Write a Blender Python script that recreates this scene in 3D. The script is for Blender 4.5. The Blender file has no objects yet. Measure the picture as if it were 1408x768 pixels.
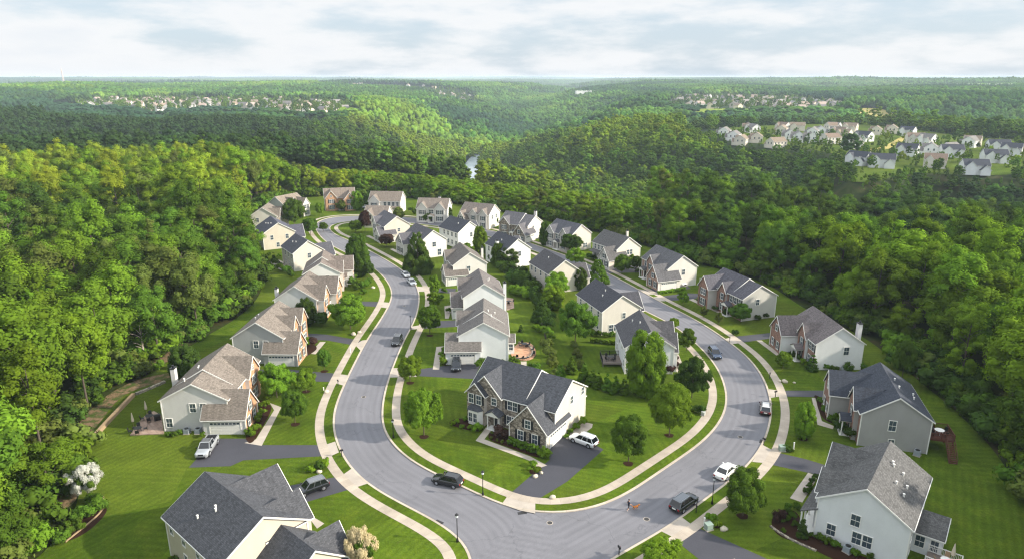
import bpy, bmesh, math, random
import numpy as np
from mathutils import Vector, Matrix
from mathutils.geometry import delaunay_2d_cdt

random.seed(7)
rng = np.random.default_rng(7)
R = math.radians
scene = bpy.context.scene
COL = scene.collection

# ------------------------------------------------------------------ camera
CAM_H, FPX, PITCH = 56.0, 939.0, math.atan(278.5 / 939.0)
cp, sp = math.cos(PITCH), math.sin(PITCH)
cam = bpy.data.cameras.new('camera')
cam_o = bpy.data.objects.new('camera', cam)
COL.objects.link(cam_o)
cam.sensor_width = 36.0
cam.lens = FPX / 1408 * 36
cam.clip_start, cam.clip_end = 1.0, 90000
cam_o.location = (0, 0, CAM_H)
cam_o.rotation_euler = (math.pi / 2 - PITCH, 0, 0)
scene.camera = cam_o


def at(px, py, z=0.0):
    """photo pixel -> the point of the level z that it shows"""
    dx, dy = px - 704, py - 384
    d = dy * cp + FPX * sp
    f = FPX * cp - dy * sp
    t = (CAM_H - z) / d
    return Vector((dx * t, f * t, z))


def px_of(x, y, z):
    f = y * cp + (CAM_H - z) * sp
    d = -y * sp + (CAM_H - z) * cp
    return 704 + FPX * x / f, 384 + FPX * d / f, f


def height_to(p, ty):
    """height of something standing at ground point p whose top shows in row ty"""
    k = (ty - 384) / FPX
    return CAM_H - p.y * (sp + k * cp) / (cp - k * sp)


def scale_at(p):
    return FPX / (p.y * cp + CAM_H * sp)


# ------------------------------------------------------------------ names, labels
def tag(o, label=None, cat=None, group=None, kind=None):
    if label: o['label'] = label
    if cat: o['category'] = cat
    if group: o['group'] = group
    if kind: o['kind'] = kind
    return o


def empty(name, loc, rz=0.0, label=None, cat=None, group=None):
    o = bpy.data.objects.new(name, None)
    COL.objects.link(o)
    o.empty_display_size = 0.3
    o.location = loc
    o.rotation_euler = (0, 0, rz)
    return tag(o, label, cat, group)


# ------------------------------------------------------------------ materials
def hx(s):
    s = s.lstrip('#')
    v = [int(s[i:i + 2], 16) / 255 for i in (0, 2, 4)]
    return tuple((c / 12.92 if c <= .04045 else ((c + .055) / 1.055) ** 2.4) for c in v)


MATS = {}


class NT:
    def __init__(self, name):
        self.m = bpy.data.materials.new(name)
        self.m.use_nodes = True
        self.t = self.m.node_tree
        self.t.nodes.clear()
        self.out = self.n('ShaderNodeOutputMaterial')

    def n(self, typ, **kw):
        nd = self.t.nodes.new(typ)
        for k, v in kw.items():
            if k.startswith('i_'):
                key = k[2:].replace('_', ' ')
                nd.inputs[key].default_value = v
            else:
                setattr(nd, k, v)
        return nd

    def l(self, a, b):
        self.t.links.new(a, b)

    def coord(self, kind='Object', scale=(1, 1, 1), rot=(0, 0, 0)):
        if kind == 'Position':
            src = self.n('ShaderNodeNewGeometry').outputs['Position']
        else:
            src = self.n('ShaderNodeTexCoord').outputs[kind]
        mp = self.n('ShaderNodeMapping')
        mp.inputs['Scale'].default_value = scale
        mp.inputs['Rotation'].default_value = rot
        self.l(src, mp.inputs['Vector'])
        return mp.outputs['Vector']

    def noise(self, vec, scale, detail=3, rough=.55):
        nd = self.n('ShaderNodeTexNoise')
        nd.inputs['Scale'].default_value = scale
        nd.inputs['Detail'].default_value = detail
        nd.inputs['Roughness'].default_value = rough
        self.l(vec, nd.inputs['Vector'])
        return nd.outputs['Fac']

    def ramp(self, fac, stops):
        nd = self.n('ShaderNodeValToRGB')
        el = nd.color_ramp.elements
        while len(el) < len(stops):
            el.new(0.5)
        for e, (p, c) in zip(el, stops):
            e.position = p
            e.color = (*c, 1) if len(c) == 3 else c
        self.l(fac, nd.inputs['Fac'])
        return nd.outputs['Color']

    def val(self, fac, lo, hi, a=0.0, b=1.0):
        nd = self.n('ShaderNodeMapRange')
        nd.inputs['From Min'].default_value = a
        nd.inputs['From Max'].default_value = b
        nd.inputs['To Min'].default_value = lo
        nd.inputs['To Max'].default_value = hi
        self.l(fac, nd.inputs['Value'])
        return nd.outputs['Result']

    def mix(self, fac, a, b, blend='MIX'):
        nd = self.n('ShaderNodeMix', data_type='RGBA', blend_type=blend)
        for i, v in ((0, fac), (6, a), (7, b)):
            if hasattr(v, 'is_linked') or hasattr(v, 'links'):
                self.l(v, nd.inputs[i])
            elif i == 0:
                nd.inputs[i].default_value = v
            else:
                nd.inputs[i].default_value = (*v, 1) if len(v) == 3 else v
        return nd.outputs[2]

    def math(self, op, a, b=0.0):
        nd = self.n('ShaderNodeMath', operation=op)
        for i, v in enumerate((a, b)):
            if hasattr(v, 'links'):
                self.l(v, nd.inputs[i])
            else:
                nd.inputs[i].default_value = v
        return nd.outputs[0]

    def finish(self, col, rough=.7, spec=.3, metal=0.0, bump=None, bstr=.3, bdist=.05, coat=0.0):
        b = self.n('ShaderNodeBsdfPrincipled')
        if hasattr(col, 'links'):
            self.l(col, b.inputs['Base Color'])
        else:
            b.inputs['Base Color'].default_value = (*col, 1)
        if hasattr(rough, 'links'):
            self.l(rough, b.inputs['Roughness'])
        else:
            b.inputs['Roughness'].default_value = rough
        b.inputs['Specular IOR Level'].default_value = spec
        b.inputs['Metallic'].default_value = metal
        b.inputs['Coat Weight'].default_value = coat
        if bump is not None:
            bp = self.n('ShaderNodeBump')
            bp.inputs['Strength'].default_value = bstr
            bp.inputs['Distance'].default_value = bdist
            self.l(bump, bp.inputs['Height'])
            self.l(bp.outputs['Normal'], b.inputs['Normal'])
        self.l(b.outputs[0], self.out.inputs[0])
        return self.m


def cached(f):
    def g(*a):
        k = (f.__name__,) + a
        if k not in MATS:
            MATS[k] = f(*a)
        return MATS[k]
    return g


@cached
def m_plain(name, col, rough=.6, spec=.3, metal=0.0):
    t = NT(name)
    c = hx(col)
    f = t.noise(t.coord('Object'), 3.0, 4)
    return t.finish(t.mix(f, tuple(x * .86 for x in c), tuple(min(1, x * 1.1) for x in c)), rough, spec, metal)


@cached
def m_siding(col):
    t = NT('clapboard_siding')
    c = hx(col)
    lum = .25 * c[0] + .65 * c[1] + .10 * c[2]
    c = tuple(q * .62 + lum * .38 * k for q, k in zip(c, (1.02, 1.0, .985)))
    v = t.coord('Object')
    w = t.n('ShaderNodeTexWave', wave_type='BANDS', bands_direction='Z', wave_profile='SAW')
    w.inputs['Scale'].default_value = 3.1
    t.l(v, w.inputs['Vector'])
    lap = t.val(w.outputs['Fac'], .90, 1.0)
    st = t.val(t.noise(t.coord('Object', (.5, .5, .35)), 1.0, 5), .93, 1.05, .3, .7)
    k = t.math('MULTIPLY', lap, st)
    col = t.mix(1.0, c, k, 'MULTIPLY')
    return t.finish(col, .55, .35, bump=w.outputs['Fac'], bstr=.35, bdist=.02)


@cached
def m_shingle(col, turned=False):
    t = NT('asphalt_shingles')
    c = hx(col)
    sep = t.n('ShaderNodeSeparateXYZ')
    t.l(t.n('ShaderNodeTexCoord').outputs['Object'], sep.inputs[0])
    ax, ay = (1, 0) if turned else (0, 1)
    run = t.math('ADD', sep.outputs[ax], t.math('MULTIPLY', sep.outputs[ay], .05))
    cmb = t.n('ShaderNodeCombineXYZ')
    t.l(run, cmb.inputs[0])
    t.l(t.math('MULTIPLY', sep.outputs[2], 1.9), cmb.inputs[1])
    br = t.n('ShaderNodeTexBrick')
    br.inputs['Scale'].default_value = 1.0
    br.inputs['Brick Width'].default_value = .34
    br.inputs['Row Height'].default_value = .17
    br.inputs['Mortar Size'].default_value = .012
    br.inputs['Color1'].default_value = (*[x * .72 for x in c], 1)
    br.inputs['Color2'].default_value = (*[x * 1.25 for x in c], 1)
    br.inputs['Mortar'].default_value = (*[x * .5 for x in c], 1)
    t.l(cmb.outputs[0], br.inputs['Vector'])
    streak = t.val(t.noise(t.coord('Object', (.16, 1.6, .2) if turned else (1.6, .16, .2)), 1.6, 6, .7), .78, 1.16, .32, .68)
    spk = t.val(t.noise(t.coord('Object'), 9, 2), .8, 1.2, .3, .7)
    col = t.mix(1.0, br.outputs['Color'], t.math('MULTIPLY', streak, spk), 'MULTIPLY')
    return t.finish(col, .82, .25, bump=br.outputs['Fac'], bstr=.25, bdist=.03)


@cached
def m_brick(a, b, mort):
    t = NT('brick_facing')
    sep = t.n('ShaderNodeSeparateXYZ')
    t.l(t.n('ShaderNodeTexCoord').outputs['Object'], sep.inputs[0])
    cmb = t.n('ShaderNodeCombineXYZ')
    t.l(t.math('ADD', sep.outputs[0], sep.outputs[1]), cmb.inputs[0])
    t.l(sep.outputs[2], cmb.inputs[1])
    br = t.n('ShaderNodeTexBrick')
    br.inputs['Scale'].default_value = 1.0
    br.inputs['Brick Width'].default_value = .3
    br.inputs['Row Height'].default_value = .11
    br.inputs['Mortar Size'].default_value = .012
    br.inputs['Color1'].default_value = (*hx(a), 1)
    br.inputs['Color2'].default_value = (*hx(b), 1)
    br.inputs['Mortar'].default_value = (*hx(mort), 1)
    t.l(cmb.outputs[0], br.inputs['Vector'])
    st = t.val(t.noise(t.coord('Object'), 1.3, 5), .75, 1.2, .3, .7)
    col = t.mix(1.0, br.outputs['Color'], st, 'MULTIPLY')
    return t.finish(col, .8, .2, bump=br.outputs['Fac'], bstr=.3, bdist=.02)


@cached
def m_stone(a, b):
    t = NT('rubble_stone')
    v = t.coord('Object', (1, 1, 1.7))
    vo = t.n('ShaderNodeTexVoronoi')
    vo.inputs['Scale'].default_value = 2.6
    t.l(v, vo.inputs['Vector'])
    sep = t.n('ShaderNodeSeparateColor')
    t.l(vo.outputs['Color'], sep.inputs[0])
    col = t.ramp(sep.outputs[0], [(0, tuple(x * .5 for x in hx(a))), (.4, hx(a)), (.75, hx(b)), (1, hx('#a79c8c'))])
    ed = t.n('ShaderNodeTexVoronoi', feature='DISTANCE_TO_EDGE')
    ed.inputs['Scale'].default_value = 2.6
    t.l(v, ed.inputs['Vector'])
    g = t.val(ed.outputs['Distance'], .45, 1.0, 0, .09)
    col = t.mix(1.0, col, g, 'MULTIPLY')
    return t.finish(col, .85, .2, bump=g, bstr=.5, bdist=.04)


@cached
def m_grass(tone):
    t = NT('mown_lawn')
    v = t.coord('Position')
    big = t.noise(v, .035, 4)
    mid = t.noise(v, .35, 5, .65)
    fine = t.noise(v, 5.0, 3, .7)
    base = t.ramp(mid, [(.25, (.040, .074, .005)), (.5, (.063, .106, .007)), (.72, (.090, .128, .009))])
    dry = t.mix(t.val(big, 0, .55, .5, .75), base, (.094, .108, .012))
    # mowing stripes, direction changes from lawn to lawn
    res = None
    for ang, sc, msk in ((tone, .30, None), (tone + 1.1, .26, .045)):
        w = t.n('ShaderNodeTexWave', wave_type='BANDS', bands_direction='X')
        w.inputs['Scale'].default_value = sc
        w.inputs['Distortion'].default_value = 1.6
        w.inputs['Detail'].default_value = 2
        w.inputs['Detail Scale'].default_value = .25
        t.l(t.coord('Position', (1, 1, 1), (0, 0, ang)), w.inputs['Vector'])
        s = t.val(w.outputs['Fac'], .91, 1.07)
        if res is None:
            res = s
        else:
            f = t.val(t.noise(v, msk, 1), 0, 1, .47, .53)
            mm = t.n('ShaderNodeMix', data_type='FLOAT')
            t.l(f, mm.inputs[0]); t.l(res, mm.inputs[2]); t.l(s, mm.inputs[3])
            res = mm.outputs[0]
    lot = t.n('ShaderNodeTexVoronoi')
    lot.inputs['Scale'].default_value = .034
    t.l(v, lot.inputs['Vector'])
    ls = t.n('ShaderNodeSeparateColor')
    t.l(lot.outputs['Color'], ls.inputs[0])
    dry = t.mix(t.val(ls.outputs[1], 0, .5), dry, (.078, .096, .011))
    patch = t.val(t.noise(v, .16, 4, .6), .90, 1.1, .35, .65)
    dry = t.mix(t.val(t.noise(v, .9, 4, .7), 0, .5, .6, .75), dry, (.125, .135, .035))
    k = t.math('MULTIPLY', t.math('MULTIPLY', res, t.val(fine, .70, 1.3, .25, .75)), t.math('MULTIPLY', patch, t.val(ls.outputs[0], .84, 1.14)))
    col = t.mix(1.0, dry, k, 'MULTIPLY')
    return t.finish(col, .95, .05, bump=fine, bstr=.9, bdist=.06)


def m_floor():
    t = NT('woodland_floor')
    v = t.coord('Position')
    n1 = t.noise(v, .12, 5, .65)
    n2 = t.noise(v, .008, 4)
    c = t.ramp(n1, [(.3, (.018, .026, .008)), (.5, (.03, .042, .010)), (.68, (.06, .046, .022))])
    far = t.ramp(n2, [(.35, (.016, .034, .014)), (.6, (.03, .055, .016))])
    dist = t.n('ShaderNodeVectorMath', operation='LENGTH')
    t.l(t.n('ShaderNodeNewGeometry').outputs['Position'], dist.inputs[0])
    return t.finish(t.mix(t.val(dist.outputs['Value'], 0, 1, 350, 900), c, far), .95, .05, bump=n1, bstr=.6, bdist=.4)


def m_asphalt(name, col, seams):
    t = NT(name)
    v = t.coord('Position')
    c = hx(col)
    a = t.noise(v, .18, 5, .6)
    f = t.noise(v, 7, 3, .7)
    k = t.math('MULTIPLY', t.val(a, .91, 1.08, .3, .7), t.val(f, .86, 1.14, .25, .75))
    col = t.mix(1.0, c, k, 'MULTIPLY')
    if seams:
        uv = t.n('ShaderNodeTexCoord').outputs['UV']
        sp_ = t.n('ShaderNodeSeparateXYZ')
        t.l(uv, sp_.inputs[0])
        # tyre-worn lanes run along the street
        w = t.n('ShaderNodeTexWave', wave_type='BANDS', bands_direction='Y', wave_profile='SIN')
        w.inputs['Scale'].default_value = .28
        w.inputs['Distortion'].default_value = .5
        t.l(uv, w.inputs['Vector'])
        mp = t.n('ShaderNodeMapping')
        mp.inputs['Scale'].default_value = (.05, 1.3, 1)
        t.l(uv, mp.inputs['Vector'])
        lane = t.val(t.noise(mp.outputs[0], 1.0, 4), .91, 1.08, .3, .7)
        col = t.mix(1.0, col, t.math('MULTIPLY', lane, t.val(w.outputs['Fac'], .95, 1.05)), 'MULTIPLY')
        ed = t.n('ShaderNodeTexVoronoi', feature='DISTANCE_TO_EDGE')
        ed.inputs['Scale'].default_value = .09
        nz = t.n('ShaderNodeTexNoise'); nz.inputs['Scale'].default_value = .5; nz.inputs['Detail'].default_value = 5
        t.l(v, nz.inputs['Vector'])
        mx = t.n('ShaderNodeMix', data_type='VECTOR'); mx.inputs[0].default_value = .12
        t.l(v, mx.inputs[4]); 
        sc = t.n('ShaderNodeVectorMath', operation='SCALE'); sc.inputs['Scale'].default_value = 30
        t.l(nz.outputs['Color'], sc.inputs[0]); t.l(sc.outputs[0], mx.inputs[5])
        t.l(mx.outputs[1], ed.inputs['Vector'])
        crack = t.val(ed.outputs['Distance'], .80, 1.0, 0, .010)
        rare = t.val(t.noise(v, .06, 2), 0, 1, .5, .58)
        crack = t.math('MAXIMUM', crack, rare)
        col = t.mix(1.0, col, crack, 'MULTIPLY')
    return t.finish(col, .8, .3, bump=f, bstr=.25, bdist=.02)


def m_concrete(name, col, joints):
    t = NT(name)
    c = hx(col)
    v = t.coord('Position')
    k = t.math('MULTIPLY', t.val(t.noise(v, .5, 5), .84, 1.12, .3, .7), t.val(t.noise(v, 9, 2), .92, 1.08, .3, .7))
    col = t.mix(1.0, c, k, 'MULTIPLY')
    if joints:
        uv = t.n('ShaderNodeTexCoord').outputs['UV']
        s = t.n('ShaderNodeSeparateXYZ')
        t.l(uv, s.inputs[0])
        fr = t.math('FRACT', t.math('DIVIDE', s.outputs[0], joints))
        j = t.val(fr, .62, 1.0, .0, .035)
        wn = t.n('ShaderNodeTexWhiteNoise', noise_dimensions='1D')
        t.l(t.math('FLOOR', t.math('DIVIDE', s.outputs[0], joints)), wn.inputs['W'])
        col = t.mix(1.0, col, t.math('MULTIPLY', j, t.val(wn.outputs['Value'], .90, 1.06)), 'MULTIPLY')
    return t.finish(col, .85, .25)


def m_leaf(name, base, hue=.05, trans=.24, inst=False):
    t = NT(name)
    oi = t.n('ShaderNodeObjectInfo')
    v = t.coord('Position')
    n1 = t.noise(v, .45, 3)
    tint = oi.outputs['Color']
    if inst:
        tint = t.n('ShaderNodeAttribute', attribute_type='INSTANCER', attribute_name='tint').outputs['Color']
    col = t.mix(1.0, tint, base, 'MULTIPLY')
    hs = t.n('ShaderNodeHueSaturation')
    t.l(t.val(oi.outputs['Random'], .5 - hue * .25, .5 + hue * .2), hs.inputs['Hue'])
    hs.inputs['Saturation'].default_value = 1.0
    t.l(t.math('MULTIPLY', t.val(n1, .70, 1.32, .3, .7), t.val(oi.outputs['Random'], .80, 1.2)), hs.inputs['Value'])
    t.l(col, hs.inputs['Color'])
    d = t.n('ShaderNodeBsdfDiffuse')
    tr = t.n('ShaderNodeBsdfTranslucent')
    t.l(hs.outputs[0], d.inputs['Color'])
    ty = t.mix(1.0, hs.outputs[0], (1.1, 1.15, .5), 'MULTIPLY')
    t.l(ty, tr.inputs['Color'])
    ms = t.n('ShaderNodeMixShader')
    ms.inputs[0].default_value = trans
    t.l(d.outputs[0], ms.inputs[1]); t.l(tr.outputs[0], ms.inputs[2])
    t.l(ms.outputs[0], t.out.inputs[0])
    return t.m


@cached
def m_bark(col):
    t = NT('bark')
    c = hx(col)
    f = t.noise(t.coord('Object', (6, 6, 1)), 3, 4)
    return t.finish(t.mix(f, tuple(x * .6 for x in c), tuple(x * 1.3 for x in c)), .9, .1)


@cached
def m_paint(col):
    t = NT('car_paint')
    return t.finish(hx(col), .22, .5, 0.25, coat=.8)


def m_glass():
    t = NT('window_glass')
    f = t.noise(t.coord('Object', (1, 1, .6)), 1.1, 2)
    return t.finish(t.mix(f, hx('#1c2833'), hx('#55626c')), .06, .8)


def m_water():
    t = NT('river_water')
    f = t.noise(t.coord('Position', (1, .4, 1)), .25, 4)
    return t.finish(t.mix(f, hx('#8c979e'), hx('#b5bec5')), .25, .7, bump=f, bstr=.2, bdist=.3)


M_LAWN = m_grass(.55)
M_LAWN2 = m_grass(1.9)
M_FLOOR = m_floor()
M_ROAD = m_asphalt('street_asphalt', '#6d6c70', True)
M_DRIVE = m_asphalt('drive_asphalt', '#404046', False)
M_WALK = m_concrete('sidewalk_concrete', '#a89c8d', 1.5)
M_KERB = m_concrete('kerb_concrete', '#b1a595', 3.0)
M_PATH = m_concrete('path_concrete', '#a69c90', 0)
M_PAVER = m_brick('#a08a7c', '#8c7668', '#83776b')
M_GLASS = m_glass()
M_WHITE = m_plain('white_trim', '#dedcd6', .5)
M_GARAGE = m_plain('garage_panel', '#d9d7d0', .5)
M_DARK = m_plain('dark_shutter', '#24272c', .5)
M_BLACK = m_plain('black_metal', '#141416', .45, .5)
M_RUBBER = m_plain('tyre_rubber', '#17171a', .8)
M_CHROME = m_plain('alloy', '#a9abb0', .3, .5, .8)
M_RED = m_plain('tail_lens', '#8c1418', .25, .6)
M_CLEAR = m_plain('head_lens', '#d5dade', .15, .7)
M_MULCH = m_plain('bark_mulch', '#35241b', .95, .05)


def m_dirt():
    t = NT('bare_slope')
    v = t.coord('Position')
    a = t.noise(v, .55, 5, .65)
    b = t.noise(v, 3.5, 4, .7)
    c = t.ramp(a, [(.36, (.050, .085, .012)), (.47, (.085, .085, .035)), (.54, (.17, .115, .065)), (.7, (.22, .16, .10))])
    return t.finish(t.mix(1.0, c, t.val(b, .6, 1.35, .25, .75), 'MULTIPLY'), .95, .05, bump=b, bstr=.8, bdist=.08)


M_DIRT = m_dirt()
M_WOOD = m_plain('weathered_timber', '#9a8468', .85, .1)
M_REDWOOD = m_plain('red_deck_stain', '#5c3a2f', .7, .2)
M_GREYWOOD = m_plain('grey_deck_boards', '#7a7068', .8, .1)
M_STONEW = m_stone('#8b8378', '#b3a894')
M_CUSH = m_plain('cushion_fabric', '#c8bba6', .9, .05)
M_LEAF = m_leaf('leaf', (1.0, 1.0, 1.0))
M_LEAF_MANY = m_leaf('leaf_of_many', (1.0, 1.0, 1.0), inst=True)
M_PETAL = m_leaf('petal', (1.0, 1.0, 1.0), .02, .25)


# ------------------------------------------------------------------ mesh builder
class MB:
    def __init__(self):
        self.v, self.f, self.m = [], [], []

    def poly(self, pts, mi=0):
        b = len(self.v)
        self.v += [tuple(p) for p in pts]
        self.f.append(tuple(range(b, b + len(pts))))
        self.m.append(mi)

    def box(self, x0, x1, y0, y1, z0, z1, mi=0, M=None):
        p = [Vector((x, y, z)) for z in (z0, z1) for y in (y0, y1) for x in (x0, x1)]
        if M is not None:
            p = [M @ q for q in p]
        b = len(self.v)
        self.v += [tuple(q) for q in p]
        for f in ((0, 2, 3, 1), (4, 5, 7, 6), (0, 1, 5, 4), (2, 6, 7, 3), (0, 4, 6, 2), (1, 3, 7, 5)):
            self.f.append(tuple(b + i for i in f)); self.m.append(mi)

    def prism(self, ring_a, ring_b, mi=0, caps=True):
        n = len(ring_a); b = len(self.v)
        self.v += [tuple(p) for p in ring_a] + [tuple(p) for p in ring_b]
        for i in range(n):
            j = (i + 1) % n
            self.f.append((b + i, b + j, b + n + j, b + n + i)); self.m.append(mi)
        if caps:
            self.f.append(tuple(b + i for i in reversed(range(n)))); self.m.append(mi)
            self.f.append(tuple(b + n + i for i in range(n))); self.m.append(mi)

    def tube(self, pts, rad, n=7, mi=0):
        rings = []
        for i, p in enumerate(pts):
            p = Vector(p)
            d = (Vector(pts[min(i + 1, len(pts) - 1)]) - Vector(pts[max(i - 1, 0)])).normalized()
            a = d.orthogonal().normalized(); c = d.cross(a)
            r = rad[i] if isinstance(rad, (list, tuple)) else rad
            rings.append([p + (a * math.cos(2 * math.pi * k / n) + c * math.sin(2 * math.pi * k / n)) * r for k in range(n)])
        for i in range(len(rings) - 1):
            self.prism(rings[i], rings[i + 1], mi, caps=False)
        self.poly(rings[0][::-1], mi); self.poly(rings[-1], mi)

    def lathe(self, prof, n=16, axis='z', c=(0, 0, 0), mi=0):
        b = len(self.v)
        for r, h in prof:
            for k in range(n):
                a = 2 * math.pi * k / n
                if axis == 'z': q = (c[0] + r * math.cos(a), c[1] + r * math.sin(a), c[2] + h)
                elif axis == 'y': q = (c[0] + r * math.cos(a), c[1] + h, c[2] + r * math.sin(a))
                else: q = (c[0] + h, c[1] + r * math.cos(a), c[2] + r * math.sin(a))
                self.v.append(q)
        for i in range(len(prof) - 1):
            for k in range(n):
                j = (k + 1) % n
                self.f.append((b + i * n + k, b + i * n + j, b + (i + 1) * n + j, b + (i + 1) * n + k)); self.m.append(mi)
        self.f.append(tuple(b + k for k in range(n))); self.m.append(mi)
        e = b + (len(prof) - 1) * n
        self.f.append(tuple(e + k for k in reversed(range(n)))); self.m.append(mi)

    def mesh(self, name, mats, smooth=False):
        me = bpy.data.meshes.new(name)
        me.from_pydata(self.v, [], self.f)
        for m in (mats if isinstance(mats, (list, tuple)) else [mats]):
            me.materials.append(m)
        if any(self.m):
            me.polygons.foreach_set('material_index', self.m)
        if smooth:
            me.polygons.foreach_set('use_smooth', [True] * len(me.polygons))
        bm = bmesh.new(); bm.from_mesh(me)
        bmesh.ops.recalc_face_normals(bm, faces=bm.faces)
        bm.to_mesh(me); bm.free()
        return me

    def build(self, name, mats, parent=None, smooth=False, loc=None, rz=0):
        if not self.f:
            return None
        return put(name, self.mesh(name, mats, smooth), parent, loc, rz)


def put(name, me, parent=None, loc=None, rz=0.0):
    o = bpy.data.objects.new(name, me)
    COL.objects.link(o)
    if parent is not None:
        o.parent = parent
    if loc is not None:
        o.location = loc
    o.rotation_euler = (0, 0, rz)
    return o


# ------------------------------------------------------------------ curves and sheets
def smooth_curve(pts, step=1.2, closed=False):
    pts = [Vector((p[0], p[1])) for p in pts]
    n = len(pts); out = []
    segs = n if closed else n - 1
    for i in range(segs):
        if closed:
            p0, p1, p2, p3 = pts[i - 1], pts[i], pts[(i + 1) % n], pts[(i + 2) % n]
        else:
            p1, p2 = pts[i], pts[i + 1]
            p0 = pts[i - 1] if i else p1 * 2 - p2
            p3 = pts[i + 2] if i + 2 < n else p2 * 2 - p1
        k = max(2, int((p2 - p1).length / step))
        for j in range(k):
            t = j / k
            out.append(.5 * ((2 * p1) + (p2 - p0) * t + (2 * p0 - 5 * p1 + 4 * p2 - p3) * t * t + (3 * p1 - p0 - 3 * p2 + p3) * t ** 3))
    if not closed:
        out.append(pts[-1])
    # relax a little
    for _ in range(10):
        q = list(out)
        for i in range(len(out)):
            if closed or 0 < i < len(out) - 1:
                q[i] = out[i] * .5 + (out[i - 1] + out[(i + 1) % len(out)]) * .25
        out = q
    return out


def offset(pts, d, closed=False):
    out = []
    n = len(pts)
    for i in range(n):
        a = pts[i - 1] if (i or closed) else pts[i]
        b = pts[(i + 1) % n] if (closed or i < n - 1) else pts[i]
        t = (b - a).normalized()
        out.append(pts[i] + Vector((-t.y, t.x)) * d)
    for _ in range(2):
        q = list(out)
        for i in range(n):
            if closed or 0 < i < n - 1:
                q[i] = out[i] * .5 + (out[i - 1] + out[(i + 1) % n]) * .25
        out = q
    return out


def inside(poly, xs, ys):
    xs = np.asarray(xs, float); ys = np.asarray(ys, float)
    r = np.zeros(xs.shape, bool)
    n = len(poly)
    for i in range(n):
        x0, y0 = poly[i][0], poly[i][1]; x1, y1 = poly[i - 1][0], poly[i - 1][1]
        c = (y0 > ys) != (y1 > ys)
        with np.errstate(divide='ignore', invalid='ignore'):
            r ^= c & (xs < (x1 - x0) * (ys - y0) / (y1 - y0 + 1e-12) + x0)
    return r


def poly_dist(poly, xs, ys, closed=True):
    xs = np.asarray(xs, float); ys = np.asarray(ys, float)
    d = np.full(xs.shape, 1e9)
    n = len(poly)
    for i in range(n if closed else n - 1):
        x0, y0 = poly[i][0], poly[i][1]; x1, y1 = poly[(i + 1) % n][0], poly[(i + 1) % n][1]
        vx, vy = x1 - x0, y1 - y0
        t = np.clip(((xs - x0) * vx + (ys - y0) * vy) / (vx * vx + vy * vy + 1e-9), 0, 1)
        d = np.minimum(d, np.hypot(xs - x0 - t * vx, ys - y0 - t * vy))
    return d


def sheet(name, outer, holes, z, mat, parent=None):
    verts, edges = [], []
    for loop in [outer] + list(holes):
        b = len(verts); n = len(loop)
        verts += [Vector((p[0], p[1])) for p in loop]
        edges += [(b + i, b + (i + 1) % n) for i in range(n)]
    vo, eo, fo, *_ = delaunay_2d_cdt(verts, edges, [], 0, 1e-4)
    cx = np.array([sum(vo[i].x for i in f) / len(f) for f in fo]); cy = np.array([sum(vo[i].y for i in f) / len(f) for f in fo])
    keep = inside(outer, cx, cy)
    for h in holes:
        keep &= ~inside(h, cx, cy)
    me = bpy.data.meshes.new(name)
    me.from_pydata([(p.x, p.y, z) for p in vo], [], [f for f, k in zip(fo, keep) if k])
    me.materials.append(mat)
    return put(name, me, parent)


def strip(name, a, b, z, mat, closed=False, thick=0.0, parent=None, uvw=None):
    """band between two equally long lines, with an along/across UV"""
    n = len(a); verts = []; faces = []; uvs = []
    s = 0.0; S = []
    for i in range(n):
        if i: s += (a[i] - a[i - 1]).length
        S.append(s)
    W = (a[0] - b[0]).length
    verts = [(p.x, p.y, z) for p in a] + [(p.x, p.y, z) for p in b]
    m = n if closed else n - 1
    for i in range(m):
        j = (i + 1) % n
        faces.append((i, j, n + j, n + i)); uvs += [(S[i], 0), (S[i + 1] if i + 1 < n else s + 1, 0), (S[i + 1] if i + 1 < n else s + 1, W), (S[i], W)]
    if thick:
        k = len(verts)
        verts += [(p.x, p.y, z - thick) for p in a] + [(p.x, p.y, z - thick) for p in b]
        for i in range(m):
            j = (i + 1) % n
            faces.append((i, j, k + j, k + i)); uvs += [(S[i], 0)] * 4
            faces.append((n + i, n + j, k + n + j, k + n + i)); uvs += [(S[i], 0)] * 4
    me = bpy.data.meshes.new(name)
    me.from_pydata(verts, [], faces)
    lay = me.uv_layers.new(name='UVMap')
    lay.data.foreach_set('uv', np.array(uvs, dtype=np.float32).ravel())
    me.materials.append(mat)
    return put(name, me, parent)


def P2(lst):
    return [at(x, y) for x, y in lst]


def G2(lst):
    return [Vector((v.x, v.y)) for v in P2(lst)]


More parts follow.
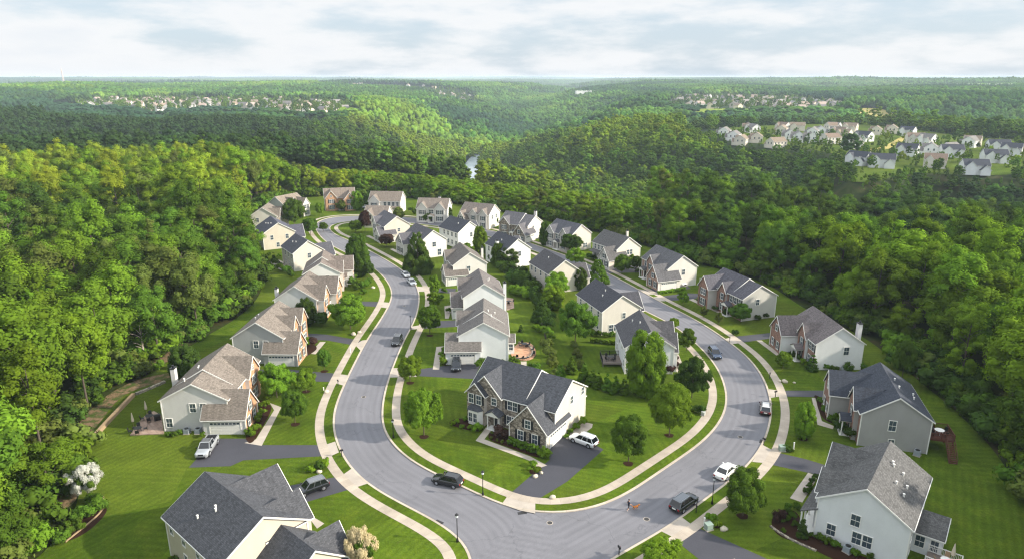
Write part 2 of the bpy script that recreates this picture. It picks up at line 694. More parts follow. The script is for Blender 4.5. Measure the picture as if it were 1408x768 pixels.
# street: outer kerb (open, from the mouth at the bottom round the loop) and inner kerb (closed)
OUT_PX = [(652, 800), (650, 768), (645, 753), (635, 738), (612, 723), (580, 706), (540, 686), (507, 666), (485, 646), (467, 618), (459, 590), (460, 565), (472, 532), (490, 495),
          (505, 467), (525, 437), (536, 417), (539, 402), (531, 385), (512, 367), (480, 350), (452, 335), (437, 320), (435, 307), (455, 299), (495, 297), (550, 298.5), (600, 303),
          (645, 310.5), (690, 321), (726, 333.5), (765, 347), (800, 360), (832, 374), (865, 391), (910, 416), (940, 431), (972, 449), (1005, 472), (1030, 493), (1046, 514), (1055, 532), (1060, 555),
          (1059, 577), (1050, 608), (1030, 637), (1008, 657), (987, 673), (962, 691), (940, 709), (907, 731), (860, 757), (842, 768), (790, 800)]
INN_PX = [(525, 576), (527, 591), (540, 611), (557, 628), (580, 643), (602, 653), (635, 668), (665, 683), (690, 695), (712, 702), (742, 706.5), (775, 706.5), (805, 703), (835, 693), (865, 677), (900, 653),
          (940, 626), (965, 608), (985, 587), (996, 569), (1000, 553), (998, 535), (990, 512), (975, 490), (955, 470), (930, 450), (905, 436), (880, 424), (850, 404), (815, 384), (780, 364.5),
          (735, 345), (690, 330), (645, 319), (600, 311), (550, 306), (505, 304), (470, 305.5), (453, 312), (460, 322), (485, 333), (512, 347), (540, 363), (563, 380), (574, 397), (576, 415), (570, 440), (557, 465),
          (545, 492), (532, 528), (526, 555)]
kerb_out = smooth_curve(G2(OUT_PX))
kerb_in = smooth_curve(G2(INN_PX), closed=True)
ROAD_OUT = [(v.x, v.y) for v in kerb_out]
ROAD_IN = [(v.x, v.y) for v in kerb_in]

LAWN_PX = [(-60, 900), (60, 780), (92, 745), (112, 700), (118, 655), (112, 620), (122, 590), (145, 560), (168, 535), (205, 512), (232, 498), (252, 486), (275, 462), (308, 452), (330, 436), (350, 418), (360, 398),
           (366, 374), (358, 354), (338, 334), (336, 308), (352, 290), (392, 274), (432, 271), (470, 268), (520, 270), (580, 274), (640, 283), (700, 293), (760, 305), (832, 323), (895, 341), (960, 364), (1020, 377), (1075, 400),
           (1100, 424), (1190, 462), (1240, 506), (1300, 552), (1352, 600), (1392, 650), (1420, 720), (1500, 900)]
LAWN = [(v.x, v.y) for v in smooth_curve(G2(LAWN_PX), 3.0, closed=True)]
# clearing of the estate across the ravine
EST_PX = [(1160, 252), (1178, 222), (1120, 206), (1060, 200), (1000, 192), (980, 182), (1000, 176), (1080, 172), (1180, 171), (1270, 180), (1340, 190), (1420, 192), (1470, 215), (1420, 238), (1340, 242), (1260, 238), (1238, 236), (1215, 250)]
EST = [(v.x, v.y) for v in smooth_curve(G2(EST_PX), 8.0, closed=True)]

# ------------------------------------------------------------------ terrain
RIVER = [(900, -60), (620, 60), (430, 170), (290, 262), (195, 345), (110, 440), (40, 540), (-18, 620), (-37, 690), (-48, 780), (-54, 870), (-50, 980), (-20, 1150), (40, 1500), (70, 1850), (20, 2300), (140, 2900), (420, 3800), (300, 5200), (900, 8000)]
RIV = [(v.x, v.y) for v in smooth_curve(RIVER, 25)]
TRIB3 = [(-1100, 1130), (-600, 1070), (-300, 1090), (-30, 1020)]
TRIB4 = [(-30, 1020), (300, 960), (700, 1040), (1400, 980)]
TOWN_PX = [[(104, 144), (150, 139), (240, 137), (300, 138), (352, 138), (430, 141), (478, 144), (480, 152), (440, 158), (392, 155), (340, 151), (252, 152), (215, 157), (180, 151), (120, 149)],
           [(930, 136), (985, 134), (1060, 136), (1120, 139), (1158, 146), (1140, 152), (1060, 152), (985, 151), (925, 147)]]
TOWN_C = [[(v.x, v.y) for v in G2(q)] for q in TOWN_PX]
TRIB = [(-50, 800), (-220, 640), (-430, 560), (-820, 520), (-1400, 600)]


def vnoise(x, y, seed):
    xi = np.floor(x).astype(np.int64); yi = np.floor(y).astype(np.int64)
    fx = x - xi; fy = y - yi
    fx = fx * fx * (3 - 2 * fx); fy = fy * fy * (3 - 2 * fy)

    def h(a, b):
        n = (a * 374761393 + b * 668265263 + seed * 1442695041) & 0xFFFFFFFF
        n = ((n ^ (n >> 13)) * 1274126177) & 0xFFFFFFFF
        return ((n ^ (n >> 16)) & 0xFFFF) / 65535.0
    return (h(xi, yi) * (1 - fx) + h(xi + 1, yi) * fx) * (1 - fy) + (h(xi, yi + 1) * (1 - fx) + h(xi + 1, yi + 1) * fx) * fy


def sstep(a, b, x):
    t = np.clip((x - a) / (b - a), 0, 1)
    return t * t * (3 - 2 * t)


LAWN_C = [LAWN[i] for i in range(0, len(LAWN), 5)]
EST_C = [EST[i] for i in range(0, len(EST), 4)]
RIV_C = RIV[::3]


def terrain(x, y):
    x = np.asarray(x, float); y = np.asarray(y, float)
    dr = poly_dist(RIV_C, x, y, False)
    dt = poly_dist(TRIB, x, y, False)
    d = np.hypot(x, y)
    w = 120 + 70 * sstep(600, 1600, y)
    hills = (vnoise(x / 700, y / 700, 3) - .5) * 34 * sstep(450, 1400, d) + (vnoise(x / 230, y / 230, 5) - .5) * 12 * sstep(300, 700, d)
    hills += (vnoise(x / 2600, y / 2600, 9) - .5) * 50 * sstep(1500, 4000, d)
    near_fade = sstep(230, 640, y + .3 * np.abs(x))
    valley = -48 * np.exp(-(dr / w) ** 2) * (.35 + .65 * near_fade) - 26 * np.exp(-(dt / 95) ** 2)
    dt3 = np.minimum(poly_dist(TRIB3, x, y, False), poly_dist(TRIB4, x, y, False))
    valley = np.minimum(valley, -27 * np.exp(-(dt3 / 135) ** 2)) + .35 * np.maximum(valley, -27 * np.exp(-(dt3 / 135) ** 2))
    z = hills * (1 - .8 * np.exp(-(dt3 / 200) ** 2)) + valley
    for tc_ in TOWN_C:
        dtn = np.where(inside(tc_, x, y), 0, poly_dist(tc_, x, y))
        z = z * sstep(10, 150, dtn)
    ins = inside(LAWN_C, x, y)
    dl = np.where(ins, 0, poly_dist(LAWN_C, x, y))
    z = z * sstep(5, 80, dl)
    ine = inside(EST_C, x, y)
    de = np.where(ine, 0, poly_dist(EST_C, x, y))
    z = z * sstep(2, 34, de)
    z += sstep(12000, 21000, y) * (18 + 30 * vnoise(x / 4200, y / 9000, 21)) * np.where(x < 2500, 1.0, .7) * .55
    return np.where(dl + de > 200, z, np.where(dl > 0, z, 0.0))


def build_terrain():
    rows = [-60 + 6 * i for i in range(12)]
    y = 12.0
    while y < 23500:
        rows.append(y)
        y += max(5.0, y * .021)
    nc = 180
    V = []
    ys = np.array(rows)
    u = np.linspace(-1, 1, nc)
    hw = 260 + 1.05 * np.maximum(ys, 0)
    X = u[None, :] * hw[:, None]; Y = np.repeat(ys[:, None], nc, 1)
    Z = terrain(X.ravel(), Y.ravel())
    Z = np.where((np.hypot(X.ravel(), Y.ravel()) < 60), 0, Z)
    co = np.stack([X.ravel(), Y.ravel(), Z], 1)
    nr = len(rows)
    idx = np.arange(nr * nc).reshape(nr, nc)
    F = np.stack([idx[:-1, :-1], idx[:-1, 1:], idx[1:, 1:], idx[1:, :-1]], -1).reshape(-1, 4)
    me = bpy.data.meshes.new('terrain')
    me.from_pydata(co.tolist(), [], F.tolist())
    me.materials.append(M_FLOOR)
    me.polygons.foreach_set('use_smooth', [True] * len(me.polygons))
    tag(put('terrain', me), kind='structure')


build_terrain()

# ------------------------------------------------------------------ street, kerbs, sidewalks, lawns
tag(sheet('lawn', LAWN, [ROAD_OUT], .10, M_LAWN), kind='structure')
tag(sheet('island_lawn', ROAD_IN, [], .10, M_LAWN2), kind='structure')
tag(sheet('estate_lawn', EST, [], .06, M_LAWN), kind='structure')


def resample(pts, n):
    L = [0.0]
    for i in range(1, len(pts)):
        L.append(L[-1] + (pts[i] - pts[i - 1]).length)
    out = []
    t = np.linspace(0, L[-1], n)
    xs = np.interp(t, L, [p.x for p in pts]); ys = np.interp(t, L, [p.y for p in pts])
    return [Vector((a, b)) for a, b in zip(xs, ys)]


def build_road():
    s = sheet('street', ROAD_OUT, [ROAD_IN], .006, M_ROAD)
    # along/across coordinates from the outer kerb
    me = s.data
    A = np.array(ROAD_OUT)
    cum = np.concatenate([[0], np.cumsum(np.hypot(*(A[1:] - A[:-1]).T))])
    lay = me.uv_layers.new(name='UVMap')
    uv = np.zeros((len(me.loops), 2), np.float32)
    vv = np.array([v.co[:2] for v in me.vertices])
    dd = np.hypot(vv[:, None, 0] - A[None, :, 0], vv[:, None, 1] - A[None, :, 1])
    k = dd.argmin(1)
    for i, l in enumerate(me.loops):
        uv[i] = (cum[k[l.vertex_index]], dd[l.vertex_index, k[l.vertex_index]])
    lay.data.foreach_set('uv', uv.ravel())
    tag(s, kind='structure')


build_road()
SGN_O, SGN_I = 1, 1


def side_sign(curve, closed, want_out):
    o = offset(curve, 1.0, closed)
    k = len(curve) // 2
    ins = inside(ROAD_OUT, [o[k].x], [o[k].y])[0] if want_out else not inside(ROAD_IN, [o[k].x], [o[k].y])[0]
    return -1 if ins else 1


so = side_sign(kerb_out, False, True)
si = side_sign(kerb_in, True, False)
tag(strip('kerb', offset(kerb_out, -.12 * so), offset(kerb_out, .2 * so), .125, M_KERB, thick=.12), kind='structure')
tag(strip('island_kerb', offset(kerb_in, -.12 * si, True), offset(kerb_in, .2 * si, True), .125, M_KERB, True, thick=.12), kind='structure')
tag(strip('sidewalk', offset(kerb_out, 1.65 * so), offset(kerb_out, 3.1 * so), .122, M_WALK), kind='structure')
tag(strip('island_sidewalk', offset(kerb_in, 1.65 * si, True), offset(kerb_in, 3.1 * si, True), .122, M_WALK, True), kind='structure')
WALK_OUT_MID = offset(kerb_out, 2.4 * so)
WALK_IN_MID = offset(kerb_in, 2.4 * si, True)


def ground_poly(name, px, z, mat, kind='structure', smooth=0):
    pts = G2(px)
    if smooth:
        pts = smooth_curve(pts, .6, closed=True)
    return tag(sheet(name, [(p.x, p.y) for p in pts], [], z, mat), kind=kind)


DRIVES = [[(259.6, 643), (317, 641), (334.5, 633), (449, 627), (442, 612), (359, 612), (340, 603), (296, 603)],
          [(467, 655), (484, 672), (416, 692), (385, 680), (398, 668)],
          [(466, 514), (457, 525), (400, 524), (352, 522), (352, 508), (398, 508)],
          [(417, 458), (450, 460), (500, 469), (488, 475), (450, 468), (418, 467)],
          [(480, 414), (520, 415), (523, 422), (486, 420)],
          [(574, 508), (619, 502), (662, 499), (652, 521), (573, 517)],
          [(577, 447), (606, 441), (632, 440), (632, 449), (577, 452)],
          [(594, 396), (628, 397), (624, 404), (594, 401)],
          [(700, 680), (736, 689), (780, 662), (830, 618), (815, 610), (779, 598), (752, 614), (756, 632), (722, 661)],
          [(1068, 622), (1056, 638), (1125, 653), (1136, 640), (1110, 632)],
          [(1070, 537), (1140, 537), (1140, 546), (1070, 545)],
          [(1008, 463), (1066, 457), (1076, 461), (1068, 464), (1020, 471)],
          [(905, 408), (945, 403), (962, 404), (957, 411), (915, 414)],
          [(886, 399), (920, 391), (944, 392), (950, 397), (900, 405)],
          [(812, 369), (846, 366), (884, 372), (880, 375), (828, 376)],
          [(720, 326), (738, 322), (752, 325), (732, 331)],
          [(926, 741), (956, 724), (1062, 772), (1085, 810), (1000, 800)]]
for d in DRIVES:
    ground_poly('driveway', d, .110, M_DRIVE)
APRONS = [[(449, 611), (461, 607), (466, 622), (453, 628)], [(467, 656), (484, 644), (505, 665), (484, 672)], [(464, 514), (480, 516), (472, 530), (456, 525)], [(498, 468), (506, 467), (497, 483), (488, 474)],
          [(520, 415), (535, 416), (534, 424), (521, 422)], [(574, 507), (541, 506), (536, 519), (573, 518)], [(577, 447), (566, 449), (565, 453), (577, 452)], [(574, 394), (596, 395), (596, 401), (575, 401)],
          [(700, 679), (690, 693), (715, 702), (736, 706), (736, 688)], [(1056, 637), (1034, 635), (1049, 612), (1068, 622)], [(1072, 537), (1057, 535), (1060, 547), (1072, 545)], [(1008, 463), (996, 466), (1006, 473), (1020, 471)],
          [(905, 408), (896, 409), (906, 414), (915, 414)], [(886, 399), (877, 397), (890, 405), (900, 405)], [(928, 740), (908, 730), (937, 711), (956, 725)]]
for d in APRONS:
    ground_poly('driveway_apron', d, .114, M_PATH)
WALKS = [[(371, 554), (387, 560), (360, 613), (336, 609), (352, 604), (377, 564)], [(440, 470), (448, 470), (434, 487), (424, 486), (424, 483), (430, 482)], [(671, 584), (680, 586), (666, 604), (730, 628), (752, 640), (735, 646), (727, 633), (654, 606)],
         [(1116, 547), (1121, 547), (1130, 579), (1147, 586), (1145, 590), (1124, 584)], [(1040, 468), (1047, 468), (1074, 487), (1068, 489)], [(1111, 650), (1125, 655), (1103, 691), (1086, 685)],
         [(600, 477), (611, 476), (607, 482), (604, 508), (595, 508)], [(611, 421), (623, 419), (617, 438), (612, 438)], [(947, 412), (953, 411), (993, 429), (989, 431)], [(879, 382), (882, 381), (913, 394), (910, 396)],
         [(503, 325), (508, 324), (525, 332), (521, 333)], [(536, 343), (540, 342), (555, 349), (551, 351)], [(424, 711), (431, 711), (446, 720), (436, 727)], [(716, 497), (724, 497), (724, 508), (717, 508)],
         [(782, 597), (803, 580), (815, 583), (814, 588), (795, 602)], [(1000, 772), (1010, 768), (1040, 800), (1020, 800)], [(923, 488), (933, 487), (938, 500), (932, 512), (926, 508)]]
for d in WALKS:
    ground_poly('front_walk', d, .118, M_PATH)
BEDS = [[(612, 582), (632, 574), (650, 577), (668, 588), (662, 596), (645, 592), (630, 588)], [(668, 603), (682, 588), (704, 592), (750, 616), (746, 632), (730, 627), (700, 615)], [(337, 602), (352, 550), (372, 556), (374, 563), (352, 603), (345, 612)],
        [(1058, 722), (1066, 704), (1086, 698), (1100, 704), (1106, 732), (1170, 758), (1240, 790), (1160, 775), (1120, 757), (1100, 744), (1072, 742)], [(74, 748), (98, 704), (128, 688), (146, 688), (150, 702), (128, 726), (102, 744)],
        [(404, 484), (420, 470), (438, 478), (428, 486), (412, 496), (400, 500)], [(614, 470), (624, 470), (620, 500), (608, 504), (610, 484)], [(1122, 549), (1135, 546), (1142, 572), (1150, 584), (1132, 578)], [(722, 650), (736, 638), (752, 642), (740, 652), (728, 658)],
        [(880, 382), (888, 380), (916, 391), (912, 394)], [(1062, 456), (1070, 458), (1084, 484), (1076, 487)], [(974, 716), (986, 712), (996, 724), (984, 732)]]
for d in BEDS:
    ground_poly('mulch_bed', d, .126, M_MULCH, smooth=1)
DIRT = [[(98, 604), (118, 570), (150, 542), (190, 522), (240, 512), (232, 524), (196, 532), (165, 548), (138, 580), (112, 616)], [(204, 506), (232, 484), (250, 472), (258, 477), (240, 494)], [(66, 704), (80, 674), (104, 664), (106, 690), (90, 702)]]
for d in DIRT:
    ground_poly('bare_earth', d, .124, M_DIRT, smooth=1)
river = [Vector(p) for p in RIV]
zr_ = terrain([p.x for p in river], [p.y for p in river])


def build_river():
    w = [6.5 + 2.5 * sstep(600, 800, p.y) for p in river]
    a, b = [], []
    for i, p in enumerate(river):
        t = (river[min(i + 1, len(river) - 1)] - river[max(i - 1, 0)]).normalized()
        n = Vector((-t.y, t.x))
        a.append(p + n * w[i]); b.append(p - n * w[i])
    za = terrain([p.x for p in a], [p.y for p in a]); zb = terrain([p.x for p in b], [p.y for p in b])
    z = np.maximum(np.maximum(za, zb), zr_) + 2.6
    z = np.max([np.roll(z, s_) for s_ in (-2, -1, 0, 1, 2)], axis=0) + 1.2
    k = np.ones(9) / 9
    z = np.convolve(np.pad(z, 4, mode='edge'), k, 'valid')
    n = len(river)
    me = bpy.data.meshes.new('river')
    me.from_pydata([(p.x, p.y, h) for p, h in zip(a, z)] + [(p.x, p.y, h) for p, h in zip(b, z)], [], [(i, i + 1, n + i + 1, n + i) for i in range(n - 1)])
    me.materials.append(m_water())
    tag(put('river_water', me), kind='structure')


build_river()
# ------------------------------------------------------------------ houses
WIN = {}


def window_mesh(w, h, two):
    k = (w, h, two)
    if k in WIN:
        return WIN[k]
    f, g = MB(), MB()
    b = .09
    f.box(-w / 2 - b, -w / 2, -.07, .03, -b, h + b); f.box(w / 2, w / 2 + b, -.07, .03, -b, h + b)
    f.box(-w / 2, w / 2, -.07, .03, h, h + b); f.box(-w / 2, w / 2, -.09, .03, -b, 0)
    f.box(-w / 2, w / 2, -.045, .02, h * .5 - .03, h * .5 + .03)
    if two:
        f.box(-.06, .06, -.06, .02, 0, h)
    for x in ((-w / 4, w / 4) if two else (0,)):
        f.box(x - .012, x + .012, -.03, .02, 0, h)
    g.box(-w / 2, w / 2, -.018, -.004, 0, h)
    WIN[k] = (f.mesh('window', M_WHITE), g.mesh('pane', M_GLASS))
    return WIN[k]


SHUT = {}


def shutter_mesh(h):
    if h not in SHUT:
        m = MB()
        m.box(-.2, .2, -.05, .0, -.04, h + .04)
        for i in range(7):
            m.box(-.15, .15, -.062, -.05, .05 + i * (h - .1) / 7, .05 + (i + .55) * (h - .1) / 7)
        SHUT[h] = m.mesh('shutter', M_DARK)
    return SHUT[h]


class House:
    def __init__(s, name, label, mid, az, L, W, side, ze=5.6, zr=8.8, off=0.0, siding='#d4d2cb', roof='#6f6860', fac=None, step=0, group=None, fine=True, z0=.1):
        s.root = empty(name, (mid[0], mid[1], z0), R(az), label, 'house', group)
        s.L, s.W, s.s, s.ze, s.zr, s.off, s.fine = L, W, side, ze, zr, off, fine
        s.wall, s.fac, s.roof, s.trim = MB(), MB(), MB(), MB()
        s.ms, s.mr, s.mr2 = m_siding(siding), m_shingle(roof), m_shingle(roof, True)
        s.mf = fac or s.ms
        s.mid, s.az = mid, az
        h = W / 2
        s.fb, s.ff = -h + off, h + off
        if step:
            s.block(0, step, s.fb, s.ff, ze, zr - .42, 't', front='fac', skip=('far',))
            s.block(step, L, s.fb, s.ff, ze, zr, 't', front='fac')
        else:
            s.block(0, L, s.fb, s.ff, ze, zr, 't', front='fac')
        for t in (0, L):
            for f in (s.fb, s.ff):
                s.tbox(t - .07, t + .07, f - .07, f + .07, 0, ze - .05)

    def P(s, t, f, z):
        return (t, s.s * f, z)

    def tbox(s, t0, t1, f0, f1, z0, z1, mb=None):
        y = sorted((s.s * f0, s.s * f1))
        (mb or s.trim).box(t0, t1, y[0], y[1], z0, z1)

    def world(s, t, f, z=0.0):
        a = R(s.az); x, y = t, s.s * f
        return Vector((s.mid[0] + x * math.cos(a) - y * math.sin(a), s.mid[1] + x * math.sin(a) + y * math.cos(a), z + .1))

    def block(s, t0, t1, f0, f1, ze, zr, axis, front=None, skip=(), z0=0.0, ov=.32, all_fac=False):
        P = s.P
        w = lambda side: s.fac if (side == front_name(front, side) or all_fac) else s.wall
        if axis == 't':
            m = (f0 + f1) / 2
            if 'near' not in skip: w('near').poly([P(t0, f0, z0), P(t0, f1, z0), P(t0, f1, ze), P(t0, m, zr), P(t0, f0, ze)])
            if 'far' not in skip: w('far').poly([P(t1, f0, z0), P(t1, f1, z0), P(t1, f1, ze), P(t1, m, zr), P(t1, f0, ze)])
            if 'back' not in skip: w('back').poly([P(t0, f0, z0), P(t1, f0, z0), P(t1, f0, ze), P(t0, f0, ze)])
            if 'front' not in skip: w('front').poly([P(t0, f1, z0), P(t1, f1, z0), P(t1, f1, ze), P(t0, f1, ze)])
        else:
            m = (t0 + t1) / 2
            if 'front' not in skip: w('front').poly([P(t0, f1, z0), P(t1, f1, z0), P(t1, f1, ze), P(m, f1, zr), P(t0, f1, ze)])
            if 'back' not in skip: w('back').poly([P(t0, f0, z0), P(t1, f0, z0), P(t1, f0, ze), P(m, f0, zr), P(t0, f0, ze)])
            if 'near' not in skip: w('near').poly([P(t0, f0, z0), P(t0, f1, z0), P(t0, f1, ze), P(t0, f0, ze)])
            if 'far' not in skip: w('far').poly([P(t1, f0, z0), P(t1, f1, z0), P(t1, f1, ze), P(t1, f0, ze)])
        # roof: a chevron slab along the ridge
        a0, a1 = (f0, f1) if axis == 't' else (t0, t1)
        e0, e1 = (t0, t1) if axis == 't' else (f0, f1)
        half = (a1 - a0) / 2; sl = (zr - ze) / half; th = .17

        def ring(e, lift, o, t_):
            pr = [(a0 - o, ze - sl * o + lift), (m, zr + lift), (a1 + o, ze - sl * o + lift), (a1 + o, ze - sl * o + lift + t_), (m, zr + lift + t_ * 1.12), (a0 - o, ze - sl * o + lift + t_)]
            return [P(e, q, z) if axis == 't' else P(q, e, z) for q, z in pr]
        n0 = 0 if ('near' in skip and axis == 't') else ov * .7
        n1 = 0 if ('far' in skip and axis == 't') else ov * .7
        if axis == 'f' and 'back' in skip: n0 = 0
        s.roof.prism(ring(e0 - n0, .01, ov, th), ring(e1 + n1, .01, ov, th), 0 if axis == 't' else 1)
        # white rakes and gutters
        for e, d, on in ((e0 - n0, -1, n0 > 0), (e1 + n1, 1, n1 > 0)):
            if on:
                s.trim.prism(ring(e + d * .005, -.06, ov + .02, .2), ring(e + d * .075, -.06, ov + .02, .2))
        for q in (a0 - ov - .09, a1 + ov + .01):
            z = ze - sl * ov - .05
            if axis == 't': s.tbox(e0 - n0, e1 + n1, q, q + .08, z, z + .13)
            else: s.tbox(q, q + .08, e0 - n0, e1 + n1, z, z + .13)

    def shed(s, t0, t1, f0, f1, za, zb, mb=None, th=.14):
        """single slope from height za at f0 down to zb at f1"""
        P = s.P
        (mb or s.roof).prism([P(t0, f0, za), P(t0, f1, zb), P(t0, f1, zb + th), P(t0, f0, za + th)], [P(t1, f0, za), P(t1, f1, zb), P(t1, f1, zb + th), P(t1, f0, za + th)])

    def place(s, name, me, side, t, f, z, parent=None):
        ang = {'near': math.pi, 'far': 0.0, 'front': s.s * math.pi / 2, 'back': -s.s * math.pi / 2}[side] + math.pi / 2
        return put(name, me, parent or s.root, P3(s.P(t, f, z)), ang)

    def window(s, side, t, f, z, w=.95, h=1.5, shut=False):
        fm, pm = window_mesh(w, h, w > 1.3)
        o = s.place('window', fm, side, t, f, z)
        put('pane', pm, o)
        if shut:
            for d in (-1, 1):
                q = d * (w / 2 + .32)
                tt, ff = (t + q, f) if side in ('front', 'back') else (t, f + q)
                s.place('shutter', shutter_mesh(h), side, tt, ff, z)

    def garage(s, side, t, f, w=4.8, h=2.25):
        m = MB()
        b = .12
        m.box(-w / 2 - b, -w / 2, -.07, .02, 0, h + b); m.box(w / 2, w / 2 + b, -.07, .02, 0, h + b); m.box(-w / 2, w / 2, -.07, .02, h, h + b)
        for i in range(4):
            m.box(-w / 2, w / 2, -.03, .01, i * h / 4 + .012, (i + 1) * h / 4 - .012)
            for k in range(8):
                x = -w / 2 + (k + .5) * w / 8
                if i < 3:
                    m.box(x - w / 19, x + w / 19, -.042, -.03, i * h / 4 + .1, (i + 1) * h / 4 - .1)
        o = s.place('garage_door', m.mesh('garage_door', M_GARAGE), side, t, f, 0.02)
        g = MB()
        for k in range(8):
            x = -w / 2 + (k + .5) * w / 8
            g.box(x - w / 21, x + w / 21, -.046, -.03, h * .80, h * .93)
        put('pane', g.mesh('pane', M_GLASS), o)

    def door(s, t, f, portico=True):
        m = MB()
        m.box(-.62, .62, -.05, .02, 0, 2.35)
        o = s.place('door', m.mesh('door', M_WHITE), 'front', t, f, .12)
        g = MB(); g.box(-.46, .46, -.08, -.05, .04, 2.1)
        put('leaf', g.mesh('leaf', M_DARK), o)
        if portico:
            q = MB(); r = MB()
            for d in (-1.05, 1.05):
                for zz in (0,):
                    y = f + 1.25
                    q.lathe([(.13, 0), (.11, .2), (.1, 2.3), (.14, 2.45)], 10, 'z', s.P(t + d, y, .1))
            yy = sorted((s.s * f, s.s * (f + 1.5)))
            q.box(t - 1.25, t + 1.25, yy[0], yy[1], 2.55, 2.8)
            q.box(t - 1.2, t + 1.2, yy[0], yy[1], -.05, .1)
            A = [s.P(t - 1.4, f, 2.8), s.P(t, f, 3.65), s.P(t + 1.4, f, 2.8), s.P(t, f, 3.5)]
            ring = lambda ff: [s.P(t - 1.45, ff, 2.72), s.P(t, ff, 3.5), s.P(t + 1.45, ff, 2.72), s.P(t + 1.45, ff, 2.86), s.P(t, ff, 3.66), s.P(t - 1.45, ff, 2.86)]
            r.prism(ring(f - .1), ring(f + 1.65))
            q.poly([s.P(t - 1.25, f + 1.5, 2.8), s.P(t + 1.25, f + 1.5, 2.8), s.P(t, f + 1.5, 3.48)])
            p = q.build('portico', M_WHITE, s.root)
            r.build('portico_roof', s.mr, p)

    def gable(s, t0, t1, proj, ze, zr, wins=True):
        s.block(t0, t1, s.off, s.ff + proj, ze, zr, 'f', front='front', skip=('back',))
        m = (t0 + t1) / 2; f = s.ff + proj
        if wins:
            ww = 1.75 if t1 - t0 > 3.6 else .95
            s.window('front', m, f, 3.35, ww, 1.55, s.fine)
            s.window('front', m, f, .7, ww, 1.7, s.fine)
            if t1 - t0 > 4.4 and zr > 7.4:
                s.window('front', m, f, 6.0, .6, .8)

    def wing(s, t0, t1, f0, f1, ze, zr, door_side, wins=True):
        s.block(t0, t1, f0, f1, ze, zr, 'f', front='front')
        m = (t0 + t1) / 2
        for t in (t0, t1):
            s.tbox(t - .07, t + .07, f1 - .07, f1 + .07, 0, ze - .05)
        if door_side == 'near':
            lo = f0 if t0 < 0 else max(f0, s.ff)
            s.garage('near', t0, (lo + f1) / 2 + .1, min(4.9, f1 - lo - .7))
        elif door_side == 'far': s.garage('far', t1, (max(f0, s.ff) + f1) / 2, min(4.9, f1 - max(f0, s.ff) - .3))
        elif door_side == 'front': s.garage('front', m, f1)
        if wins and door_side != 'front':
            s.window('front', m - 1.3, f1, .75, .95, 1.6, s.fine); s.window('front', m + 1.3, f1, .75, .95, 1.6, s.fine)
            if zr > 5.8: s.window('front', m, f1, max(3.1, ze - .2), .95, 1.35, s.fine)

    def vents(s, pts):
        for t, f in pts:
            z = s.ze + (s.zr - s.ze) * (1 - abs(f - s.off) / (s.W / 2)) + .1
            m = MB(); m.lathe([(.11, 0), (.11, .42), (.15, .43), (.15, .5)], 8)
            put('vent_pipe', m.mesh('vent_pipe', M_WHITE), s.root, P3(s.P(t, f, z)))

    def chimney(s, t, f, top, w=.95, d=.7):
        m = MB()
        y = s.s * f
        m.box(t - w / 2, t + w / 2, y - d / 2, y + d / 2, 0, top)
        o = m.build('chimney', s.ms, s.root)
        c = MB(); c.box(t - w / 2 - .07, t + w / 2 + .07, y - d / 2 - .07, y + d / 2 + .07, top, top + .14); c.lathe([(.16, 0), (.16, .35), (.22, .36), (.22, .42)], 8, 'z', (t, y, top + .14))
        c.build('chimney_cap', M_BLACK, o)

    def grid(s, side, ts, zs, w=.95, h=1.5, shut=False, pos=None):
        for z in zs:
            for t in ts:
                if side in ('front', 'back'): s.window(side, t, pos if pos is not None else (s.ff if side == 'front' else s.fb), z, w, h, shut)
                else: s.window(side, 0 if side == 'near' else s.L, t, z, w, h, shut)

    def close(s):
        s.wall.build('wall', s.ms, s.root)
        if s.fac.f: s.fac.build('facade', s.mf, s.root)
        s.roof.build('roof', [s.mr, s.mr2], s.root)
        s.trim.build('trim', M_WHITE, s.root)
        return s


def front_name(front, side):
    return 'front' if front in ('front', 'fac') and side == 'front' else None


P3 = Vector
BR_WARM = lambda: m_brick('#b98a66', '#9a6a4c', '#c2ab94')
BR_RED = lambda: m_brick('#8a6152', '#6e4a40', '#9d8d80')
BR_PINK = lambda: m_brick('#9c7d6e', '#836457', '#a99a8e')
ST_GREY = lambda: m_stone('#7d7468', '#a0968a')
HS = {}


def house(key, label, mid, az, L, W, side, name='house', **kw):
    HS[key] = House(name, label, mid, az, L, W, side, **kw)
    return HS[key]


# --- row with the brick fronts, west of the street
h = house('L2', 'pale house with brick front gables, chimney and stone patio by the silver pickup', (-51.8, 100.9), 92, 16.0, 10.6, -1, siding='#d0ccc8', roof='#786f66', fac=BR_WARM(), step=4.9)
h.wing(-1.4, 4.6, 1.6, 8.4, 3.0, 6.5, 'near'); h.gable(8.6, 13.6, .7, 5.6, 8.4)
h.grid('near', (-.3, 1.4), (3.4,)); h.window('near', 0, -4.4, .8); h.grid('far', (-2, 2), (.8, 3.5)); h.grid('back', (2, 5, 8, 11, 14), (3.5,)); h.grid('back', (3, 7, 12.5), (.8,))
h.door(6.6, h.ff); h.window('front', 6.6, h.ff, 3.6, .95, 1.4); h.chimney(6.5, h.fb - .38, 8.4); h.vents([(7, -1.7), (8, -2.0), (4.2, -3.0), (3.4, -2.6)]); h.close()
h = house('L3', 'grey sided house with brick gables, its white garage door facing the lawn', (-51.3, 128.5), 89, 13.4, 10.2, -1, siding='#a3a3a0', roof='#797067', fac=BR_WARM())
h.wing(-1.3, 4.4, 1.4, 8.2, 3.0, 6.3, 'near'); h.gable(4.9, 8.2, .5, 5.6, 7.9); h.gable(8.8, 12.8, .9, 5.6, 8.2)
h.grid('near', (-.4, 1.6), (3.4,)); h.grid('far', (-2, 2), (.8, 3.5)); h.grid('back', (2, 5, 8, 11), (.8, 3.5)); h.vents([(5, -2), (8, -2.5)]); h.close()
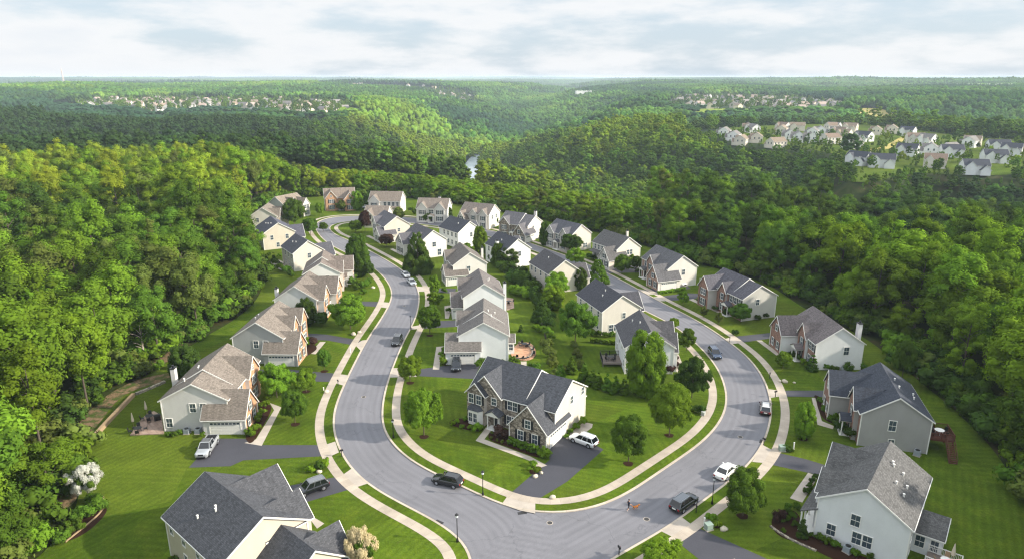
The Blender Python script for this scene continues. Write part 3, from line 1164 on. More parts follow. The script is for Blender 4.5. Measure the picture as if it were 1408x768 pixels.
h = house('L4', 'white gabled house with two brick gables behind the spreading light green tree', (-51.1, 153.0), 90, 12.6, 9.8, -1, siding='#d3d2cd', roof='#736a62', fac=BR_WARM())
h.gable(.6, 5.4, 1.6, 5.4, 8.2); h.gable(6.8, 12.4, 3.0, 5.2, 8.4); h.door(6.1, h.ff, True); h.window('near', 0, 2.0, 3.4); h.grid('back', (2, 5, 8, 11), (.8, 3.5)); h.chimney(3, h.fb - .38, 7.4); h.close()
h = house('L5', 'white house with narrow dark roof planes, next up from the spreading tree', (-50.9, 175.4), 101, 12.4, 9.4, -1, siding='#d8d6d0', roof='#736962', fac=BR_WARM(), step=5)
h.gable(1.0, 5.6, .8, 5.5, 7.9); h.gable(7.2, 12, 3.2, 4.6, 7.6); h.door(6.4, h.ff); h.window('near', 0, 1.5, 3.4); h.grid('back', (2, 5, 8, 11), (.8, 3.5)); h.close()
h = house('L6', 'cream gabled house with charcoal roof and small rear terrace at the wood', (-61.2, 199.2), 124, 11.6, 9.2, -1, siding='#cdc3b0', roof='#4f4f55', fac=BR_PINK())
h.wing(1.2, 6.8, 2, 8.4, 3.4, 6.6, 'near'); h.grid('near', (0.6, 2.0), (.9,)); h.window('near', 0, .2, 3.6); h.grid('back', (2, 5, 8), (.8, 3.5)); h.vents([(5, -2), (7, -2.4)]); h.close()
h = house('L7', 'beige gabled house with charcoal roof, second up from the rear terrace', (-78.6, 225.2), 119, 13.0, 10.4, -1, siding='#c8baa0', roof='#50505a', fac=BR_PINK())
h.wing(1, 7, 2, 8.6, 3.4, 6.8, 'far'); h.grid('near', (-2.4, 2.6), (3.3,)); h.window('near', 0, -.6, .7); h.grid('back', (2, 5, 8, 11), (.8, 3.5)); h.vents([(4, -1.6), (6, -2.2), (8, -2.6)]); h.close()
h = house('L8', 'beige house half hidden by its neighbour at the wood edge', (-93.6, 252.5), 96, 10.5, 10.0, -1, siding='#d6cdbd', roof='#786f65', fac=BR_PINK())
h.gable(1, 5, .8, 5.4, 8.0); h.gable(6, 10, 2.2, 5.2, 7.8); h.grid('near', (-2, 2), (3.5,)); h.close()
h = house('L9', 'grey sided house with two cream front gables above the bend', (-96.6, 276.8), 62, 11.5, 9.6, -1, siding='#a9aaa9', roof='#82776a', fac=m_siding('#d9cfbc'))
h.gable(2.2, 6, .8, 5.5, 8.2); h.gable(7.4, 11.2, 2.6, 5.2, 7.6); h.grid('near', (-2, 2), (3.5,)); h.close()
# --- far row along the end of the loop
h = house('B1', 'brick fronted tan roofed house at the far end of the street', (-82.6, 298.3), 16, 13.0, 10.0, -1, siding='#c3c1ba', roof='#7b6f64', fac=BR_WARM())
h.gable(.4, 5.2, 1.2, 5.6, 8.6); h.gable(8.2, 12.9, 3.4, 5.2, 8.0); h.door(6.8, h.ff); h.close()
h = house('B2', 'far house with five upper windows and a tan roof, backing on the woods', (-46.8, 290.2), 176, 13.5, 10.0, 1, siding='#d8d0c0', roof='#776d63', fac=m_siding('#cfcac0'))
h.gable(8.8, 13.2, .8, 5.6, 8.0); h.grid('front', (1.2, 3, 4.8, 6.6), (3.5,), 1.0, 1.6); h.grid('front', (1.2, 4.8), (.8,)); h.shed(-.2, 8.4, h.ff, h.ff + 1.8, 3.3, 2.9); h.close()
h = house('B3', 'far white house with twin front gables beside a dense small tree', (-25.3, 273.0), 174, 12.4, 9.6, 1, siding='#d9d6cd', roof='#786e65', fac=m_siding('#c9c6c0'))
h.gable(1.0, 5.0, .6, 5.6, 7.9); h.gable(8.0, 12.0, .6, 5.6, 7.9); h.door(6.5, h.ff); h.window('front', 6.5, h.ff, 3.6, 1.7, 1.4); h.grid('near', (-1.5, 1.8), (.8, 3.5)); h.chimney(5, h.fb - .3, 8.6); h.close()
h = house('B4', 'far taupe roofed house with three front gables, its end wall cream', (-6.8, 259.5), 154, 12.6, 9.2, 1, siding='#ddd3c0', roof='#746b64', fac=m_siding('#bfb9ae'))
h.gable(.6, 4, .6, 5.6, 7.6); h.gable(5, 8, .6, 5.6, 7.4); h.gable(8.8, 12.4, 3.0, 3.6, 6.6); h.grid('near', (-1.5, 1.8), (3.5,)); h.close()
h = house('B5', 'house with a pale band down its grey roof and a blue car outside', (8.2, 239.6), 146, 12.2, 9.6, 1, siding='#d8cfbf', roof='#5f5d60', fac=ST_GREY(), step=4.2)
h.wing(-1.0, 4.2, 1.2, 8.0, 3.0, 6.4, 'near'); h.gable(7.6, 11.8, .6, 5.6, 7.8); h.door(5.9, h.ff); h.window('near', 0, 1.2, 3.5); h.chimney(3, h.fb - .3, 9.0); h.close()
h = house('B6', 'grey roofed house with columned front and tan end gable, lone pole behind it', (23.0, 222.5), 128, 12.0, 9.2, 1, siding='#cabfae', roof='#56565b', fac=m_siding('#a8a59f'))
h.gable(1.2, 4.8, .6, 5.6, 7.7); h.gable(7.8, 11.6, .6, 5.6, 7.7); h.door(6.2, h.ff); h.grid('front', (5.6, 6.9), (3.6,)); h.window('near', 0, 1.2, 3.5); h.window('near', 0, -2.0, .8, 1.7); h.close()
h = house('B7', 'house with cream end gable and small front gable, white car at its near side', (35.8, 203.6), 119, 12.4, 9.0, 1, siding='#d9cbb4', roof='#5a5857', fac=m_siding('#b4b1aa'))
h.wing(-1.2, 4.2, 1.2, 8.2, 3.0, 6.3, 'none'); h.grid('front', (5.6, 7.4, 9.2, 11), (3.6,)); h.grid('front', (7.4, 9.2, 11), (.8,)); h.shed(4.4, 12.2, h.ff, h.ff + 1.8, 3.3, 2.8); h.grid('near', (-1, .2), (3.5,)); h.chimney(7, h.fb - .3, 9.0, .6, .6); h.close()
h = house('B8', 'house with brick garage gable and white door, silver car on its drive', (47.0, 181.4), 111, 13.2, 9.4, 1, siding='#d6d0c3', roof='#5b5a5c', fac=BR_PINK())
h.wing(-1.4, 4.4, 1.4, 8.4, 3.0, 6.6, 'near'); h.gable(6.2, 9.6, .6, 5.6, 7.6); h.door(11.2, h.ff, True); h.window('front', 11.2, h.ff, 3.6); h.window('near', 0, -.4, 3.4); h.close()
# --- outer row on the ravine side
h = house('R1', 'wide brick house with white roof strip and red patio set behind', (59.2, 155.0), 109, 14.6, 9.6, 1, siding='#bcb8ad', roof='#56545a', fac=BR_RED(), step=4.6)
h.gable(10.2, 14.4, 2.6, 5.4, 8.0); h.gable(6.0, 8.8, .5, 5.6, 7.6); h.grid('front', (1.2, 2.8, 4.4), (3.6,), .9, 1.5, True); h.grid('front', (1.2, 2.8), (.8,), .9, 1.6, True); h.door(5.0, h.ff, True); h.window('near', 0, .6, 3.6); h.grid('back', (2, 5, 8, 11), (.8, 3.5)); h.close()
h = house('R2', 'brick house with bright white end wall and white chimney against the wood', (64.7, 125.4), 91, 13.0, 9.4, 1, siding='#e0e1df', roof='#6a6261', fac=BR_RED())
h.wing(7.8, 13.4, .8, 8.4, 4.6, 7.6, 'far'); h.gable(3.4, 7.0, .6, 5.6, 8.0); h.grid('front', (1.2, 2.5), (3.6, .8), .9, 1.5, True); h.door(5.2, h.ff + .6, True); h.window('near', 0, -1.4, 3.2, 1.0, 1.6); h.chimney(3.2, h.fb - .38, 8.6, 1.0, .75); h.close()
h = house('R3', 'grey sided house with dark blue-grey roof and red stained rear deck', (59.4, 95.0), 74, 13.8, 9.8, 1, siding='#9b9a97', roof='#3c4049', fac=BR_RED())
h.wing(8.0, 13.6, .6, 8.2, 4.8, 7.8, 'far'); h.gable(1.6, 6.0, .7, 5.6, 8.2, False); h.window('front', 3.8, h.ff + .7, 3.5, .95, 1.6, True); h.door(3.8, h.ff + .7, True); h.window('near', 0, .4, 3.2, 1.0, 1.7); h.window('near', 0, .2, .7, .8, 1.0); h.grid('back', (2, 5, 8, 11), (3.5,)); h.vents([(5, -1.0), (6.5, -3.6), (4.5, -3.2), (8, -1)])
dk = MB()
DECKS = {}


def deck(h, t0, t1, f0, f1, z, mdeck, mrail, stairs=None, rail_sides='near,far,back', opaque=False, name='deck'):
    m = MB(); r = MB()
    n = max(2, int((t1 - t0) / .18))
    for i in range(n):
        a = t0 + (t1 - t0) * i / n
        h.tbox(a, a + (t1 - t0) / n - .012, f0, f1, z - .06, z, m)
    h.tbox(t0, t1, f0, f0 + .06, z - .3, z - .07, m); h.tbox(t0, t0 + .06, f0, f1, z - .3, z - .07, m); h.tbox(t1 - .06, t1, f0, f1, z - .3, z - .07, m)
    for a in (t0 + .1, t1 - .1):
        for b in (f0 + .1, f1 - .1): h.tbox(a - .08, a + .08, b - .08, b + .08, 0, z - .07, m)
    d = m.build('deck', mdeck, h.root)

    def rail(a, b):
        (ta, fa), (tb, fb) = a, b
        ln = math.hypot(tb - ta, fb - fa); k = max(1, int(ln / 1.6)); q = max(2, int(ln / .16))
        for i in range(k + 1):
            t, f = ta + (tb - ta) * i / k, fa + (fb - fa) * i / k
            h.tbox(t - .05, t + .05, f - .05, f + .05, z, z + 1.05, r)
        for i in range(q):
            t, f = ta + (tb - ta) * (i + .5) / q, fa + (fb - fa) * (i + .5) / q
            h.tbox(t - .02, t + .02, f - .02, f + .02, z + .1, z + .92, r)
        for zz in (.08, .92):
            h.tbox(min(ta, tb) - .04, max(ta, tb) + .04, min(fa, fb) - .04, max(fa, fb) + .04, z + zz, z + zz + .09, r)
    if 'near' in rail_sides: rail((t0, f0), (t0, f1))
    if 'far' in rail_sides: rail((t1, f0), (t1, f1))
    if 'back' in rail_sides: rail((t0, f0), (t1, f0))
    r.build('railing', mrail, d)
    if stairs:
        st = MB(); ta, fa, fb, run = stairs
        k = int(z / .18)
        for i in range(k):
            zz = z - (i + 1) * .18
            a = ta - (i + 1) * run / k
            h.tbox(a, a + run / k + .03, fa, fb, zz - .05, zz, st)
        for f in (fa, fb - .06):
            st.prism([h.P(ta, f, z - .3), h.P(ta, f, z), h.P(ta - run, f, .12), h.P(ta - run, f, -.08)], [h.P(ta, f + .06, z - .3), h.P(ta, f + .06, z), h.P(ta - run, f + .06, .12), h.P(ta - run, f + .06, -.08)])
            st.prism([h.P(ta, f, z + .86), h.P(ta, f, z + .95), h.P(ta - run, f, 1.0), h.P(ta - run, f, .9)], [h.P(ta, f + .06, z + .86), h.P(ta, f + .06, z + .95), h.P(ta - run, f + .06, 1.0), h.P(ta - run, f + .06, .9)])
            for q in range(4):
                t = ta - run * q / 3; zz = z * (1 - q / 3)
                h.tbox(t - .04, t + .04, f, f + .06, max(0, zz - .3), zz + .93, st)
        st.build('stairs', mdeck, d)
    return d


deck(h, .9, 4.6, -8.6, -5.0, 2.3, M_REDWOOD, M_REDWOOD, stairs=(.88, -8.5, -7.4, 3.0)); h.close()
h = house('R4', 'white sided house with slate grey roof, sunroom and white railed deck', (42.4, 71.0), 52, 13.6, 10.2, 1, siding='#d9dcdd', roof='#5b5a59', fac=m_siding('#d4d2cb'))
h.gable(1.6, 6.0, .6, 5.6, 7.6, False); h.gable(7.0, 12.4, .9, 5.6, 8.4)
h.shed(-.3, 6.4, h.ff - .1, h.ff + 1.9, 3.9, 2.9); q = MB()
for t in (0, 2, 4, 6): q.lathe([(.12, 0), (.1, 2.7)], 8, 'z', h.P(t, h.ff + 1.7, .1))
h.tbox(-.2, 6.3, h.ff, h.ff + 1.9, -.05, .12, q); h.tbox(-.2, 6.3, h.ff + 1.62, h.ff + 1.8, 2.66, 2.9, q); q.build('porch', M_WHITE, h.root); h.door(3.6, h.ff, False); h.window('front', 3.8, h.ff + .6, 3.7, 1.7, 1.3)
h.window('near', 0, .7, 3.35, 1.0, 1.55); h.window('near', 0, 3.2, .9, 1.0, 1.55); h.window('near', 0, -.9, 1.0, 1.0, 1.6); h.window('near', 0, .28, 1.0, 1.0, 1.6)
h.vents([(9.2, -1.2), (8.7, -1.4), (8.6, -2.6), (5.6, -2.3), (6.6, -3.4), (4.4, -3.4)]); h.grid('back', (1.5, 3.2, 10.8), (3.5,)); h.window('back', 2.4, h.fb, .9)
h.block(4.4, 8.4, -8.2, h.fb, 3.0, 4.7, 'f', skip=('front',)); h.window('near', 4.4, -5.9, .9, .95, 1.5); h.window('near', 4.4, -7.45, .35, .8, 2.0); h.window('back', 6.4, -8.2, .9, 1.7, 1.4)
deck(h, 1.6, 4.3, -10.4, -6.9, .75, M_GREYWOOD, M_WHITE); h.close()
# --- the island
h = house('C1', 'stone fronted corner house with white bay window and charcoal roof on the island', (8.9, 100.3), 148, 16.2, 10.8, 1, off=-1.4, siding='#cdc1ac', roof='#46484d', fac=ST_GREY(), step=5.8, zr=9.2)
h.gable(9.9, 16.0, .5, 5.6, 8.7, False); h.gable(12.6, 16.1, 1.3, 5.6, 7.4, False)
h.wing(-.16, 6.6, -.6, 7.0, 3.1, 6.9, 'none'); h.garage('near', -.16, 3.2, 5.2, 2.4)
f1 = h.ff
h.window('front', 13.7, f1 + 1.3, 3.7, .95, 1.6, True); h.window('front', 15.2, f1 + 1.3, 3.7, .95, 1.6, False); h.window('front', 11.2, f1 + .5, 3.9, .9, 1.2); h.window('front', 7.9, f1, 3.6, 1.8, 1.55, True); h.window('front', 8.1, f1, .8, 1.75, 1.6, True)
q = MB(); q.prism([h.P(12.9, f1 + 1.3, .15), h.P(13.4, f1 + 2.1, .15), h.P(15.3, f1 + 2.1, .15), h.P(15.8, f1 + 1.3, .15)], [h.P(12.9, f1 + 1.3, 2.75), h.P(13.4, f1 + 2.1, 2.75), h.P(15.3, f1 + 2.1, 2.75), h.P(15.8, f1 + 1.3, 2.75)])
bay = q.build('bay', M_WHITE, h.root); q = MB(); q.prism([h.P(12.7, f1 + 1.2, 2.78), h.P(13.25, f1 + 2.3, 2.78), h.P(15.45, f1 + 2.3, 2.78), h.P(16.0, f1 + 1.2, 2.78)], [h.P(13.4, f1 + 1.2, 3.5), h.P(13.7, f1 + 1.5, 3.5), h.P(15.0, f1 + 1.5, 3.5), h.P(15.3, f1 + 1.2, 3.5)])
q.build('bay_roof', h.mr, bay)
h.window('front', 13.9, f1 + 2.12, .7, .7, 1.6); h.window('front', 14.85, f1 + 2.12, .7, .7, 1.6)
h.door(10.6, f1 + .5, True); h.window('near', 0, -1.6, 4.6, .9, 1.3); h.window('near', 0, -5.6, 4.6, .9, 1.3)
h.block(1.4, 5.0, -9.6, h.fb, 2.6, 3.9, 'f', skip=('front', 'back', 'near', 'far')); q = MB()
for t in (1.6, 4.8): h.tbox(t - .1, t + .1, -9.4, -9.2, 0, 2.6, q)
q.build('porch_post', M_WHITE, h.root); h.window('back', 3.2, h.fb, .4, 1.7, 1.9); h.grid('back', (8, 11, 14), (.8, 3.6)); h.close()
h = house('C2', 'white house with low garage, grey roof and round paved patio behind', (-5.8, 129.6), 92, 14.2, 10.0, 1, siding='#dcdfe0', roof='#6c6763', fac=m_siding('#cfd0ce'), step=6.0)
h.wing(-1.4, 4.8, .6, 7.6, 3.0, 5.6, 'near'); h.gable(7, 11, .6, 5.6, 7.8); h.block(3.6, 6.6, -6.4, h.fb, 2.8, 3.9, 'f', skip=('front',)); h.window('near', 3.6, -5.7, .9, .8, 1.3); h.grid('back', (1.6, 8, 11), (.8, 3.5)); h.vents([(5, -1.6), (7, -1.0), (8, -2.4)]); h.close()
h = house('C3', 'white house with grey roof and flower edged terrace, north of the round patio house', (-6.7, 155.0), 98, 13.0, 9.8, 1, siding='#dfe1e2', roof='#6b6562', fac=m_siding('#c9cac8'))
h.wing(1.0, 6.0, 1.0, 7.6, 3.2, 6.0, 'near'); h.gable(7, 11, .6, 5.6, 7.8); h.window('near', 0, -1.0, 1.0, .95, 1.5); h.grid('back', (2, 5, 8, 11), (.8, 3.5)); h.chimney(2.2, h.fb - .36, 8.2, .9, .7); h.vents([(5, -1.5), (7, -2)]); h.close()
h = house('C4', 'cream end walled house with grey roof and low garage, mid island', (-11.8, 185.0), 107, 12.4, 9.6, 1, siding='#d6d1c5', roof='#6a635d', fac=m_siding('#c2bfb6'))
h.wing(-1.2, 4.6, .8, 7.2, 3.0, 5.4, 'near'); h.gable(6.5, 10.5, .6, 5.6, 7.8); h.window('near', 0, .4, 3.5); h.grid('back', (2, 5, 8, 11), (.8, 3.5)); h.chimney(6, h.fb - .3, 8.4, .6, .6); h.close()
h = house('C5', 'pale house with small rear door hood, large cone shaped tree before it', (-25.2, 213.6), 122, 13.2, 9.2, 1, siding='#d9d4c9', roof='#58565a', fac=m_siding('#b7b4ad'))
h.wing(6.8, 12.6, .8, 7.6, 4.0, 6.8, 'far'); h.gable(2, 5.4, .6, 5.6, 7.6); h.window('near', 0, -.2, 3.5, 1.2); h.window('near', 0, -2, .5, 1.2, 2.0); h.close()
h = house('C6', 'cream walled house with two tone roof beside a dark purple tree', (-40.6, 236.8), 120, 12.6, 9.4, 1, siding='#cdc1ab', roof='#5d5b5f', fac=m_siding('#bdbab2'))
h.wing(-1.2, 4.4, .8, 7.0, 3.0, 5.4, 'near'); h.gable(7, 11, .6, 5.6, 7.6); h.window('near', 0, -.6, 3.3, .9, 1.2); h.close()
h = house('C7', 'small house with brown roof tucked behind the two tone roofed house', (-48.0, 264.0), 176, 9.0, 9.0, 1, siding='#d5cbb8', roof='#786e65', ze=4.6, zr=7.4)
h.gable(5, 8.6, 1.6, 4.6, 6.8); h.window('near', 0, 1, 1); h.close()
h = house('D1', 'white house with charcoal roof, its rear facing the island lawns', (-14.4, 227.6), 127, 12.2, 9.2, -1, siding='#dcdcd7', roof='#47484e')
h.grid('back', (1.5, 4, 6.5, 9), (.9, 3.6)); h.window('near', 0, .6, 3.5); h.gable(2, 6, .6, 5.6, 7.6); h.vents([(4, -2)]); h.close()
h = house('D2', 'white house with charcoal roof and white chimney on its rear wall', (1.8, 201.6), 121, 12.0, 9.0, -1, siding='#deddd7', roof='#45464c')
h.grid('back', (1.5, 7, 10), (.9, 3.6)); h.window('near', 0, .6, 3.5); h.chimney(4.2, h.fb - .36, 8.0, 1.0, .8); h.gable(6, 10, .6, 5.6, 7.6); h.vents([(6, -2.2)]); h.close()
h = house('D3', 'cream house with grey roof and brown garage roof at its far side', (14.2, 176.6), 112, 13.0, 9.2, -1, siding='#cdc2ae', roof='#4d4b4d')
h.grid('back', (2, 5.5, 9, 11.5), (3.6,)); h.grid('back', (2, 9), (.9,)); h.window('near', 0, -.4, 3.3); h.wing(.8, 6.6, 1, 8.0, 3.2, 6.4, 'none', False); h.vents([(7, -1.6)]); h.close()
h = house('D4', 'cream house with triple rear window below a charcoal roof', (24.8, 146.0), 109, 13.6, 9.6, -1, siding='#cfc6b5', roof='#434349')
h.grid('back', (2, 5.5, 8.5, 11.5), (3.7,), .85, 1.4); h.grid('back', (2.2, 6, 10), (.8,)); h.window('near', 0, .6, 3.4, .8, 1.3); h.window('near', 0, -1.9, .7, 2.3, 1.5); h.wing(3.6, 9.6, 1, 7.6, 3.6, 7.0, 'none', False); h.vents([(6, -1.2), (5, -2.4)]); h.close()
h = house('D5', 'white house with rear timber deck half hidden by a large round tree', (26.8, 123.4), 90, 12.4, 9.4, -1, siding='#dcdedf', roof='#4e4d50')
h.grid('back', (1.6, 10), (1.0,), .95, 1.4); h.grid('back', (4, 7.5), (3.6,)); h.window('near', 0, .5, 3.4); h.gable(5.5, 10.2, 1.2, 5.4, 8.0); h.wing(1, 5, 1, 5.6, 4.6, 7.4, 'none', False); h.vents([(9, -2), (6, -1)])
deck(h, 3.4, 7.6, -8.6, -4.7, .8, M_GREYWOOD, M_BLACK, rail_sides='back,far'); h.close()
# --- the big house at the near corner
h = house('L1', 'large tan house with charcoal roof slope nearest the wood edge lawn', (-27.9, 65.6), 139, 13.4, 10.8, -1, siding='#cbbc9f', roof='#4a4b4f', fac=m_siding('#cfc4b2'))
h.gable(.3, 5.1, .7, 5.6, 8.0); h.gable(5.6, 12.6, 1.6, 5.2, 8.4, False)
h.block(-6.6, 0, -1.8, 6.0, 3.5, 6.5, 't', front='fac', skip=('far',)); h.block(-6.5, -1.9, 2.0, 6.8, 3.5, 6.4, 'f', front='front', skip=('back',)); h.window('near', -6.6, 2.0, 3.6, .8, 1.0)
h.grid('back', (1.6, 5.2, 8.8, 12), (3.7,), .85, 1.5); h.grid('back', (1.6, 5.2, 8.8), (.9,), .85, 1.5); h.window('near', 0, -3.4, .9)
h.vents([(7.0, -2.0), (6.6, -2.2), (8.2, -3.7)]); h.shed(3.2, 5.4, h.fb - 1.3, h.fb, 2.5, 3.0); h.close()
MAIN_KEYS = list(HS)
# ------------------------------------------------------------------ the estate across the ravine
def tz(x, y):
    return float(terrain([x], [y])[0])


def small_house(label, p, az, L, W, siding, roof, group, cross=True):
    h = House('house', label, (p.x, p.y), az, L, W, 1, siding=siding, roof=roof, group=group, fine=False, z0=tz(p.x, p.y) + .06)
    if cross:
        h.block(L * .55, L * .95, 0, W / 2 + 1.2, 5.2, 7.9, 'f', front='front', skip=('back',))
        h.block(L * .02, L * .40, 0, W / 2 + 2.4, 3.2, 6.0, 'f', front='front', skip=('back',))
    m = MB(); g = h.wall
    for side, f in (('back', h.fb), ('front', h.ff)):
        for t in (L * .14, L * .38, L * .62, L * .86):
            for z in (.9, 3.5):
                y = h.s * f; d = .05 * (1 if y > 0 else -1)
                pm = MB(); pm.box(t - .5, t + .5, min(y, y + d), max(y, y + d), z, z + 1.5)
                if side == 'back' or z > 3 and t > L * .95:
                    pm.build('window', M_GLASS, h.root)
    for f in (-1.8, 1.8):
        pm = MB(); pm.box(-.05, 0, f - .5, f + .5, 3.5, 5.0); pm.build('window', M_GLASS, h.root)
    h.close()
    return h


EST_H = [((994, 188), 60, 0, 'white grey roofed house at the end of the terrace nearest the sunlit ridge'), ((1007, 194), 60, 0, 'white house second in the stepped terrace by the sunlit ridge'), ((1017, 198), 60, 1, 'cream house lowest of the stepped terrace by the sunlit ridge'),
         ((1030, 181), 80, 1, 'cream house with mixed gables just beyond the stepped terrace'), ((1040, 183), 100, 0, None), ((1040, 197), 70, 1, 'cream gable half sunk in yellow trees'), ((1058, 202), 20, 1, 'low pale building with flat dark recess at the wood edge'),
         ((1073, 185), 60, 1, 'brown roofed house at the head of the row of white gables'), ((1083, 180), 120, 2, None), ((1086, 192), 75, 0, 'first of three bright white gables above the ravine trees'), ((1098, 195), 75, 0, 'second of three bright white gables above the ravine trees'), ((1115, 197), 75, 0, 'third of three bright white gables above the ravine trees'),
         ((1106, 180), 160, 1, None), ((1116, 188), 60, 0, None), ((1128, 186), 70, 0, None), ((1136, 180), 10, 2, 'brown hip roofed house in the upper estate row'), ((1145, 187), 50, 0, None), ((1132, 198), 20, 2, None), ((1154, 180), 130, 0, None), ((1163, 188), 120, 2, None),
         ((1169, 191), 130, 1, 'bright gabled house behind yellow green garden trees'), ((1178, 181), 140, 1, None), ((1197, 195), 120, 3, 'white house with dark roof beside the dry grass track'), ((1204, 186), 60, 1, None), ((1226, 184), 60, 1, None), ((1164, 205), 20, 0, None),
         ((1194, 228), 125, 3, 'pale house standing over the open lawn, its end wall in view'), ((1229, 231), 155, 3, 'long white house with rear deck over the open lawn'), ((1257, 187), 130, 3, 'white house with steep dark roof under the tree line'), ((1270, 197), 165, 2, None), ((1284, 199), 120, 0, None),
         ((1261, 215), 140, 3, 'white house with two front gables nearest the conifer'), ((1279, 214), 60, 0, None), ((1299, 213), 30, 0, None), ((1322, 216), 165, 3, 'white house with broad dark roof mid estate'), ((1348, 202), 140, 1, 'tan house with plain end gable under the woods'), ((1330, 203), 40, 0, None),
         ((1386, 208), 165, 3, 'upper white house with dark roof at the far end of the estate'), ((1404, 214), 140, 3, None), ((1382, 224), 165, 3, 'white house with row of front windows, lower far end of the estate'), ((1300, 231), 150, 2, 'brown roofed house sunk in the ravine trees'), ((1356, 240), 165, 3, 'long white house with dark roof lowest on the estate slope')]
EPAL = [('#e9e8e5', '#77736f'), ('#dccfb6', '#857766'), ('#d5cdbf', '#7d6c5e'), ('#dfe1e0', '#3f424a')]
ETXT = ['white grey roofed house within the estate across the ravine', 'cream tan roofed house within the estate across the ravine', 'brown roofed house within the estate across the ravine', 'white dark roofed house within the estate across the ravine']
EST_POS = []
for i, ((x, y), az, k, lab) in enumerate(EST_H):
    p = at(x, y)
    p = Vector((p.x, p.y))
    EST_POS.append((p.x, p.y))
    sz = 1.0 + .25 * ((i * 37) % 5) / 5
    small_house(lab or ETXT[k], p, az, 12.5 * sz, 9.4, EPAL[k][0], EPAL[k][1], None if lab else ETXT[k].replace('house', 'houses') + 's look alike', True)

# ------------------------------------------------------------------ far towns (a few pixels each)
def far_house_mesh(w, r):
    m = MB()
    m.box(-6, 6, -4.6, 4.6, -1, 5.6, 0)
    for e in (-1, 1):
        m.poly([(6 * e, -4.6, 5.6), (6 * e, 4.6, 5.6), (6 * e, 0, 9)], 0)
    m.prism([(-6.4, -5.1, 5.3), (-6.4, 0, 9.1), (-6.4, 5.1, 5.3), (-6.4, 5.1, 5.5), (-6.4, 0, 9.35), (-6.4, -5.1, 5.5)], [(6.4, -5.1, 5.3), (6.4, 0, 9.1), (6.4, 5.1, 5.3), (6.4, 5.1, 5.5), (6.4, 0, 9.35), (6.4, -5.1, 5.5)], 1)
    return m.mesh('far_house', [m_plain('far_wall', w, .6), m_plain('far_roof', r, .8)])


FARM = [far_house_mesh('#e6e3dc', '#8d8781'), far_house_mesh('#ddd0bb', '#8a7a6a'), far_house_mesh('#d9d5cd', '#9c8b80'), far_house_mesh('#cfc4b4', '#6a6664')]
TOWNS = [(TOWN_PX[0], 100, 'tiny pale house in the far town before the cleared track', 'houses of the far town before the cleared track'),
         (TOWN_PX[1], 96, 'tiny pale house in the far town above the dark tree wall', 'houses of the far town above the dark tree wall'),
         ([(435, 124), (520, 124), (575, 125), (640, 127), (660, 131), (630, 133), (560, 128), (440, 127)], 26, 'tiny pale house strung along the far valley rim', 'houses strung along the far valley rim')]
TOWN_W = []
for px, n, lab, grp in TOWNS:
    poly = [(v.x, v.y) for v in G2(px)]
    TOWN_W.append(poly)
    xs = [p[0] for p in poly]; ys = [p[1] for p in poly]
    xp = [p[0] for p in px]; yp = [p[1] for p in px]
    pts = []
    tries = 0
    while len(pts) < n and tries < 9000:
        tries += 1
        q = at(rng.uniform(min(xp), max(xp)), rng.uniform(min(yp), max(yp)))
        # houses stand along gently curving rows
        row = 62.0
        y = round((q.y + 30 * math.sin(q.x / 260)) / row) * row - 30 * math.sin(q.x / 260) + rng.uniform(-7, 7)
        if not inside(poly, [q.x], [y])[0]: continue
        if any(abs(q.x - a) < 17 and abs(y - b) < 17 for a, b in pts): continue
        pts.append((q.x, y))
    for i, (x, y) in enumerate(pts):
        o = put('distant_house', FARM[int(rng.integers(0, 4))], None, (x, y, tz(x, y)), R(float(rng.choice([0, 90])) + rng.uniform(-25, 25)))
        s = rng.uniform(.95, 1.35)
        o.scale = (s, s, s)
        tag(o, lab, 'house', grp)
# long white roofs and masts near the horizon
for (px, py, L, lab) in [((898), 117.5, 420, 'long white flat building far out on the wooded plain'), (810, 129.5, 90, 'white riverside shed row low in the far valley'), (22, 118, 120, 'small pale works building near the horizon'), (516, 164, 24, 'long pale barn on the cleared slope beside the track'), (1352, 131, 200, 'pale flat roofed sheds far off on the plain')]:
    p = at(px, py)
    m = MB(); bh = min(15, L * .22); bw = min(14, L * .25)
    m.box(-L / 2, L / 2, -bw, bw, 0, bh); m.box(-L / 2, -L / 4, -bw * 1.3, bw * 1.3, 0, bh * .7)
    r = MB(); r.box(-L / 2 - .5, L / 2 + .5, -bw - .5, bw + .5, bh, bh + .6)
    for i in range(6): r.box(-L / 2 + L * (i + .3) / 6, -L / 2 + L * (i + .5) / 6, -bw * .4, bw * .4, bh + .6, bh + 1.6)
    e = empty('warehouse', (p.x, p.y, tz(p.x, p.y) + (6 if L > 30 else 0)), 0.05, lab, 'warehouse')
    m.build('wall', M_WHITE, e); r.build('roof', M_WHITE, e)
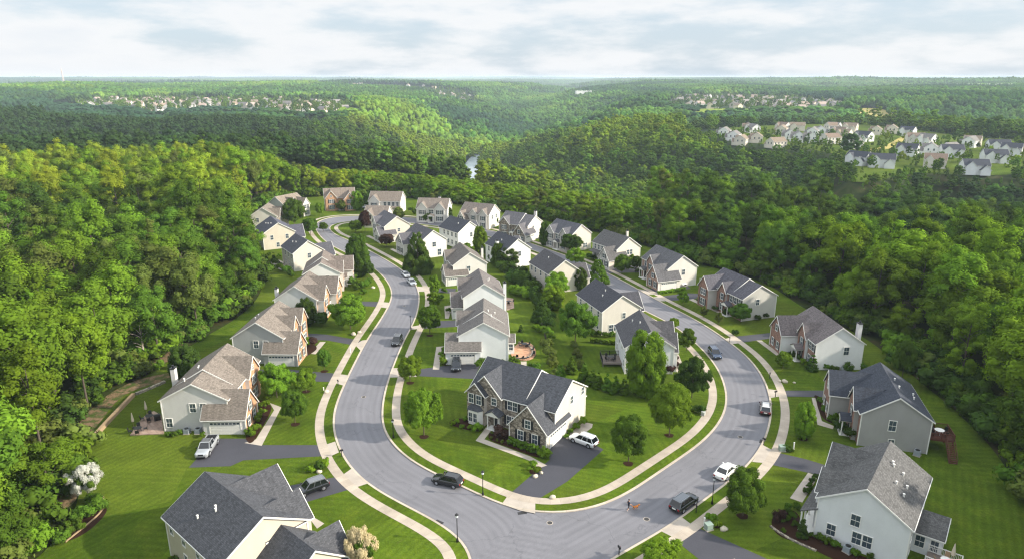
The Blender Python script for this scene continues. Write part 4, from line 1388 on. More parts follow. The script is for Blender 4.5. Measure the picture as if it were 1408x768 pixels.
for (px, py, hh, col, lab) in [(90, 128, 62, '#d2c4c0', 'red and white lattice mast above the far woods'), (490, 116, 46, '#e4e4e2', 'shorter white mast on the horizon'), (498, 114.5, 70, '#e9e9e8', 'taller white mast on the horizon')]:
    p = at(px, py)
    m = MB(); zb = tz(p.x, p.y)
    for k in range(4):
        a = k * math.pi / 2 + .6
        m.tube([(4.5 * math.cos(a), 4.5 * math.sin(a), 0), (1.0 * math.cos(a), 1.0 * math.sin(a), hh)], [.9, .5], 5)
    for i in range(9):
        z = hh * i / 9; r_ = 4.5 - 3.5 * i / 9; z2 = hh * (i + 1) / 9; r2 = 4.5 - 3.5 * (i + 1) / 9
        for k in range(4):
            a = k * math.pi / 2 + .6; b = a + math.pi / 2
            m.tube([(r_ * math.cos(a), r_ * math.sin(a), z), (r2 * math.cos(b), r2 * math.sin(b), z2)], .3, 4)
    m.lathe([(1.6, 0), (1.6, 5), (.3, 6), (.2, 14)], 8, 'z', (0, 0, hh))
    tag(m.build('radio_mast', m_plain('mast_paint', col), None, loc=(p.x, p.y, zb)), lab, 'mast')

# fields and cleared ground
def ground_patch(name, px, mat, lift=.3, sub=6):
    pts = [(v.x, v.y) for v in smooth_curve(G2(px), 8, closed=True)]
    s = sheet(name, pts, [], 0, mat)
    me = s.data
    bm = bmesh.new(); bm.from_mesh(me)
    bmesh.ops.subdivide_edges(bm, edges=bm.edges, cuts=2)
    co = np.array([v.co[:2] for v in bm.verts])
    z = terrain(co[:, 0], co[:, 1])
    for v, q in zip(bm.verts, z): v.co.z = q + lift
    bm.to_mesh(me); bm.free()
    tag(s, kind='structure')
    return pts


M_HAY = m_plain('dry_meadow', '#a1955a', .95, .02)
M_MEAD = m_plain('meadow_green', '#7f8f3a', .95, .02)
FIELDS = []
for px, m in [([(1177, 150), (1205, 149), (1240, 155), (1238, 159), (1200, 159), (1177, 157)], M_HAY), ([(470, 165), (500, 162), (512, 166), (490, 171), (470, 170)], M_MEAD), ([(450, 160), (463, 150), (474, 146), (479, 147), (462, 158), (455, 162)], m_plain('bare_track', '#cbbfa9', .95, .02)), ([(612, 180), (640, 180), (640, 186), (615, 187)], M_HAY),
              ([(1300, 128), (1352, 128), (1350, 131), (1300, 131)], M_MEAD), ([(40, 143), (105, 142), (104, 145), (40, 145)], M_MEAD), ([(960, 150), (1035, 150), (1035, 153), (962, 154)], M_MEAD)]:
    FIELDS.append(ground_patch('meadow', px, m))
DRY = ground_poly('dry_track', [(1188, 205), (1215, 202), (1236, 190), (1244, 188), (1242, 194), (1222, 205), (1195, 209)], .1, M_HAY)

# ------------------------------------------------------------------ trees
def ico(sub):
    bm = bmesh.new(); bmesh.ops.create_icosphere(bm, subdivisions=sub, radius=1)
    v = np.array([q.co[:] for q in bm.verts]); f = np.array([[w.index for w in q.verts] for q in bm.faces]); bm.free()
    return v, f


ICO1, ICO2 = ico(1), ico(2)


def np_mesh(name, V, F3, F4, mats, m3=0, m4=0, smooth=False):
    me = bpy.data.meshes.new(name)
    n3, n4 = len(F3), len(F4)
    me.vertices.add(len(V)); me.vertices.foreach_set('co', np.asarray(V, np.float32).ravel())
    loops = np.concatenate([np.asarray(F3, np.int32).ravel(), np.asarray(F4, np.int32).ravel()]) if n3 and n4 else np.asarray(F3 if n3 else F4, np.int32).ravel()
    me.loops.add(len(loops)); me.loops.foreach_set('vertex_index', loops)
    me.polygons.add(n3 + n4)
    tot = np.concatenate([np.full(n3, 3, np.int32), np.full(n4, 4, np.int32)])
    me.polygons.foreach_set('loop_start', np.concatenate([[0], np.cumsum(tot)[:-1]]).astype(np.int32))
    me.polygons.foreach_set('material_index', np.concatenate([np.full(n3, m3, np.int32), np.full(n4, m4, np.int32)]))
    if smooth: me.polygons.foreach_set('use_smooth', [True] * (n3 + n4))
    for m in mats: me.materials.append(m)
    me.update(calc_edges=True)
    me.validate()
    return me


def norm(a):
    return a / (np.linalg.norm(a, axis=-1, keepdims=True) + 1e-9)


def crown(name, seed, centers, radii, leaf_n, leaf, core=.70, mats=None, up=.35, m4=0, jitter=.34):
    """leaf faces gathered into boughs; a rough core in each bough"""
    g = np.random.default_rng(seed)
    centers = np.asarray(centers, float); radii = np.asarray(radii, float)
    mid = centers.mean(0)
    Vs, F3 = [], []
    b = 0
    if core:
        iv, if_ = ICO1
        for c, r in zip(centers, radii):
            q = iv * (r * core) * (1 + g.uniform(-.28, .28, (len(iv), 1))) * np.array([1, 1, .85]) + c
            Vs.append(q); F3.append(if_ + b); b += len(iv)
    n = len(centers)
    k = np.maximum(4, (leaf_n * (radii / radii.mean()) ** 2).astype(int))
    ci = np.repeat(np.arange(n), k)
    out = norm(centers - mid + 1e-3)
    d = norm(g.normal(size=(len(ci), 3)) + out[ci] * .55 + np.array([0, 0, up]))
    pos = centers[ci] + d * (radii[ci] * g.uniform(.72, 1.12, len(ci)))[:, None] * np.array([1, 1, .88])
    nr = norm(d * 1.0 + out[ci] * .25 + g.normal(size=d.shape) * jitter + np.array([0, 0, .25]))
    a = norm(np.cross(nr, g.normal(size=d.shape)))
    c2 = np.cross(nr, a)
    s = leaf * g.uniform(.55, 1.25, len(ci))
    w = s * g.uniform(.6, 1.0, len(ci))
    q = np.stack([pos - a * s[:, None] * .5, pos + c2 * w[:, None] * .42, pos + a * s[:, None] * .62, pos - c2 * w[:, None] * .42], 1).reshape(-1, 3)
    F4 = np.arange(len(q)).reshape(-1, 4) + b
    Vs.append(q)
    F3 = np.concatenate(F3) if F3 else np.zeros((0, 3), int)
    return np_mesh(name, np.concatenate(Vs), F3, F4, mats or [M_LEAF], 0, m4)


def boughs(seed, n, Rx, z0, z1, shape='round', rs=(1.0, 1.7)):
    g = np.random.default_rng(seed)
    C, Rr = [], []
    H = z1 - z0
    lob = [(g.uniform(0, 6.28), g.uniform(.75, 1.25)) for _ in range(5)]
    while len(C) < n:
        a = g.uniform(0, 2 * math.pi)
        if shape == 'cone':
            u = g.uniform(0, 1) ** 1.25
            r = Rx * (1 - u) ** .85 * g.uniform(.72, 1.0) + .1
            z = z0 + H * u
            br = rs[0] + (rs[1] - rs[0]) * (1 - u)
        elif shape == 'column':
            u = g.uniform(0, 1)
            r = Rx * (math.sin(math.pi * (.12 + .8 * u)) ** .6) * g.uniform(.55, 1.0)
            z = z0 + H * u
            br = g.uniform(*rs)
        else:
            d = g.normal(size=3); d /= np.linalg.norm(d)
            if d[2] < -.75: continue
            k = g.uniform(.62, 1.0)
            wob = 1 + .20 * math.sin(2 * a + lob[0][0]) + .13 * math.sin(3 * a + lob[1][0])
            if shape == 'lumpy': wob *= 1 + .22 * math.sin(2.2 * d[2] * 3 + lob[2][0] + a)
            lo = .8 if d[2] < 0 else 1.0
            C.append((math.cos(a) * math.hypot(d[0], d[1]) * Rx * k * wob, math.sin(a) * math.hypot(d[0], d[1]) * Rx * k * wob, (z0 + z1) / 2 + d[2] * H / 2 * k * lo)); Rr.append(g.uniform(*rs)); continue
        C.append((r * math.cos(a), r * math.sin(a), z)); Rr.append(br)
    return np.array(C), np.array(Rr)


def trunk_mesh(seed, h, r, limbs, col, spread=.5):
    g = random.Random(seed)
    m = MB()
    pts = [(0, 0, -.2)]; x = y = 0
    for i in range(1, 6):
        x += g.uniform(-.04, .04) * h * .2; y += g.uniform(-.04, .04) * h * .2
        pts.append((x, y, h * i / 5))
    m.tube(pts, [r * 1.25, r, r * .85, r * .68, r * .5, r * .22], 7)
    for i in range(limbs):
        z = h * g.uniform(.3, .8); a = g.uniform(0, 6.28); ln = h * spread * g.uniform(.35, .6)
        m.tube([(x * z / h, y * z / h, z), (ln * .5 * math.cos(a), ln * .5 * math.sin(a), z + ln * .45), (ln * math.cos(a), ln * math.sin(a), z + ln * .75)], [r * .42, r * .28, r * .1], 5)
    return m.mesh('trunk', m_bark(col), True)


GREENS = {'mid': (.068, .126, .014), 'deep': (.044, .080, .014), 'blue': (.036, .066, .022), 'light': (.110, .190, .016), 'lime': (.128, .212, .015), 'olive': (.100, .132, .026), 'yellow': (.205, .265, .020), 'gold': (.22, .18, .05),
          'purple': (.055, .032, .026), 'white': (.58, .58, .53), 'cream': (.55, .46, .28), 'forest': (.062, .112, .016)}
PROTO = {}


def proto(kind, make):
    PROTO[kind] = make()
    return PROTO[kind]


# woodland trees, about 20 m
FT = []
for i, (sh, n, Rx, z0, z1, rs, ln, lf) in enumerate([('round', 44, 4.9, 4.5, 20, (1.0, 2.1), 120, .46), ('lumpy', 50, 5.2, 3.5, 19, (.95, 2.1), 115, .45), ('round', 40, 4.3, 5.0, 23, (1.0, 2.0), 120, .46), ('column', 44, 3.7, 3.0, 24, (.9, 1.9), 110, .45), ('lumpy', 56, 6.2, 3.5, 18, (1.0, 2.2), 115, .48), ('cone', 64, 4.2, 1.5, 21, (.45, 1.5), 90, .40), ('round', 50, 5.4, 2.5, 17, (1.0, 2.1), 115, .46)]):
    C, r_ = boughs(100 + i, n, Rx, z0, z1, sh, rs)
    FT.append((crown('crown', 200 + i, C, r_, ln, lf), trunk_mesh(300 + i, z1 * .82, .23, 7, '#574f46', .34)))
# lighter copies for the mid distance, and several tree heads in one for the far woods
FT_LOD = []
for i, (sh, n, Rx, z0, z1, rs) in enumerate([('round', 40, 4.9, 4.5, 20, (1.0, 1.9)), ('round', 44, 5.4, 4.0, 19, (1.0, 1.9)), ('column', 36, 3.7, 3.0, 23, (1.0, 1.7)), ('round', 38, 4.3, 5.0, 22, (1.0, 1.8)), ('cone', 40, 3.8, 2.0, 21, (.6, 1.5)), ('lumpy', 46, 5.8, 3.5, 18, (1.0, 2.0))]):
    C, r_ = boughs(400 + i, n, Rx, z0, z1, sh, rs)
    FT_LOD.append(crown('crown', 500 + i, C, r_, 22, .85, .84))


def grove(seed, n, ext, lo, hi):
    g = np.random.default_rng(seed)
    Vs, F = [], []; b = 0
    iv, f_ = ICO1
    for k in range(n):
        x, y = g.uniform(-ext, ext, 2)
        h = g.uniform(lo, hi); r = g.uniform(.22, .32) * h
        for j in range(4):
            c = np.array([x, y, h * .62]) + g.normal(size=3) * np.array([.42, .42, .34]) * r
            q = iv * r * g.uniform(.5, .8) * (1 + g.uniform(-.3, .3, (len(iv), 1))) * np.array([1, 1, 1.15]) + c
            Vs.append(q); F.append(f_ + b); b += len(iv)
    return np_mesh('grove', np.concatenate(Vs), np.concatenate(F), np.zeros((0, 4), int), [M_LEAF])


GR = [grove(600 + i, 8, 12, 15, 24) for i in range(4)]
GF = [grove(620 + i, 60, 46, 14, 26) for i in range(3)]

BUSH = []
for i in range(4):
    C, r_ = boughs(700 + i, 16, .62, .18, 1.05, 'round', (.26, .42))
    BUSH.append(crown('foliage', 720 + i, C, r_, 46, .17, .8))
CONEB = []
for i in range(2):
    C, r_ = boughs(740 + i, 34, .55, .1, 2.6, 'cone', (.16, .40))
    CONEB.append(crown('foliage', 750 + i, C, r_, 60, .13, .85))
UNDER = []
for i in range(3):
    C, r_ = boughs(760 + i, 14, 1.6, .2, 2.6, 'lumpy', (.6, 1.0))
    UNDER.append(crown('foliage', 770 + i, C, r_, 40, .42, .75))
# garden trees built to unit size: crown 1 wide (radius .5) between z .22 and 1
GT = {}
for i, (k, sh, n, rs, ln, lf, z0) in enumerate([('maple', 'round', 120, (.075, .145), 120, .040, .02), ('oval', 'column', 120, (.09, .15), 115, .040, .0), ('cone', 'cone', 120, (.05, .15), 95, .036, .0), ('airy', 'lumpy', 84, (.065, .13), 90, .045, .06), ('spread', 'lumpy', 120, (.075, .145), 105, .042, .0), ('vase', 'round', 110, (.08, .145), 115, .042, .06)]):
    C, r_ = boughs(800 + i, n, .43 if sh != 'cone' else .47, z0 + .07, .95, sh, rs)
    GT[k] = (crown('crown', 820 + i, C, r_, ln, lf, .82), trunk_mesh(840 + i, .66, .014, 6, '#5c5148', .26))


def lin(c, v=1.0):
    return (c[0] * v, c[1] * v, c[2] * v, 1)


def add_tree(name, label, cat, meshes, loc, scale, col, rz, group=None, crown_name='crown'):
    e = empty(name, loc, rz, label, cat, group)
    e.scale = scale if isinstance(scale, (tuple, list)) else (scale,) * 3
    c = put(crown_name, meshes[0], e)
    c.color = col
    if meshes[1] is not None:
        put('trunk', meshes[1], e)
    return e


# ---- garden and verge trees, each where its trunk meets the ground in the photo
YARD = [(583, 598, 47, 536, 'maple', 'light', 'round dense green tree on the corner lawn before the stone fronted house'), (564, 524, 31, 490, 'vase', 'light', 'small bright green tree at the mouth of the white garage drive'), (591, 458, 31, 420, 'maple', 'mid', 'round green tree with mulch ring on the lawn of the white garage house'),
        (597, 424, 17, 402, 'airy', 'light', 'slim young tree below the grey house drive on the island street'), (598, 408, 16, 379, 'airy', 'light', 'narrow light tree in front of the mid island grey roofed house'), (575, 374, 31, 320, 'cone', 'forest', 'big cone shaped tree before the pale house with door hood'), (582, 376, 16, 354, 'maple', 'deep', 'low dark round tree at the foot of the big cone shaped tree'),
        (494, 379, 31, 325, 'oval', 'forest', 'tall egg shaped tree at the outer kerb of the upper bend'), (505, 381, 19, 359, 'maple', 'deep', 'small dark tree under the tall egg shaped one at the bend'), (489, 320, 17, 303, 'maple', 'mid', 'small round tree alone on the lawn inside the far bend'), (422, 447, 26, 412, 'oval', 'deep', 'dark upright tree at the near corner of the white brick gabled house'),
        (443, 448, 18, 429, 'maple', 'deep', 'squat dark round tree beside the front path of the white brick gabled house'), (482, 452, 52, 408, 'spread', 'light', 'wide spreading light green tree on the lawn by the outer sidewalk'), (446, 508, 19, 481, 'maple', 'mid', 'young round tree with stone ring on the lawn of the grey sided house'),
        (421, 538, 28, 508, 'vase', 'light', 'round light tree beside the drive of the grey sided house'), (381, 546, 42, 502, 'spread', 'light', 'loose light green tree by the garden path between the two brick fronted houses'), (406, 581, 32, 536, 'maple', 'mid', 'round green tree on the lawn above the silver pickup drive'), (886, 541, 54, 460, 'oval', 'light', 'largest round tree on the island, hiding the deck house wall'),
        (920, 598, 50, 530, 'maple', 'light', 'round tree with mulch ring nearest the inner sidewalk of the island curve'), (951, 548, 38, 493, 'airy', 'deep', 'dark uneven pine like tree beside the inner sidewalk curve'), (864, 634, 48, 572, 'maple', 'mid', 'dense round tree on the corner lawn beside the white car drive'), (1104, 602, 27, 556, 'oval', 'light', 'young upright tree with mulch ring before the grey blue roofed house'),
        (1021, 709, 52, 648, 'vase', 'mid', 'tree overhanging the sidewalk by the white railed deck house lawn'), (1076, 507, 23, 484, 'airy', 'light', 'small thin tree on the lawn before the brick house with white end wall'), (944, 482, 23, 452, 'airy', 'mid', 'young tree on the inner verge of the island curve'), (926, 452, 13, 437, 'maple', 'light', 'small ball shaped tree at the inner kerb beside the deck house'),
        (1018, 442, 27, 418, 'spread', 'mid', 'bushy tree at the corner of the wide brick house'), (939, 420, 14, 400, 'airy', 'light', 'thin sapling on the lawn of the wide brick house'), (967, 436, 9, 421, 'airy', 'olive', 'sparse sapling nearest the walk of the wide brick house'), (988, 446, 9, 430, 'airy', 'olive', 'second sparse sapling on the lawn of the wide brick house'),
        (791, 472, 46, 417, 'spread', 'mid', 'large domed tree in the middle of the island gardens'), (765, 408, 33, 376, 'vase', 'light', 'light domed tree before the near end of the cream garage house'), (797, 398, 20, 370, 'oval', 'deep', 'dark tree at the street side of the cream garage house'), (821, 390, 23, 357, 'cone', 'mid', 'pointed tree on the inner side of the back street'),
        (855, 377, 21, 351, 'maple', 'mid', 'round tree on the lawn between the two silver car drives'), (750, 337, 18, 307, 'oval', 'forest', 'upright tree between the blue car house and the columned house'), (785, 347, 27, 322, 'maple', 'deep', 'dark round tree before the columned house'), (791, 364, 23, 342, 'vase', 'light', 'light round tree on the back street corner of the columned house'),
        (660, 347, 19, 313, 'oval', 'light', 'narrow light tree beside the white house facing the island lawns'), (700, 368, 33, 342, 'spread', 'deep', 'dark mound of a tree under the white chimney house'), (685, 366, 18, 335, 'oval', 'mid', 'upright tree between the two charcoal roofed white houses'), (405, 312, 28, 274, 'maple', 'forest', 'dense round tree covering the cream gables above the bend'),
        (427, 323, 20, 300, 'maple', 'forest', 'small dense tree at the outer side of the far bend'), (440, 297, 12, 279, 'maple', 'light', 'small bright ball shaped tree west of the far brick house'), (491, 289, 18, 264, 'oval', 'light', 'light tree at the near corner of the far brick house'), (507, 285, 15, 267, 'oval', 'deep', 'darker tree between the two tan roofed far houses'),
        (521, 288, 17, 270, 'maple', 'lime', 'yellow green tree before the five window far house'), (615, 303, 14, 285, 'maple', 'deep', 'dense small tree at the end wall of the twin gable white house'), (680, 310, 11, 296, 'maple', 'deep', 'small dark tree at the cream end wall of the triple gable house'), (548, 303, 19, 286, 'spread', 'olive', 'olive tree behind the two tone roofed house'),
        (532, 339, 19, 322, 'maple', 'purple', 'dark purple leaved tree at the corner of the two tone roofed house'), (502, 318, 14, 290, 'maple', 'purple', 'dark reddish tree beside the small white gable at the far bend'), (122, 684, 34, 640, 'airy', 'white', 'white blossoming dogwood in the bed at the wood edge'), (497, 790, 40, 728, 'spread', 'cream', 'cream flowering tree by the end of the large tan house'),
        (760, 424, 30, 394, 'oval', 'lime', 'yellow green tree in the hedge belt behind the cream garage house'), (745, 442, 22, 412, 'cone', 'deep', 'dark pointed tree at the bend of the garden hedge'), (588, 305, 13, 292, 'maple', 'mid', 'little tree on the far verge between the two white far houses'), (700, 314, 14, 300, 'maple', 'mid', 'little tree between the triple gable house and the striped roof house'),
        (256, 522, 40, 477, 'oval', 'deep', 'dark shrubby tree right behind the white chimney'), (905, 780, 50, 745, 'airy', 'lime', 'thin lime green sapling by the near verge'), (1240, 520, 30, 470, 'spread', 'mid', 'low bushy tree behind the dark blue roof'), (642, 350, 16, 335, 'airy', 'light', 'wispy tree beside the narrow light one'), (875, 372, 14, 352, 'maple', 'deep', 'small dark tree hard by the brick garage gable house'),
        (640, 330, 14, 312, 'maple', 'mid', 'small tree at the rear of the white house facing the island lawns'), (445, 318, 11, 306, 'maple', 'mid', 'little round tree on the outer lawn of the far bend'), (470, 290, 15, 276, 'spread', 'olive', 'olive shrub tree before the far brick house'), (868, 365, 10, 350, 'airy', 'light', 'slim light tree by the cream end gable')]
YARD_XY = []
for i, (bx, by, wpx, ty, k, colk, lab) in enumerate(YARD):
    p = at(bx, by, .1)
    H_ = max(2.5, height_to(p, ty) * 1.03)
    W_ = wpx / scale_at(p) * (1.0 if k == 'spread' else 1.12)
    YARD_XY.append((p.x, p.y, W_ * .5))
    cat = 'flowering tree' if colk in ('white', 'cream') else 'tree'
    v = random.uniform(.92, 1.08)
    e = add_tree('garden_tree', lab, cat, GT[k], p, (W_, W_, H_), lin(GREENS[colk], v), random.uniform(0, 6.28))
    if colk in ('white', 'cream'):
        e.children[0].active_material
        me = GT[k][0].copy(); me.materials.clear(); me.materials.append(M_PETAL); e.children[0].data = me
        C, r_ = boughs(880 + i, 30, .34, .22, .84, 'lumpy', (.09, .14))
        f = put('foliage', crown('foliage', 890 + i, C, r_, 40, .05, .9), e); f.color = lin(GREENS['mid'])
RINGS = [(583, 600), (591, 461), (446, 510), (406, 583), (920, 598), (864, 637), (1104, 603), (1021, 709), (564, 526), (421, 538)]
for q in RINGS:
    p = at(*q, .12); s = 14 / scale_at(p) if q[1] > 590 else 1.0
    r_ = [(p.x + (.75 + .1 * math.sin(3 * a)) * math.cos(a), p.y + (.75 + .08 * math.cos(2 * a)) * math.sin(a)) for a in [i * .35 for i in range(18)]]
    ring = sheet('mulch_ring', r_, [], .13, M_MULCH); tag(ring, kind='structure')

# ---- shrubs
SHRUB_GROUPS = [('clipped green shrub in the brick front bed by the silver pickup', 'shrubs of the brick front bed by the pickup', 'bush', 'light', [(346, 598, 15), (352, 592, 12), (357, 579, 13), (360, 570, 12), (365, 561, 13), (369, 548, 12)]),
                ('low shrub along the pale end wall of the chimney house', 'shrubs along the chimney house end wall', 'bush', 'mid', [(240, 600, 9), (246, 598, 10), (232, 599, 8), (279, 600, 8)]),
                ('yellow green shrub below the brick gables of the grey sided house', 'shrubs below the grey sided house brick gables', 'bush', 'light', [(406, 497, 14), (411, 490, 13), (416, 485, 12), (421, 478, 12), (424, 471, 11)]),
                ('reddish shrub near the front path of the grey sided house', None, 'bush', 'purple', [(430, 476, 15)]),
                ('shrub in the flowering bed beside the tall egg shaped tree', 'shrubs of the flowering bed at the bend', 'bush', 'mid', [(483, 393, 14), (493, 398, 16), (502, 396, 14), (476, 388, 12), (508, 391, 10), (488, 382, 12), (499, 404, 10)]),
                ('yellow shrub beside the boulder by the drive of the tan house', 'yellow shrubs by the tan house drive', 'bush', 'lime', [(427, 648, 12), (447, 641, 13)]),
                ('dark shrub between two yellow ones by the drive of the tan house', None, 'bush', 'deep', [(437, 646, 14)]),
                ('small yellow green shrub in the dark bed under the white bay window', 'small shrubs under the white bay window', 'bush', 'light', [(635, 588, 7), (647, 590, 8), (622, 584, 8), (628, 581, 7), (640, 578, 8)]),
                ('large round clipped shrub beside the stone front portico', None, 'bush', 'light', [(656, 592, 14)]),
                ('dark red maple shrub in the bed before the stone garage gable', None, 'bush', 'purple', [(688, 601, 19)]),
                ('little tufted shrub along the curved front walk of the stone house', 'tufted shrubs along the stone house walk', 'bush', 'olive', [(675, 603, 5), (684, 606, 5), (691, 609, 6), (676, 596, 5)]),
                ('tall round shrub at the drive corner of the stone garage gable', None, 'bush', 'light', [(749, 628, 17)]),
                ('shrub of the little rock bed beside the stone house drive', 'shrubs of the rock bed by the drive', 'bush', 'light', [(733, 640, 11), (738, 650, 10), (728, 646, 7)]),
                ('shrub in the rock garden by the garage side of the stone house', 'shrubs in the garage side rock garden', 'bush', 'light', [(784, 596, 9), (792, 590, 10), (801, 584, 13), (779, 601, 7)]),
                ('shrub by the front walk of the white garage house', 'shrubs by the white garage house walk', 'bush', 'light', [(610, 500, 13), (607, 490, 9), (612, 484, 9), (616, 478, 8)]),
                ('shrub behind the charcoal roof ridge beside the round patio', 'shrubs between the charcoal ridge and the patio', 'bush', 'mid', [(663, 505, 18), (687, 505, 14), (740, 512, 16), (730, 508, 12), (706, 500, 12)]),
                ('shrub in the front bed of the dark blue roofed house', 'shrubs of the dark blue roofed house front bed', 'bush', 'mid', [(1126, 551, 8), (1131, 556, 10), (1134, 565, 11), (1140, 574, 11), (1143, 580, 11), (1150, 578, 12)]),
                ('pot plant with red flowers at the head of the dark blue roofed house walk', None, 'bush', 'purple', [(1123, 548, 6)]),
                ('shrub at the near corner of the dark blue roofed house', 'shrubs at the dark blue roofed house corner', 'bush', 'deep', [(1155, 592, 15), (1167, 602, 17), (1200, 609, 7), (1162, 590, 12)]),
                ('dark shrub before the brick front of the white end wall house', 'dark shrubs before the white end wall house', 'bush', 'deep', [(1066, 462, 9), (1071, 468, 9), (1077, 474, 10), (1082, 480, 9), (1090, 490, 11), (1097, 495, 10)]),
                ('pale round shrub at the corner of the white end wall house', 'pale shrubs at the white end wall house corner', 'bush', 'light', [(1105, 501, 10), (1109, 505, 8)]),
                ('low shrub along the foot of the bright white end wall', 'shrubs along the bright white end wall', 'bush', 'mid', [(1135, 508, 11), (1143, 509, 9), (1166, 510, 14), (1184, 507, 12), (1150, 509, 7)]),
                ('shrub in the stone edged bed of the white railed deck house', 'shrubs of the stone edged bed', 'bush', 'mid', [(1079, 716, 12), (1089, 712, 11), (1092, 722, 9), (1085, 704, 14), (1096, 700, 12), (1076, 731, 8)]),
                ('plum coloured shrub in the stone edged bed', None, 'bush', 'purple', [(1071, 718, 20)]),
                ('shrub along the white end wall of the railed deck house', 'shrubs along the railed deck house end wall', 'bush', 'mid', [(1126, 742, 14), (1138, 748, 13), (1147, 752, 12), (1176, 764, 12), (1116, 738, 8), (1196, 768, 10)]),
                ('hedge shrub beside the walk of the railed deck house', 'hedge shrubs beside the railed deck house walk', 'bush', 'deep', [(1109, 678, 10), (1113, 671, 10), (1117, 664, 10), (1121, 658, 9)]),
                ('round shrub by the utility boxes near the dark kerbside car', 'shrubs by the kerbside utility boxes', 'bush', 'light', [(978, 716, 15), (986, 724, 11)]),
                ('shrub round the utility box before the dark blue roofed house', 'shrubs round the lawn utility box', 'bush', 'deep', [(1080, 619, 11), (1087, 620, 8)]),
                ('shrub of the belt dividing the island back gardens', 'shrubs of the belt dividing the island gardens', 'bush', 'deep', [(690, 374, 20), (697, 381, 21), (706, 387, 22), (714, 391, 23), (722, 396, 24), (730, 403, 24), (737, 412, 22), (742, 421, 21), (746, 430, 20), (683, 366, 18), (677, 358, 16), (700, 374, 18), (717, 384, 20), (727, 391, 18), (735, 398, 18), (752, 440, 20), (755, 452, 18), (671, 352, 14)]),
                ('light low shrub on the garden side of the dividing belt', 'light shrubs of the dividing belt', 'bush', 'light', [(712, 406, 18), (721, 409, 20), (704, 402, 13)]),
                ('white flowering shrub along the dark garden fence', 'white flowering shrubs along the garden fence', 'bush', 'olive', [(752, 478, 18), (755, 490, 18), (760, 503, 18), (772, 512, 15), (788, 480, 14), (793, 492, 14), (797, 505, 15), (764, 520, 16)]),
                ('mounded shrub in the lawn bed behind the round patio', 'mounded shrubs behind the round patio', 'bush', 'light', [(737, 455, 12), (745, 458, 14), (754, 461, 12), (757, 466, 10)]),
                ('shrub on the verge bed near the deck house path', 'shrubs on the deck house path bed', 'bush', 'purple', [(926, 505, 12), (921, 513, 14), (927, 494, 10)]),
                ('dark low shrub beside the inner sidewalk of the curve', 'dark shrubs beside the inner sidewalk', 'bush', 'deep', [(955, 566, 13), (963, 568, 12), (942, 556, 16)]),
                ('shrub in the front bed of the wide brick house', 'shrubs of the wide brick house bed', 'bush', 'deep', [(962, 415, 8), (969, 419, 9), (976, 423, 9), (983, 427, 9), (998, 432, 10), (1052, 437, 9), (1011, 461, 9), (1042, 440, 8)]),
                ('shrub in the front bed of the brick garage gable house', 'shrubs of the brick garage gable house bed', 'bush', 'deep', [(879, 376, 9), (886, 379, 8), (893, 383, 8), (900, 386, 8), (907, 389, 8)]),
                ('shrub in the front bed of the small front gable house', 'shrubs of the small front gable house bed', 'bush', 'deep', [(810, 357, 10), (817, 357, 8), (826, 360, 7), (834, 364, 7)]),
                ('shrub along the rear wall of the triple window house', 'shrubs along the triple window house', 'bush', 'mid', [(822, 462, 9), (832, 463, 9), (842, 463, 10), (852, 461, 9), (816, 461, 8), (790, 440, 9), (800, 447, 8)]),
                ('low shrub in the garden of the terrace by the wood', 'shrubs of the terrace garden', 'bush', 'mid', [(378, 366, 12), (386, 372, 12), (394, 376, 12), (402, 380, 11), (368, 366, 9), (384, 353, 6), (371, 352, 6)]),
                ('shrub before the far brick house', 'shrubs before the far brick house', 'bush', 'olive', [(451, 286, 8), (459, 287, 8), (466, 288, 7), (478, 286, 9), (484, 284, 8)]),
                ('shrub before the twin gable white house', 'shrubs before the twin gable white house', 'bush', 'mid', [(585, 298, 7), (593, 299, 7), (600, 300, 7), (572, 295, 10), (566, 292, 8)]),
                ('shrub in the bed under the blossoming dogwood', 'shrubs in the dogwood bed', 'bush', 'mid', [(136, 700, 24), (118, 712, 22), (104, 716, 18), (96, 732, 20), (126, 692, 20), (112, 726, 18), (86, 744, 20)]),
                ('light shrub on the slope above the retaining wall', 'light shrubs above the retaining wall', 'bush', 'light', [(116, 548, 20), (128, 536, 16), (110, 552, 14), (142, 540, 9), (220, 508, 16), (240, 506, 12), (100, 570, 18), (185, 515, 12)]),
                ('shrub beside the grey roofed terrace house drive', 'shrubs beside the terrace house drive', 'bush', 'mid', [(619, 430, 10), (622, 416, 10), (611, 402, 8), (606, 412, 9)]),
                ('shrub under the cream flowering tree', 'shrubs under the cream flowering tree', 'bush', 'mid', [(488, 764, 14), (240, 775, 16)])]
for lab, grp, k, colk, pts in SHRUB_GROUPS:
    for j, (x, y, w) in enumerate(pts):
        p = at(x, y, .11); W_ = w / scale_at(p)
        YARD_XY.append((p.x, p.y, W_ * .5))
        o = put('shrub', random.choice(BUSH), None, p, random.uniform(0, 6.28))
        o.scale = (W_ * .66, W_ * .66, W_ * random.uniform(.62, .82))
        o.color = lin(GREENS[colk], random.uniform(.9, 1.15))
        tag(o, lab, 'shrub', grp)
